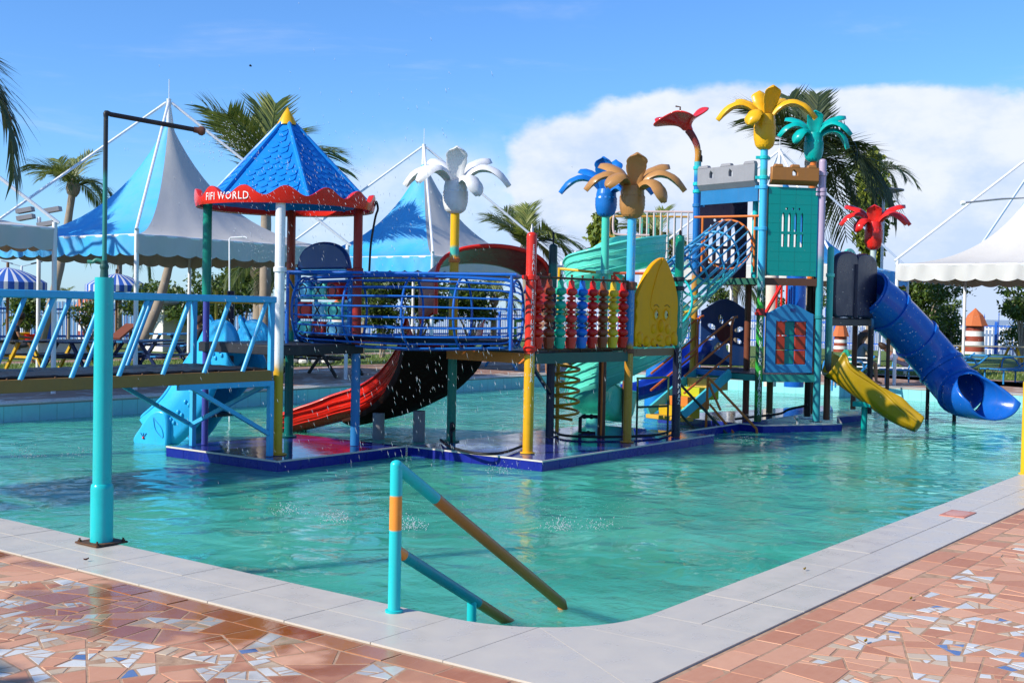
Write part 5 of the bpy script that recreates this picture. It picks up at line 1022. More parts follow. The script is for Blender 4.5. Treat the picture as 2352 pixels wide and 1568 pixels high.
# ------------------------------------------------------------------ stairs with coloured steps
nO = Vector((w2.y, -w2.x, 0)); nO = nO if nO.dot(FW) < 0 else -nO
st = thing('play_stairs', 'short stairs with yellow, lime and orange steps climbing to the castle tower', 'stairs', lv+w2*.8+nO*.6+Vector((0, 0, PZ)))
sa, sb_ = lv+w2*(L2*.40)+nO*.03, lv+w2*(L2*.92)+nO*.03; run = 1.14; cs_ = [P('step_sand', (.55, .36, .10), .35), M_lime, P('step_orange', (.56, .17, .03), .35), P('step_mustard', (.52, .34, .012), .35), P('step_tan', (.58, .33, .05), .35)]
for k in range(5):
    z1 = LZ-.02-(LZ-PZ)*(k)/5.0-.06; d0 = run*(k)/5; d1 = run*(k+1.25)/5; b = MB(); mid = (sa+sb_)/2+nO*(d0+d1)/2; zz0 = PZ if k == 4 else z1-.19
    b.box(mid+Vector((0, 0, (z1+zz0)/2)), ((sb_-sa).length-.08+(.14 if k == 4 else 0), d1-d0, z1-zz0), (w2, nO, Vector((0, 0, 1)))); b.build('step', cs_[k], st, bevel=.012)
b = MB(); b.box((sa+sb_)/2+nO*.02+Vector((0, 0, LZ+.01)), ((sb_-sa).length, .05, .09), (w2, nO, Vector((0, 0, 1)))); b.build('top_trim', M_tb, st)
for a in (sa, sb_):
    b = MB(); b.bar(a+Vector((0, 0, LZ+.02)), a+nO*(run+.02)+Vector((0, 0, PZ+.10)), .05, .15); b.build('stringer', P('stringer_aqua', (.06, .46, .56), .3), st)
    for k, h in enumerate((.34, .62, .92)):
        b = MB(); b.tube([a+Vector((0, 0, LZ+h)), a+nO*(run*.98)+Vector((0, 0, PZ+.12+h-.30*(0)))], .019, 8); b.build('handrail', P('rail_rust_orange', (.50, .11, .025), .35, .2, wear=.22, wearc=(.2, .03, .01)), st)
    b = MB(); b.tube([a+Vector((0, 0, LZ+.1)), a+Vector((0, 0, LZ+.80)), a+Vector((0, 0, LZ+.94))-nO*.05, a+Vector((0, 0, LZ+.96))-nO*.14], .022, 8); b.build('rail_post', P('rail_rust_orange', (.50, .11, .025), .35), st)
fr = thing('slanted_rail', 'rusty orange and dark green slanted bars reaching down into the water before the stairs', 'rail', gr(1640, 990, WZ)); M_fo = P('bar_orange', (.50, .13, .02), .4, .2, wear=.25, wearc=(.15, .03, .01)); M_fg = P('bar_dark_green', (.015, .035, .025), .4)
for (x0_, y0_, d0_), (x1_, y1_, d1_), m in (((1626, 866, 19.2), (1738, 985, 18.9), M_fo), ((1738, 985, 18.9), (1740, 1030, 18.9), M_fo), ((1626, 866, 19.2), (1621, 990, 19.2), M_fo), ((1630, 928, 19.2), (1695, 1006, 18.9), M_fo), ((1628, 880, 19.2), (1655, 942, 19.1), M_fo), ((1560, 880, 19.0), (1675, 1002, 18.7), M_fg), ((1560, 948, 18.9), (1604, 996, 18.7), M_fg)):
    b = MB(); b.tube([at(x0_, y0_, d0_), at(x1_, y1_, d1_)], .021, 8); b.build('bar', m, fr)
# ------------------------------------------------------------------ yellow slide, second tower and the tube slide
pts = [at(1893, 858, 19.9), at(1915, 872, 19.9), at(1960, 905, 19.8), at(2015, 943, 19.7), at(2060, 970, 19.55), at(2105, 990, 19.4)]; ysl = thing('yellow_slide', 'mustard yellow slide running from the tower down into the pool', 'slide', (pts[-1].x, pts[-1].y, WZ)); path = spline(pts, 26)
M_ys = P('yellow_slide_plastic', (.36, .225, .004), .3, .12, coat=.3); wall = [.34+.08*max(0, 1-i/7)-.14*max(0, (i-18)/8) for i in range(27)]; b = MB(); b.sheet(channel(path, .27, wall)); b.build('trough', M_ys, ysl, solid=.05, sub=1)
q = at(1985, 960, 19.75); b = MB(); b.lathe([(.05, -1.05), (.05, .12)], 14, (q.x, q.y, 0)); b.build('support_leg', M_tealp, ysl); b = MB(); b.box(q+Vector((0, 0, .16-q.z)), (.3, .3, .08)); b.build('support_bracket', M_tealp, ysl)
T2a = at(1903, 780, 20.15); T2b = at(2000, 780, 21.5); t2 = thing('slide_tower', 'small tower of mint and dark posts carrying the start of the blue tube slide', 'play tower', (T2a.x, T2a.y, PZ)); d2a = (T2b-T2a); d2a.z = 0
post(t2, T2a, .056, PZ, at(1908, 572, 20.15).z, bands('brown_mint_post2', [(0, (.06, .03, .02)), (.85, (.07, .30, .25)), (1.5, (.05, .46, .38))], .28, .2)); clamp(t2, T2a, at(1907, 632, 20.15).z, .056, M_mint, [(1, 0)])
T2c = at(2000, 900, 21.5); post(t2, T2b, .052, PZ, at(2004, 572, 21.5).z, bands('dark_blue_post2', [(0, (.02, .015, .02)), (1.45, (.02, .20, .42)), (1.75, (.45, .55, .55))], .28, .12), dome=False); clamp(t2, T2b, at(2003, 628, 21.5).z, .052, M_org); post(t2, at(1899, 900, 20.1), .05, PZ, .55, M_brn, dome=False)
zk = at(1950, 741, 20.8).z; b = MB(); b.bar(Vector((T2a.x, T2a.y, zk)), Vector((T2b.x, T2b.y, zk)), .05, .11); b.build('deck_beam', P('grey_brown_beam', (.10, .075, .065), .5), t2); b = MB(); b.plate([tuple(v[:2]) for v in (T2a, T2b, T2b+FW*1.1, T2a+FW*1.1)], (0, 0, zk+.07), (1, 0, 0), (0, 1, 0), .03); b.build('deck', M_dark, t2)
post(t2, T2a+FW*1.1, .05, PZ, 2.3, M_brn, dome=False); post(t2, T2b+FW*1.0, .05, PZ, 2.3, M_brn, dome=False)
qr = Vector((T2b.x, T2b.y, at(2004, 572, 21.5).z)); tr = thing('palm_topper', 'glossy red plastic palm flower above the blue tube slide', 'palm flower', qr); topper(tr, qr-Vector((0, 0, .01)), .96, M_flow_r, [(D_(-84), 'd', .95, 0), (D_(-50), 'f', .85, 0), (D_(-118), 'u', .95, 0), (D_(0), 's', .68, 0), (D_(170), 's', .55, 0), (D_(115), 'u', .95, 0), (D_(70), 'd', .95, 0), (D_(86), 'd', 1., 0)], hb=.52)
el = thing('elephant_panel', 'dark charcoal elephant ear shaped panel between the mint and red palm posts', 'play panel', (T2a.x, T2a.y, zk)); uE = d2a.normalized(); LE = d2a.length; ez = zk+.07; nE = uE.cross(Vector((0, 0, 1)))
for s, a0_ in ((0, .05), (1, .53)):
    w = LE*.47; hE = 1.16; pr = [(.02, .0), (.5, .03), (.90, .0), (1.0, .08), (1.0, .5), (1.0, .80), (.9, .94), (.55, 1.0), (.2, .99), (.0, .93), (.0, .4)]; pr = pr if s else [(1-a, c) for a, c in pr][::-1]
    b = MB(); b.plate([(a*w*1.12, c*hE) for a, c in smooth_poly(pr)], Vector((T2a.x, T2a.y, ez))+uE*(a0_*LE-.02)+nE*.02, uE, (0, 0, 1), .10); b.build('ear', M_char, el, bevel=.035)
b = MB(); b.tube(spline([Vector((T2a.x, T2a.y, ez))+uE*(LE*.51)+nE*.06+Vector((0, 0, z)) for z in (.95, .6, .3, .02)], 12), [.05]*5+[.055]*4+[.06]*4, 10); b.build('trunk_ridge', M_char, el)
qd = Vector((T2a.x, T2a.y, ez))+uE*(LE*.45)+FW*.06+Vector((0, 0, .88)); b = MB(); b.lathe([(.20, -.02), (.34, -.02), (.34, .02), (.20, .02), (.20, -.02)], 32, qd, (uE, Vector((0, 0, 1)), -nE)); dsk = b.build('port_ring', M_mint, el)
for k in range(16):
    a = 2*math.pi*k/16; b = MB(); b.lathe([(.022, 0), (.022, .006), (0, .006)], 8, qd+uE*(math.cos(a)*.27)+Vector((0, 0, math.sin(a)*.27))+nE*.022, (uE, Vector((0, 0, 1)), nE)); b.build('bolt_hole', M_navy, dsk)
tp = [at(1990, 672, 21.55), at(2036, 708, 21.75), at(2092, 764, 21.95), at(2146, 824, 22.05), at(2186, 876, 21.8), at(2214, 904, 21.4)]
tbs = thing('tube_slide', 'royal blue enclosed tube slide with flanged joints ending in a scoop at the water', 'tube slide', (tp[-1].x, tp[-1].y, WZ)); path = spline(tp, 40); rT = .405
b = MB(); b.tube(path, rT, 32, cap=False); b.build('tube', M_tube, tbs, solid=.02)
for k in (1, 9, 18, 27, 38):
    b = MB(); d = (path[k+1]-path[k-1]).normalized(); b.tube([path[k]-d*.035, path[k]-d*.03, path[k]+d*.03, path[k]+d*.035], [rT+.012, rT+.045, rT+.045, rT+.012], 32, cap=False); b.build('flange', M_tube, tbs)
e = path[-1]; d = (path[-1]-path[-2]).normalized(); dh = Vector((d.x, d.y, 0)).normalized(); s2 = dh.cross(Vector((0, 0, 1))); rows = []
for i in range(9):
    s = i/8; row = []
    half = math.pi*(1-.56*s)
    for k in range(25):
        a = -math.pi/2+half*(k/12-1); row.append(e+dh*(-.04+s*.56)+RT*(.28*s*s)+s2*(math.cos(a)*rT*(1+.22*s))+Vector((0, 0, math.sin(a)*rT*(1-.10*s)-.05*s)))
    rows.append(row)
b = MB(); b.sheet(rows); b.build('outlet_scoop', M_tube, tbs, solid=.03)
for k, dz in ((22, 0), (34, 0)):
    q = path[k]; b = MB(); b.lathe([(.035, -1.05), (.035, q.z-rT+.02)], 12, (q.x, q.y, 0)); b.build('support_leg', P('dark_brown_post', (.03, .018, .015), .4), tbs)
q = path[9]; b = MB(); b.lathe([(.035, -1.05), (.035, q.z-rT)], 12, (q.x, q.y, 0)); b.build('support_leg', P('rust_post', (.10, .045, .03), .5), tbs)
# royal blue slide seen between the posts
pts = [at(1628, 800, 21.8), at(1600, 830, 21.7), at(1555, 872, 21.4), at(1510, 902, 21.2), at(1470, 916, 21.1), at(1445, 920, 21.)]; s3 = thing('blue_slide', 'royal blue straight slide behind the dark name post', 'slide', (pts[-1].x, pts[-1].y, WZ)); b = MB(); b.sheet(channel(spline(pts, 20), .26, .26)); b.build('trough', P('ultramarine_plastic', (.01, .05, .42), .25, coat=.4), s3, solid=.03, sub=1)
q = at(1515, 800, 23.5); col_ = thing('blue_column', 'fat blue plastic column standing behind the mint spiral slide', 'column', (q.x, q.y, WZ)); b = MB(); b.lathe([(.30, -1.05), (.27, .3), (.22, .9), (.20, 1.2), (0, 1.22)], 20, (q.x, q.y, 0)); b.build('column', M_tb, col_)
q = gr(1832, 975, PZ); ns = thing('ground_spout', 'small bent grey spout standing on the tower platform', 'water spout', q); b = MB(); b.tube(spline([q, q+Vector((0, 0, .07)), q+Vector((-.03, 0, .12)), q+Vector((-.07, .02, .11))], 10), .028, 10); b.build('pipe', M_steel, ns)
b = MB(); b.tube(spline([gr(1690, 962, PZ+.05), gr(1730, 957, PZ+.05), gr(1790, 950, PZ+.08), gr(1812, 940, PZ+.16), gr(1856, 930, PZ+.25)], 20), .02, 8); o = b.build('pipe', M_black, None); tag(o, 'black pipe crossing the castle tower platform behind the posts', 'pipe')
# ------------------------------------------------------------------ peaked canopy tents
def tent(cx, cy, label, cols, half=2.75, ve=2.86, apex=5.9, skip=()):
    t = thing('canopy_tent', label, 'tent', (cx, cy, 0), 'peaked canopy tents round the pool'); c = Vector((cx, cy, 0)); h = half-.03
    prof = lambda s: ve+(apex-.35-ve)*((1-s)**2.5*.88+(1-s)*.12) 
    sides = {'-x': (Vector((-1, 0, 0)), Vector((0, -1, 0))), '+x': (Vector((1, 0, 0)), Vector((0, 1, 0))), '-y': (Vector((0, -1, 0)), Vector((1, 0, 0))), '+y': (Vector((0, 1, 0)), Vector((-1, 0, 0)))}
    rr = random.Random(int(cx*10))
    for k, (d, e) in sides.items():
        m = cols[k]; rows = []; rows2 = []; ph = rr.uniform(0, 6)
        for i in range(19):
            s = .02+.98*i/18; row = []; row2 = []
            for j in range(25):
                u = -1+2*j/24; sag = .10*math.sin(math.pi*s)*(1-u*u) + .018*s*(1-u*u)*math.sin(u*17+ph+3*s)
                sq = d*s+e*(s*u); bl_ = (1-s)**1.4; sq = sq.lerp(sq.normalized()*(s*1.04), bl_); p = c+sq*h+Vector((0, 0, prof(s)-sag*(1-bl_))); row.append(p); row2.append(p-Vector((0, 0, .012))-d*.006)
            rows.append(row); rows2.append(row2)
        b = MB(); b.sheet(rows); b.build('canopy_panel', m, t, sharp=60)
        b = MB(); b.sheet(rows2); b.build('canopy_lining', M_cbeige, t, sharp=60)
        top = []; bot = []; n = 132; ns = 12
        for j in range(n+1):
            u = -1+2*j/n; w = .012*math.sin(j*.5+ph); o = c+d*(half+w)+e*(half*u); top.append(o+Vector((0, 0, ve-.005))); bot.append(o+d*(.02*math.sin(j*.33))+Vector((0, 0, ve-.34-.055*abs(math.sin(math.pi*ns*j/n))**.8)))
        mid = [(a+q)/2+d*.012*math.sin(i*.7) for i, (a, q) in enumerate(zip(top, bot))]
        b = MB(); b.sheet([top, mid, bot]); b.build('valance', m, t, sharp=60); b = MB(); b.sheet([[p-d*.012 for p in r] for r in (top, mid, bot)]); b.build('valance_lining', M_cbeige, t, sharp=60)
        b = MB(); b.tube([c+d*h+e*h+Vector((0, 0, ve-.02)), c+d*h-e*h+Vector((0, 0, ve-.02))], .03, 8); b.build('eave_tube', M_wht, t)
    for sx in (-1, 1):
        for sy in (-1, 1):
            q = c+Vector((sx*h, sy*h, 0)); b = MB(); b.tube([q, q+Vector((0, 0, ve+.1))], .042, 12); b.build('pole', M_wht, t); b = MB(); b.tube([q+Vector((sx*.05, sy*.05, ve+.08)), c+Vector((sx*.04, sy*.04, apex))], .030, 8); b.build('ridge_tube', M_wht, t)
    b = MB(); b.tube([c+Vector((0, 0, apex-.5)), c+Vector((0, 0, apex+.08))], .05, 10); b.tube([c+Vector((0, 0, apex)), c+Vector((0, 0, apex+.5))], .008, 6); b.build('finial', M_wht, t); return t
Wc, Bc = M_cwhite, M_cblue
tent(16.1, 21.4, 'blue and white peaked canopy behind the bridge, in shade of a palm', {'-x': Bc, '-y': Wc, '+x': Bc, '+y': Wc}); tent(24.4, 21.4, 'blue and white peaked canopy behind the white palm flower', {'-x': Bc, '-y': Wc, '+x': Bc, '+y': Wc}, apex=5.95)
tent(9.0, 21.4, 'white canopy corner at the edge of the picture beside the bridge', {'-x': Bc, '-y': Wc, '+x': Wc, '+y': Bc}); tent(30.8, 14.0, 'blue canopy behind the castle tower and the red palm flower', {'-x': Wc, '-y': Bc, '+x': Wc, '+y': Bc}, apex=6.1)
tent(30.8, 6.98, 'white canopy with a blue seam beyond the tube slide', {'-x': Wc, '-y': Wc, '+x': Wc, '+y': Bc})
# small pipes with flood nozzles near the tents
q = at(532, 600, 19.); t = thing('shower_pipe', 'thin white shower pipe with a bent arm in front of the white canopy', 'shower pipe', (q.x, q.y, 0)); b = MB(); top = at(527, 549, 19.); b.tube([Vector((q.x, q.y, -.3)), top, at(530, 546, 19.), at(562, 544, 18.9), at(568, 547, 18.9)], .012, 8); b.build('pipe', M_wht, t)
q = at(2212, 466, 17.5); t = thing('spray_arm', 'thin grey spray pipe reaching in front of the white canopy', 'spray arm', q); b = MB(); b.tube([at(2212, 466, 17.5), at(2300, 457, 17.5), at(2420, 452, 17.6), Vector((*at(2420, 452, 17.6)[:2], -1.05))], .014, 8); b.build('pipe', M_steel, t); b = MB(); b.lathe([(.03, -.03), (.035, .0), (.03, .03)], 10, at(2212, 466, 17.5), (FW, UP, RT)); b.build('nozzle', M_wht, t)
# ------------------------------------------------------------------ striped parasol huts
def parasol(px, py, dep, rad, label, z0=None):
    q = at(px, py, dep); t = thing('striped_parasol', label, 'parasol', (q.x, q.y, 0), 'striped parasols by the lake fence'); zt = q.z; b = MB(); n = 48; rows = []
    for r_, z in ((.02, 0), (.35, -.10), (.7, -.30), (1., -.55)): rows.append([Vector((q.x+math.cos(2*math.pi*k/n)*rad*r_, q.y+math.sin(2*math.pi*k/n)*rad*r_, zt+z*rad*.72)) for k in range(n)])
    rows.append([Vector((p.x, p.y, p.z-.20-.03*abs(math.sin(k*math.pi/4)))) for k, p in enumerate(rows[-1])]); b.sheet(rows, closed=True)
    b.build('canopy', stripes('blue_white_stripe', (.02, .10, .42), (.62, .64, .66), 24), t, sharp=30); post(t, q, .04, 0, zt+.12, M_wood, 'pole')
parasol(268, 628, 40., 1.0, 'small blue and white striped parasol behind the teal post'); parasol(18, 614, 34., 1.05, 'blue and white striped parasol at the picture edge above the bridge')
# ------------------------------------------------------------------ fences along the lake
def fence(a, c, label, lab2, n):
    a = Vector((*a, 0)); c = Vector((*c, 0)); u = (c-a).normalized(); L = (c-a).length; o = Vector((-u.y, u.x, 0)); t = thing('picket_fence', label, 'fence', a, 'fences along the lake'); b = MB()
    k = 0; s = 0.
    while s < L:
        p = a+u*s; hgt = 1.5+.18*math.sin(s*1.1); b.box(p+Vector((0, 0, hgt/2)), (.05, .02, hgt), (u, o, UP)); s += .16
    o_p = b.build('pickets', M_wht, t); o_p['kind'] = 'stuff'; o_p['label'] = 'row of slim white pickets'
    for z in (.25, 1.15): b = MB(); b.bar(a+Vector((0, 0, z)), c+Vector((0, 0, z)), .04, .05); b.build('rail', M_wht, t)
    t2 = thing('blue_fence', lab2, 'fence', a+o*.6, 'fences along the lake'); m = P('fence_blue', (.015, .11, .50), .35)
    for z in (.30, 1.30): b = MB(); b.bar(a+o*.6+Vector((0, 0, z)), c+o*.6+Vector((0, 0, z)), .04, .07); b.build('rail', m, t2)
    pk = MB(); pk.lathe([(.018, 0), (.018, 1.72), (.028, 1.74), (0, 1.98)], 6); pm = pk.mesh('picket', m); pp = MB(); pp.box((0, 0, .75), (.12, .12, 1.5)); ppm = pp.mesh('post', m)
    for k in range(n):
        s = L*(k+.5)/n; M = Matrix.Translation(a+o*.6+u*s) @ Matrix.Diagonal((1, 1, rnd.uniform(.92, 1.08), 1)); part('picket', pm, t2, M)
        if k % 6 == 0: part('post', ppm, t2, Matrix.Translation(a+o*.6+u*(s+.1)))
fence((EX-.6, EY-.6), (-2, EY-.6), 'white picket fence along the lake shore behind the canopies', 'blue spiked steel fence standing before the lawn behind the canopies', 90)
fence((EX-.6, -12), (EX-.6, EY-.6), 'white picket fence along the lake beyond the tube slide', 'blue spiked steel fence beyond the tube slide', 84)
# ------------------------------------------------------------------ lighthouse models on the shore
def lighthouse(px, dep, h, r, label):
    q = at(px, 730, dep); t = thing('toy_lighthouse', label, 'lighthouse', (q.x, q.y, -.3), 'striped lighthouse models on the shore'); n = 7
    for k in range(n):
        b = MB(); z0 = -.3+h*k/n; z1 = -.3+h*(k+1)/n; b.lathe([(r*(1.1-.2*k/n), z0), (r*(1.1-.2*(k+1)/n), z1)], 16, (q.x, q.y, 0)); b.build('band', P('lighthouse_brown', (.26, .05, .025), .5) if k % 2 == 0 else M_curb, t)
    b = MB(); b.lathe([(r*1.35, h-.3), (r*.8, h+.18), (0, h+.5)], 8, (q.x, q.y, 0)); b.build('cap_roof', P('roof_orange', (.50, .13, .04), .6), t, sharp=10)
lighthouse(2240, 53., 1.6, .42, 'brown and white striped lighthouse with an orange cap beyond the tube slide'); lighthouse(205, 48, 1.7, .42, 'small striped lighthouse seen through the bridge railing'); lighthouse(785, 47, 1.6, .40, 'red and white lighthouse seen through the cage tunnel'); lighthouse(1932, 54, 1.0, .30, 'dark striped lighthouse behind the seated woman')
# ------------------------------------------------------------------ plants
def leaf_cloud(name, parent, blobs, n, size, mat, seed, droop=0.):
    r = np.random.RandomState(seed); bl = np.array(blobs, dtype=float); vol = (bl[:, 3]*bl[:, 4]*bl[:, 5])**.7; idx = r.choice(len(bl), n, p=vol/vol.sum()); d = r.normal(size=(n, 3)); d /= np.linalg.norm(d, axis=1)[:, None]; rad = r.uniform(.35, 1., n)**.45
    c = bl[idx, :3]+d*rad[:, None]*bl[idx, 3:6]*(1+.18*r.normal(size=(n, 1))); ln = size*r.uniform(.6, 1.3, n); ax = d*.7+r.normal(size=(n, 3))*.7; ax[:, 2] -= droop+.1; ax /= np.linalg.norm(ax, axis=1)[:, None]; s = np.cross(ax, r.normal(size=(n, 3))); s /= np.linalg.norm(s, axis=1)[:, None]; w = ln*.24
    nz = np.cross(ax, s); v = np.zeros((n, 4, 3)); v[:, 0] = c-ax*ln[:, None]*.5; v[:, 1] = c+s*w[:, None]+nz*ln[:, None]*.08; v[:, 2] = c+ax*ln[:, None]*.5; v[:, 3] = c-s*w[:, None]+nz*ln[:, None]*.08
    M = wm(parent).inverted(); o_ = np.array(M.translation); o = np_tris(name, v.reshape(-1, 3)+o_, 4, mat); o.parent = parent; return o
def shrub(name, label, cat, px, py, dep, rx, rz, n, seed, base=0., mat=None, size=.16, group='shrubs and trees by the lake', trunk=.06):
    c = at(px, py, dep); t = thing(name, label, cat, (c.x, c.y, base), group); r = random.Random(seed); bl = []
    for k in range(11):
        a = r.uniform(0, 6.28); e = r.uniform(0, .72)*rx; bl.append((c.x+math.cos(a)*e, c.y+math.sin(a)*e, c.z+r.uniform(-.72, .72)*rz*(1-.5*e/rx), rx*r.uniform(.26, .46), rx*r.uniform(.26, .46), rz*r.uniform(.25, .42)))
    leaf_cloud('crown', t, bl, n, size, mat or M_leaf, seed)
    for k, q in enumerate(bl[:7]):
        b = MB(); b.tube(spline([(c.x+r.uniform(-.05, .05), c.y+r.uniform(-.05, .05), base-.05), (c.x+(q[0]-c.x)*.3, c.y+(q[1]-c.y)*.3, base+(q[2]-base)*.5), q[:3]], 6), [trunk*(1-.75*i/6) for i in range(7)], 6); b.build('limb' if k else 'trunk', M_bark, t)
    return t
SH = [(470, 690, 39, 2.1, 1.05, 4200, 'leafy green shrub by the fence behind the green gazebo post'), (555, 655, 41, 1.6, 1.35, 3600, 'tall leafy shrub rising under the white canopy'), (350, 700, 39.5, 1.3, .7, 1800, 'low shrub by the blue fence beside a leaning palm trunk'), (880, 690, 38, 1.6, 1.1, 3600, 'dense green shrub seen through the cage tunnel'), (960, 680, 39, 1.4, 1.2, 3200, 'round green shrub behind the yellow post'), (1085, 700, 40, 1.4, 1.0, 2600, 'green shrub behind the end of the cage tunnel'),
      (835, 655, 40, .9, .9, 1500, 'small shrub beside the dark red gazebo post'), (2120, 705, 44, 2.0, 1.5, 5200, 'big green bush under the white canopy beyond the tube slide'), (2190, 740, 46, 1.3, 1.1, 2600, 'green bush beside the striped lighthouse'), (2050, 700, 45, 1.2, 1.3, 2400, 'green bush behind the red palm post'), (2350, 690, 40, 1.0, .8, 2200, 'dark tree at the picture edge by the lake fence'), (2345, 770, 43, .9, .6, 1300, 'yellowish shrub at the picture edge below the dark tree'), (1865, 700, 42, .7, .9, 1300, 'shrub seen between the tower posts'), (1650, 690, 44, .9, .7, 1200, 'sparse shrub under the net tunnel'), (1768, 690, 43, .6, .7, 900, 'small shrub seen beside the green swirl post'),
      (548, 790, 30.5, .45, .30, 1200, 'clipped round bush beside the white planter'), (1320, 735, 45, 1.2, .8, 1500, 'shrub behind the mint spiral slide'), (60, 705, 40, 1.2, .8, 1700, 'shrub at the fence behind the bridge railing'), (205, 720, 41, .9, .6, 1100, 'low shrub at the fence beside the teal post')]
for i, (px, py, d, rx, rz, n, lab) in enumerate(SH): shrub('shrub', lab, 'shrub', px, py, d, rx, rz, n, 20+i, size=.17 if n > 1500 else .13)
# weeping and vine-covered trees
def weeper(px, py, dep, rx, rz, n, label, seed, mat):
    c = at(px, py, dep); t = thing('weeping_tree', label, 'tree', (c.x, c.y, 0), 'shrubs and trees by the lake'); bl = []; r = random.Random(seed)
    for k in range(12): s = k/11; bl.append((c.x+r.uniform(-.2, .2)*rx, c.y+r.uniform(-.2, .2)*rx, c.z+rz*(1-2*s), rx*(.25+.75*math.sin(.5+2.2*s)), rx*(.25+.75*math.sin(.5+2.2*s)), rz*.22))
    leaf_cloud('crown', t, bl, n, .26, mat, seed, 1.0); b = MB(); b.tube([(c.x, c.y, -.1), (c.x+.05, c.y, c.z), (c.x, c.y, c.z+rz)], [.12, .08, .02], 8); b.build('trunk', M_bark, t)
weeper(2003, 480, 41, .55, 1.65, 4200, 'tall vine-covered tree behind the red palm flower', 71, M_vine); weeper(1385, 545, 42, .50, .75, 1700, 'drooping tree behind the blue palm post', 72, M_vine)
# palms: fronds share a few meshes
def frond_mesh(seed, ln=1., n=38, arch=.55, mat=None):
    r = random.Random(seed); b = MB(); pts = [bez([(0, 0, 0), (.35, 0, .30*arch+.12), (.75, 0, .22*arch), (1.0, 0, -.42*arch)], i/16)*ln for i in range(17)]; b.tube(pts, [.018*ln*(1-.8*i/16) for i in range(17)], 5)
    for i in range(n):
        t = .10+.88*i/n; k = min(15, int(t*16)); f = t*16-k; p = pts[k].lerp(pts[k+1], f); tg = (pts[k+1]-pts[k]).normalized()
        L = ln*.46*math.sin(min(1., t*1.5+.25)*math.pi*.62)**.8*r.uniform(.8, 1.1)*(1-.45*max(0, t-.7)/.3)
        for sgn in (-1, 1):
            d = (tg*(.85+.5*t)+Vector((0, sgn, 0))*.85+Vector((0, 0, r.uniform(-.15, .35)-.05))).normalized(); s = d.cross(Vector((0, 0, 1))).normalized()*(ln*.010); m_ = p+d*L*.5; e = p+d*L+Vector((0, 0, -L*.14)); up_ = Vector((0, 0, ln*.004))
            b.add([p-s*.6, p+s*.6, m_+s, m_-s, e], [(0, 1, 2, 3), (3, 2, 4)])
    return b.mesh('frond', mat or M_pal)
FM = {m.name: [frond_mesh(i, 1., 38, a, m) for i, a in enumerate((.15, .4, .7, 1.05))] for m in (M_pal, M_pal2, M_pald)}
def palm(px, py, dep, ln, n, label, seed, mat, lean=(0, 0), els=(-.35, 1.25), base=0., trunk=.10, azs=None, wind=None):
    c = at(px, py, dep); b0 = Vector((c.x+lean[0], c.y+lean[1], base)); t = thing('palm_tree', label, 'palm tree', b0, 'coconut palms round the pool'); r = random.Random(seed)
    pl = spline([b0, b0.lerp(c, .5)+Vector((lean[0]*-.12, lean[1]*-.12, 0)), c], 14); mb = MB(); mb.tube(pl, [trunk*(1.15-.35*i/14)*(1+.06*(i % 2)) for i in range(15)], 10); mb.build('trunk', M_bark, t)
    mb = MB(); mb.ball(c, trunk*1.7, 8, 6, (1, 1, 1.4)); mb.build('crown_heart', M_bark, t)
    for k in range(n):
        az = (azs[k % len(azs)] if azs else 2*math.pi*(k*.382))+r.uniform(-.2, .2); el = els[0]+(els[1]-els[0])*((k*.618) % 1.)
        v = 3 if el < 0 else 2 if el < .45 else 1 if el < .85 else 0; L = ln*r.uniform(.8, 1.12)
        M = Matrix.Translation(c) @ Matrix.Rotation(az, 4, 'Z') @ Matrix.Rotation(-el*.85, 4, 'Y') @ Matrix.Rotation(r.uniform(-.6, .6), 4, 'X') @ Matrix.Scale(L, 4); part('frond', FM[mat.name][v], t, M)
    return t
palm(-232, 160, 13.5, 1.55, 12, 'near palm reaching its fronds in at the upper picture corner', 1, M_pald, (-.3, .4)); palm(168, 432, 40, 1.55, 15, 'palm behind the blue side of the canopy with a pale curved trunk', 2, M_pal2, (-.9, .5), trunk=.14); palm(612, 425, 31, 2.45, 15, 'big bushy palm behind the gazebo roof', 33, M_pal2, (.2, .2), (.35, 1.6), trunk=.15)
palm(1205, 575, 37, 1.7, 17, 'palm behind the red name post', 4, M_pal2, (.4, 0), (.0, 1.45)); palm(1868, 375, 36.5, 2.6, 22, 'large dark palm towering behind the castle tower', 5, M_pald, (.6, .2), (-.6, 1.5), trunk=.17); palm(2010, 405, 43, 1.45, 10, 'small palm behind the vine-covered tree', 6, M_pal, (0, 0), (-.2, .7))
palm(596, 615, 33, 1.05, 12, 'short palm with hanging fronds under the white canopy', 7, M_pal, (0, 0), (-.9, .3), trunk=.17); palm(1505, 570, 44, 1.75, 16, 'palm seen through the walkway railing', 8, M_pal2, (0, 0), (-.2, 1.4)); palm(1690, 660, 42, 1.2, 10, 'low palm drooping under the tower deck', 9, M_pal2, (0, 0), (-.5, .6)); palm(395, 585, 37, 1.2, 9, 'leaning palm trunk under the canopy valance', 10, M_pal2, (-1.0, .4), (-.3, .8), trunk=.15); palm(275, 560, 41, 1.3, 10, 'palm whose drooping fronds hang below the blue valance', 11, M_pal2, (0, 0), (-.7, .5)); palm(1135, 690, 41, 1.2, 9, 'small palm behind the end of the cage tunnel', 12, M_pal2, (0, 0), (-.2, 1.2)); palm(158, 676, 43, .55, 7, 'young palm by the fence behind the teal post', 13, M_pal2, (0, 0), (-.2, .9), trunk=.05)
q = Vector((9.3, 22.8, 6.6)); pv = palm(-420, 100, 21, 1.9, 16, 'palm standing outside the picture whose shadow falls on the blue canopy', 14, M_pal, (0, 0), (-.3, 1.2)); pv.location = pv.location+(Vector((9.6, 24.2, 0))-Vector((pv.location.x, pv.location.y, 0)))
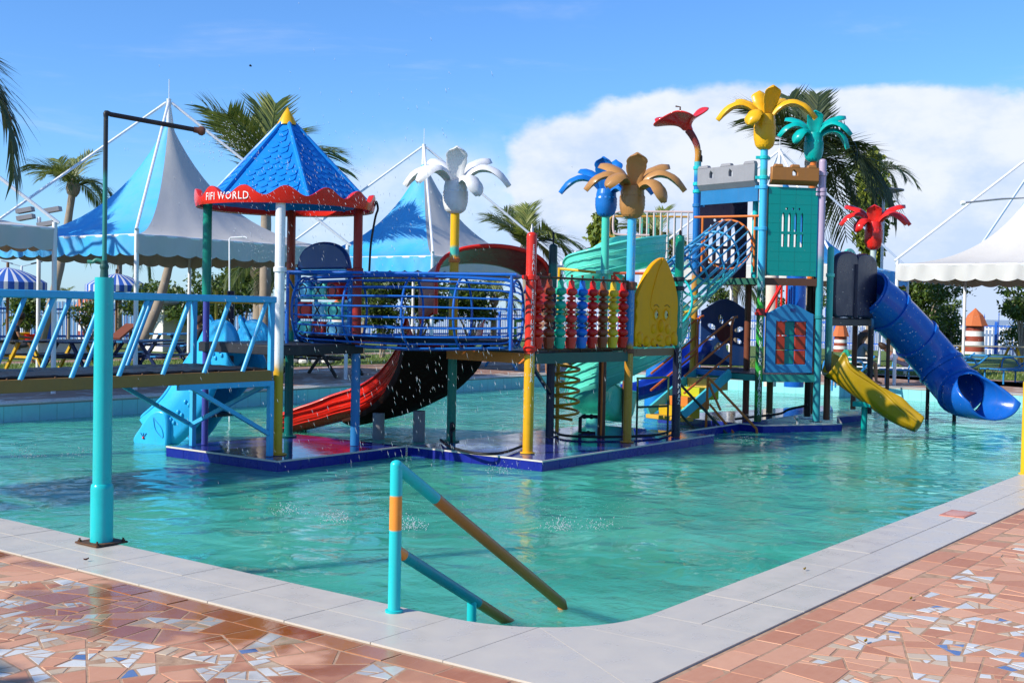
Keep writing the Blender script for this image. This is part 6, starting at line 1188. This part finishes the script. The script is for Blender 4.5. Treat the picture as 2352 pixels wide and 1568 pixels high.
tx, ty_ = -4.80, 7.93; tr_ = thing('shade_tree', 'broad tree beside the mosaic paving whose shade falls on the picture corner', 'tree', (tx, ty_, 0)); bl = [(tx+math.cos(k*2.4)*.75*math.sqrt(k/12), ty_+math.sin(k*2.4)*.75*math.sqrt(k/12), 4.6+rnd.uniform(-.15, .15), .5, .5, .28) for k in range(13)]; leaf_cloud('crown', tr_, bl, 14000, .26, M_leaf, 99); b = MB(); b.tube([(tx, ty_, -.1), (tx-.1, ty_, 2.2), (tx, ty_, 4.5)], [.16, .13, .06], 10); b.build('trunk', M_bark, tr_)
# ------------------------------------------------------------------ lamps
def lamp(px, py, dep, label, kind):
    c = at(px, py, dep); t = thing('solar_lamp', label, 'lamp', (c.x, c.y, 0), 'lamps round the garden'); post(t, c, .045, 0, c.z, M_wht, 'pole')
    if kind == 'disc': b = MB(); b.lathe([(.06, -.25), (.10, -.10), (.62, .02), (.62, .06), (0, .08)], 24, c); b.build('lamp_head', M_gray, t)
    elif kind == 'arms':
        for s in (-1, 1): b = MB(); b.bar(c, c+RT*(s*.55)+Vector((0, 0, .14)), .03); b.build('arm', M_steel, t); b = MB(); b.box(c+RT*(s*.62)+Vector((0, 0, .17)), (.42, .22, .04), ((RT+UP*(.25*s)).normalized(), FW, (UP-RT*(.25*s)).normalized())); b.build('solar_panel' if s > 0 else 'lamp_head', M_dark if s > 0 else M_steel, t)
    else:
        for k, (dx, dz) in enumerate(((-.32, .18), (.30, .20), (-.30, .02), (.16, -.12))): b = MB(); b.box(c+RT*dx+Vector((0, 0, dz)), (.36, .22, .10), ((RT+UP*.2).normalized(), FW, (UP-RT*.2).normalized())); b.build('flood_lamp', M_gray, t)
lamp(1322, 578, 43, 'solar street lamp with two arms behind the sprinkler post', 'arms'); lamp(2030, 440, 38, 'grey disc lamp on a pole in front of the vine-covered tree', 'disc'); lamp(90, 502, 27, 'cluster of small floodlights above the white canopy corner', 'flood'); lamp(50, 612, 50, 'distant street lamp above the striped parasol', 'arms')
# ------------------------------------------------------------------ garden furniture
def picnic(px, py, label, c_top, c_frame, rz=.4, L=1.7, z=0.):
    q = gr(px, py, z); t = thing('picnic_table', label, 'picnic table', q, 'tables on the lawn'); Rm = Matrix.Rotation(rz, 3, 'Z'); ax = [Rm @ Vector(a) for a in ((1, 0, 0), (0, 1, 0), (0, 0, 1))]; X_, Y_, Z_ = ax
    for k in range(5): b = MB(); b.box(q+Y_*((k-2)*.155)+Z_*.74, (L, .14, .035), ax); b.build('table_plank', c_top[k % len(c_top)], t, bevel=.004)
    for s in (-1, 1):
        for k in range(2): b = MB(); b.box(q+Y_*(s*(.62+.15*k))+Z_*.44, (L, .13, .035), ax); b.build('seat_plank', c_top[(k+1) % len(c_top)], t, bevel=.004)
        for e in (-1, 1): b = MB(); b.bar(q+X_*(e*L*.38)+Y_*(s*.72), q+X_*(e*L*.38)+Y_*(s*.20)+Z_*.72, .06); b.build('leg', c_frame, t)
    for e in (-1, 1): b = MB(); b.bar(q+X_*(e*L*.36)+Y_*.8+Z_*.41, q+X_*(e*L*.36)-Y_*.8+Z_*.41, .05); b.build('cross_bar', c_frame, t)
M_lb = P('furniture_blue', (.03, .24, .55), .4); M_nb = P('furniture_navy', (.012, .03, .11), .4); M_yb = P('furniture_yellow', (.55, .34, .02), .4); M_gb = P('furniture_green', (.10, .30, .04), .4); M_bb = P('furniture_black', (.02, .02, .022), .5); M_cb = P('furniture_cream', (.55, .42, .25), .5)
picnic(215, 862, 'dark navy picnic table under the canopy behind the bridge', [M_nb], M_nb, .2, 2.2); picnic(340, 858, 'navy and sky blue picnic table near the second canopy pole', [M_nb, M_lb], M_nb, .5, 2.2); picnic(420, 826, 'blue picnic table on the lawn behind the indigo post', [M_lb, M_nb], M_nb, .2, 1.9); picnic(120, 862, 'black picnic table with yellow bench rails behind the bridge', [M_bb], M_yb, .1, 1.8)
picnic(740, 862, 'dark picnic table seen below the gazebo deck', [M_bb], M_bb, .3, 1.7); picnic(1150, 845, 'dark picnic table with blue legs behind the red post', [M_bb, M_nb], M_lb, .3, 1.8); picnic(2260, 848, 'long bench table with cream, green and blue planks beyond the tube slide', [M_cb, M_gb, M_lb, M_bb], M_yb, -.75, 2.6)
def lounger(px, py, label, m, cush=None, rz=.6):
    q = gr(px, py); t = thing('sun_lounger', label, 'lounger', q, 'loungers at the pool side'); Rm = Matrix.Rotation(rz, 3, 'Z'); X_, Y_, Z_ = [Rm @ Vector(a) for a in ((1, 0, 0), (0, 1, 0), (0, 0, 1))]
    for s in (-1, 1):
        b = MB(); b.tube(spline([q+X_*-.85+Y_*(s*.3)+Z_*.36, q+X_*.3+Y_*(s*.3)+Z_*.36, q+X_*.95+Y_*(s*.3)+Z_*.72], 12), .022, 8); b.build('side_tube', m, t)
        for e in (-.7, .35): b = MB(); b.tube([q+X_*e+Y_*(s*.3)+Z_*.36, q+X_*e+Y_*(s*.3)], .022, 8); b.build('leg', m, t)
        b = MB(); b.tube(spline([q+X_*-.1+Y_*(s*.34)+Z_*.36, q+X_*.0+Y_*(s*.36)+Z_*.60, q+X_*.35+Y_*(s*.36)+Z_*.60, q+X_*.5+Y_*(s*.32)+Z_*.44], 14), .02, 8); b.build('armrest', m, t)
    for k in range(11):
        x = -.82+k*.17; z = .37 if x < .32 else .37+(x-.32)*.56; b = MB(); b.box(q+X_*x+Z_*z, (.12, .60, .02), (X_, Y_, Z_)); b.build('slat', cush or m, t)
lounger(2185, 876, 'light blue lounger with curved armrests behind the tube slide', M_lb, None, -.6); lounger(2330, 880, 'light blue lounger at the picture edge with a mesh back', M_lb, None, -.5); lounger(2075, 880, 'white cushioned lounger holding a reclining person', M_lb, M_wht, -.65); lounger(1925, 893, 'white lounger beside the seated woman', M_lb, M_wht, -.2); lounger(1600, 850, 'light blue garden chair behind the stairs', M_lb, None, 1.0)
# white service box and planter
q = gr(405, 806); t = thing('service_box', 'white concrete service box with an overhanging slab top on the lawn', 'service box', q); X_, Y_ = Vector((1, 0, 0)), Vector((0, 1, 0))
b = MB(); b.box(q+Vector((.3, 0, .8)), (2.6, 1.2, 1.6)); b.build('body', M_curb, t, bevel=.02); b = MB(); b.box(q+Vector((.3, 0, 1.64)), (3.0, 1.5, .10)); b.build('slab_top', M_curb, t, bevel=.01); b = MB(); b.box(q+Vector((.5, -.62, .75)), (.7, .05, 1.1)); b.build('door', P('box_door', (.42, .40, .34), .6), t)
q = gr(548, 838); t = thing('planter', 'white stone-faced planter holding a clipped bush', 'planter', q); b = MB(); b.lathe([(.36, 0), (.42, .34), (.36, .36), (.34, .28), (0, .28)], 12, q); b.build('bowl', M_curb, t, sharp=20)
q = gr(930, 842); t = thing('stone_border', 'low ring of white and grey stones on the lawn', 'stones', gr(715, 835)); q = gr(715, 835)
for k in range(9): b = MB(); b.ball(q+Vector((math.cos(k*.7)*.5, math.sin(k*.7)*.5, .08)), .13, 7, 5, (1, 1.2, .8)); b.build('stone', M_curb if k % 2 else M_gray, t)
q = gr(1360, 838); t = thing('stone_wall', 'low wall of rounded grey stones behind the mint slide', 'wall', q); r = random.Random(4)
b = MB(); b.box(q+Vector((0, 0, .28)), (.22, 1.9, .56)); b.build('core', P('wall_mortar', (.16, .14, .13), .9), t)
for i in range(12):
    for j in range(4): b = MB(); b.ball(q+Vector((-.12, -.88+.16*i+.08*(j % 2), .07+.14*j)), .078, 7, 5, (.6, 1, .85)); b.build('stone', P('stone_%d' % ((i+j) % 3), [(.22, .19, .18), (.14, .12, .12), (.30, .25, .22)][(i+j) % 3], .8), t)
# beach towel hanging, play house colours beyond the beads
q = at(1943, 835, 28.6); t = thing('beach_towel', 'green beach towel with red and yellow border draped to a peak', 'towel', (q.x, q.y, .4)); rows = []
for i in range(9):
    s = i/8; rows.append([at(1943, 803, 28.6)+RT*((k-4)/4*(.04+.42*s))+FW*(.05*math.sin(k*1.7)*s)-Vector((0, 0, .70*s-.05*abs(k-4)/4*s)) for k in range(9)])
b = MB(); b.sheet(rows[:7]); b.build('cloth', P('towel_green', (.02, .36, .22), .9), t, solid=.012); b = MB(); b.sheet(rows[6:8]); b.build('yellow_border', P('towel_yellow', (.60, .40, .03), .9), t, solid=.012); b = MB(); b.sheet(rows[7:]); b.build('red_border', P('towel_red', (.55, .05, .02), .9), t, solid=.012)
q = at(1222, 770, 34.); t = thing('garden_swing', 'small red and green garden swing behind the red post', 'swing', (q.x, q.y, 0)); b = MB(); b.tube([Vector((q.x-.8, q.y, 0)), Vector((q.x-.8, q.y, 1.3)), Vector((q.x+1.2, q.y-.6, 1.35)), Vector((q.x+1.2, q.y-.6, 0))], .05, 8); b.build('frame', M_gb, t); b = MB(); b.plate([(0, 0), (.9, 0), (.9, .7), (.35, .7)], Vector((q.x-.6, q.y, .3)), (.9, -.4, 0), (0, 0, 1), .06); b.build('seat', M_org, t)
q = at(290, 760, 35.); t = thing('wooden_ramp', 'brown wooden slide board leaning behind the teal post', 'slide board', (q.x, q.y, 0)); b = MB(); b.bar(at(262, 778, 34.), at(302, 745, 35.), .35, .06); b.build('board', P('ramp_brown', (.20, .06, .03), .6), t); b = MB(); b.tube([at(300, 745, 35.), Vector((*at(300, 745, 35.)[:2], 0))], .05, 8); b.build('prop', M_bb, t)
# red-barred climbing frame and white column seen through the tower
q = at(1800, 680, 26.5); t = thing('climbing_frame', 'red barred climbing frame with a blue panel beyond the tower posts', 'climbing frame', (q.x, q.y, 0))
for k, px in enumerate((1785, 1796, 1808)): b = MB(); b.tube([at(px, 640, 26.5), Vector((*at(px, 640, 26.5)[:2], .9))], .025, 8); b.build('bar', M_red, t)
b = MB(); b.tube([at(1755, 725, 26.3), at(1800, 645, 26.3)], .04, 8); b.build('slanted_rail', M_red, t); c = at(1828, 690, 26.8); b = MB(); b.lathe([(.22, 0), (.22, 2.6)], 16, (c.x, c.y, 0)); b.build('blue_column', M_tube, t); c = at(1773, 690, 26.8); b = MB(); b.lathe([(.14, 0), (.14, 2.9)], 16, (c.x, c.y, 0)); b.build('white_column', P('cream_column', (.62, .52, .44), .5), t)
q = at(1330, 830, 27.); t = thing('ladder_rails', 'two slanting tan rails with mint ends behind the coil climber', 'rails', (q.x, q.y, WZ))
for (xa, ya), (xb, yb) in (((1290, 828), (1338, 868)), ((1318, 822), (1362, 852))): b = MB(); b.tube([at(xa, ya, 20.5), at(xb, yb, 20.3)], .03, 8); b.build('rail', P('rail_tan', (.50, .26, .06), .4), t)
# ------------------------------------------------------------------ people
def person(label, loc, face, pose, shirt, legs, hair, extra=None):
    t = thing('person', label, 'person', loc); f = Vector((math.cos(face), math.sin(face), 0)); s = Vector((-f.y, f.x, 0)); o = Vector(loc); U_ = lambda a, b_, c: o+f*a+s*b_+Vector((0, 0, c))
    if pose == 'stand': J = dict(pel=(0, 0, .92), ch=(0, 0, 1.25), nk=(.0, 0, 1.45), hd=(.03, 0, 1.60), kn=(.03, .10, .49), an=(-.02, .10, .08), toe=(.16, .12, .03), sh=(0, .18, 1.38), el=(-.02, .24, 1.10), wr=(.10, .22, .88))
    elif pose == 'sit': J = dict(pel=(0, 0, .50), ch=(.06, 0, .82), nk=(.12, 0, 1.02), hd=(.18, 0, 1.16), kn=(.42, .11, .52), an=(.46, .11, .10), toe=(.62, .12, .04), sh=(.08, .18, .95), el=(.16, .24, .70), wr=(.36, .14, .68))
    elif pose == 'swim': J = dict(pel=(-.3, 0, -.55), ch=(-.08, 0, -.30), nk=(.04, 0, -.08), hd=(.08, 0, .06), kn=(-.7, .1, -.8), an=(-.9, .1, -.9), toe=(-1., .1, -.9), sh=(-.02, .18, -.14), el=(.25, .30, -.10), wr=(.50, .22, -.02))
    else: J = dict(pel=(0, 0, .46), ch=(-.30, 0, .58), nk=(-.50, 0, .74), hd=(-.60, 0, .86), kn=(.45, .10, .58), an=(.85, .10, .46), toe=(.95, .12, .52), sh=(-.42, .18, .66), el=(-.20, .27, .55), wr=(.0, .16, .60))
    def skin(name, chains, mat, parent):
        vs = []; es = []; rs = []; idx = {}
        for ch in chains:
            prev = None
            for nm, p, r in ch:
                if nm not in idx: idx[nm] = len(vs); vs.append(tuple(U_(*p)-o)); rs.append(r)
                if prev is not None: es.append((prev, idx[nm]))
                prev = idx[nm]
        me = bpy.data.meshes.new(name); me.from_pydata(vs, es, []); me.materials.append(mat); ob = bpy.data.objects.new(name, me); COL.objects.link(ob); ob.parent = parent
        ob.modifiers.new('skin', 'SKIN'); lay = me.skin_vertices[0].data if me.skin_vertices else None
        if lay is None: bm = bmesh.new(); bm.from_mesh(me); bm.verts.layers.skin.verify(); bm.to_mesh(me); bm.free(); lay = me.skin_vertices[0].data
        for i, r in enumerate(rs): lay[i].radius = r if isinstance(r, tuple) else (r, r)
        lay[0].use_root = True; q = ob.modifiers.new('smooth', 'SUBSURF'); q.levels = q.render_levels = 2; q = None
        for p_ in me.polygons: p_.use_smooth = True
        return ob
    mir = lambda p: (p[0], -p[1], p[2]); md = lambda a, c, k=.5: tuple(a[i]*(1-k)+c[i]*k for i in range(3)); body = []
    spine = [('pel', J['pel'], (.14, .11)), ('ch', J['ch'], (.15, .11)), ('nk', J['nk'], .052), ('hd0', md(J['nk'], J['hd'], .55), .07), ('hd', J['hd'], .088), ('hdt', md(J['nk'], J['hd'], 1.5), .055)]; body.append(spine)
    for sg, fn in (('l', lambda p: p), ('r', mir)):
        body.append([('pel', J['pel'], .13), ('hip'+sg, md(J['pel'], fn(J['kn']), .22), .085), ('kn'+sg, fn(J['kn']), .055), ('cf'+sg, md(fn(J['kn']), fn(J['an']), .35), .052), ('an'+sg, fn(J['an']), .034), ('toe'+sg, fn(J['toe']), .026)])
        w = fn(J['wr']); e = fn(J['el']); hd = tuple(w[i]+(w[i]-e[i])*.28 for i in range(3)); body.append([('ch', J['ch'], .13), ('sh'+sg, fn(J['sh']), .055), ('el'+sg, e, .038), ('wr'+sg, w, .026), ('pm'+sg, hd, .030)])
        for k in range(4): body.append([('pm'+sg, hd, .03), ('fa%d' % k+sg, (hd[0]+(w[0]-e[0])*.16, hd[1]+(k-1.5)*.018, hd[2]+(w[2]-e[2])*.16), .009), ('fb%d' % k+sg, (hd[0]+(w[0]-e[0])*.28, hd[1]+(k-1.5)*.02, hd[2]+(w[2]-e[2])*.28-.015), .008)])
    bd = skin('body', body, M_skin, t)
    cl = [[('pel', J['pel'], (.165, .13)), ('wst', md(J['pel'], J['ch'], .45), (.145, .118)), ('ch', J['ch'], (.172, .13)), ('cl', md(J['ch'], J['nk'], .72), (.10, .085))]]
    for sg, fn in (('l', lambda p: p), ('r', mir)): cl.append([('ch', J['ch'], .15), ('sh'+sg, fn(J['sh']), .070), ('sl'+sg, md(fn(J['sh']), fn(J['el']), .55), .056)])
    skin('shirt', cl, shirt, t); lg = []
    for sg, fn in (('l', lambda p: p), ('r', mir)): lg.append([('pel', J['pel'], (.16, .135)), ('hip'+sg, md(J['pel'], fn(J['kn']), .22), .105), ('lk'+sg, md(J['pel'], fn(J['kn']), .92), .082)])
    skin('shorts', lg, legs, t); hdw = U_(*J['hd']); up_h = (Vector(J['hd'])-Vector(J['nk'])).normalized(); upw = f*up_h.x+Vector((0, 0, up_h.z)); b = MB()
    g_ = []
    for i in range(9):
        a = math.pi*i/8*.62; g_.append([hdw+upw*(math.cos(a)*.135+.02)+(f*math.cos(p_)+s*math.sin(p_))*(math.sin(a)*.112)-f*.022 - (upw*.05*max(0, -math.cos(p_)))*(i/8) for p_ in [2*math.pi*k/16 for k in range(16)] if True])
    b.sheet(g_, closed=True); hr_ = b.build('hair', hair, t, solid=.012)
    if extra == 'long':
        b = MB(); b.tube([hdw-f*.07+upw*.05, hdw-f*.12-upw*.12, U_(*J['nk'])-f*.10-Vector((0, 0, .12)), U_(*J['ch'])-f*.13], [.08, .09, .085, .04], 10); b.build('long_hair', hair, t)
    for sg in (-1, 1): b = MB(); b.ball(hdw+f*.088+s*(sg*.033)+upw*.01, .011, 6, 5); b.build('eye', M_inkl, t); b = MB(); b.ball(hdw+s*(sg*.092)-f*.005, .022, 6, 5, (.9, .5, 1.2)); b.build('ear', M_skin, t)
    b = MB(); b.ball(hdw+f*.098-upw*.015, .016, 6, 5, (1.1, .8, 1.3)); b.build('nose', M_skin, t); b = MB(); b.ball(hdw+f*.086-upw*.052, .02, 6, 4, (.5, 1.1, .35)); b.build('mouth', P('lips', (.25, .07, .05), .5), t); return t
fr_ = math.atan2(RT.y, RT.x)
q = gr(1968, 884); person('seated woman in a grey dress with long brown hair, bending over a lounger', q, fr_+.35, 'sit', P('dress_grey', (.16, .16, .19), .8), P('dress_grey', (.16, .16, .19), .8), M_hair, 'long')
q = gr(2088, 878); person('person in a patterned shirt reclining on the white lounger', q, fr_-.15, 'recline', P('shirt_pattern', (.16, .18, .30), .8, .5), P('shorts_dark', (.05, .05, .07), .8), M_hair)
q = gr(1246, 861); person('barefoot person standing at the far pool edge behind the bead panel', q, math.atan2(-.6, -.8), 'stand', P('shirt_white', (.45, .45, .48), .8), P('shorts_navy', (.04, .05, .10), .8), M_hair)
q = gr(1318, 893, WZ); person('swimmer in a white top with wet hair beside the mint slide', (q.x, q.y, WZ+.22), math.atan2(-.6, -.8)-.9, 'swim', P('shirt_wet', (.55, .56, .60), .6), P('shorts_navy', (.04, .05, .10), .8), P('wet_hair', (.10, .03, .02), .35))
q = gr(447, 838); person('person in dark clothes seated at the blue picnic table', q, fr_+1.2, 'sit', P('shirt_black', (.02, .02, .025), .8), P('shorts_dark', (.05, .05, .07), .8), M_hair)
q = gr(28, 838); person('person in dark clothes seated in the shade behind the bridge railing', q, fr_+.4, 'sit', P('shirt_black', (.02, .02, .025), .8), P('shorts_dark', (.05, .05, .07), .8), M_hair)
for lab, px, py, m in (('yellow plastic basket on the low wall behind the bridge railing', 48, 772, M_yel), ('red plastic basket on the low wall behind the bridge railing', 74, 776, M_red)):
    q = at(px, py, 33.); t = thing('basket', lab, 'basket', q, 'baskets behind the bridge'); b = MB(); b.lathe([(.17, -.2), (.24, .08), (.26, .10), (.22, .08), (.15, -.17)], 14, q); b.build('bowl', m, t)
q = at(90, 800, 33.5); t = thing('low_wall', 'low white wall with dark top slab behind the bridge', 'wall', (q.x, q.y, 0)); b = MB(); b.box((q.x, q.y, .22), (3.6, .25, .44)); b.build('wall_body', M_curb, t); b = MB(); b.box((q.x, q.y, .48), (3.8, .40, .07)); b.build('top_slab', M_dark, t)
# ------------------------------------------------------------------ falling water
def spray():
    r = np.random.RandomState(11); segs = []
    def fall(n, px, py, dep, spx, spy, ln, slope):
        for _ in range(n):
            x = r.normal(px, spx); y = r.normal(py, spy); d = r.normal(dep[0], dep[1]); p = at(x, y, d)
            if p.z < WZ+.02: continue
            l = ln*r.uniform(.6, 1.8); v = RT*(slope+r.normal(0, .05))-Vector((0, 0, 1)); v.normalize(); segs.append((p, p+v*l, r.uniform(.0012, .0027)))
    fall(520, 760, 640, (11.5, 1.2), 190, 240, .035, .35); fall(260, 700, 420, (12.5, .6), 90, 60, .028, .5); fall(260, 1010, 900, (12.2, 1.0), 150, 110, .05, .25); fall(170, 2130, 830, (17.5, .8), 60, 110, .012, .1); fall(110, 2210, 620, (17.5, .8), 70, 110, .010, .1)
    fall(120, 1950, 700, (17.5, .8), 130, 110, .010, .1); fall(200, 520, 320, (8.3, .3), 38, 22, .012, .9); fall(40, 1597, 340, (20.3, .1), 5, 14, .02, .2); fall(80, 590, 570, (17.5, .3), 22, 16, .02, .6)
    for px, py, n in ((945, 1215, 190), (770, 1200, 150), (660, 1180, 90), (1290, 1218, 190), (1380, 1215, 70), (60, 1050, 150), (170, 1048, 60), (1150, 1085, 80), (720, 965, 40), (1590, 1015, 80), (1730, 1020, 80), (2080, 1000, 80)):
        for _ in range(n):
            q = gr(px+r.normal(0, 20), py+r.normal(0, 3), WZ); h = abs(r.normal(0, .045))*(1 if py > 1060 else 1.4); p = q+Vector((0, 0, h)); segs.append((p, p+Vector((r.normal(0, .004), r.normal(0, .004), r.uniform(.004, .02))), r.uniform(.002, .0055)))
    for _ in range(900):
        q = gr(r.uniform(550, 1450), r.normal(1175, 32), WZ); h = abs(r.normal(0, .02)); p = q+Vector((0, 0, h)); segs.append((p, p+Vector((0, 0, .006)), r.uniform(.001, .002)))
    v = []; f = []
    for a, c, w in segs:
        k = len(v); d = (c-a).normalized(); x = d.orthogonal().normalized()*w; y = d.cross(x); m = (a+c)/2; v += [a, m+x, m-x*.5+y*.87, m-x*.5-y*.87, c]; f += [(k, k+2, k+1), (k, k+3, k+2), (k, k+1, k+3), (k+4, k+1, k+2), (k+4, k+2, k+3), (k+4, k+3, k+1)]
    me = bpy.data.meshes.new('water_drops'); me.from_pydata([tuple(q) for q in v], [], f)
    m, g, b = newmat('water_drop'); b.inputs['Base Color'].default_value = (.80, .86, .90, 1); b.inputs['Roughness'].default_value = .1; b.inputs['IOR'].default_value = 1.33; b.inputs['Transmission Weight'].default_value = .35; me.materials.append(m)
    for p in me.polygons: p.use_smooth = True
    o = bpy.data.objects.new('water_drops', me); COL.objects.link(o); o['kind'] = 'stuff'; o['label'] = 'falling spray drops and splashes over the pool'; o['category'] = 'water spray'
spray()
q = at(575, 152, 60.); t = thing('bird', 'tiny dark bird flying high in the blue sky', 'bird', q); b = MB(); b.ball(q, .05, 8, 6, (1.8, .7, .6)); b.build('body', M_bb, t)
for s in (-1, 1): b = MB(); b.sheet([[q+RT*.02, q+RT*.08+Vector((0, 0, s*.01))], [q+RT*-.02+FW*(s*.14)+Vector((0, 0, .04)), q+RT*.05+FW*(s*.15)+Vector((0, 0, .04))]]); b.build('wing', M_bb, t, solid=.02)
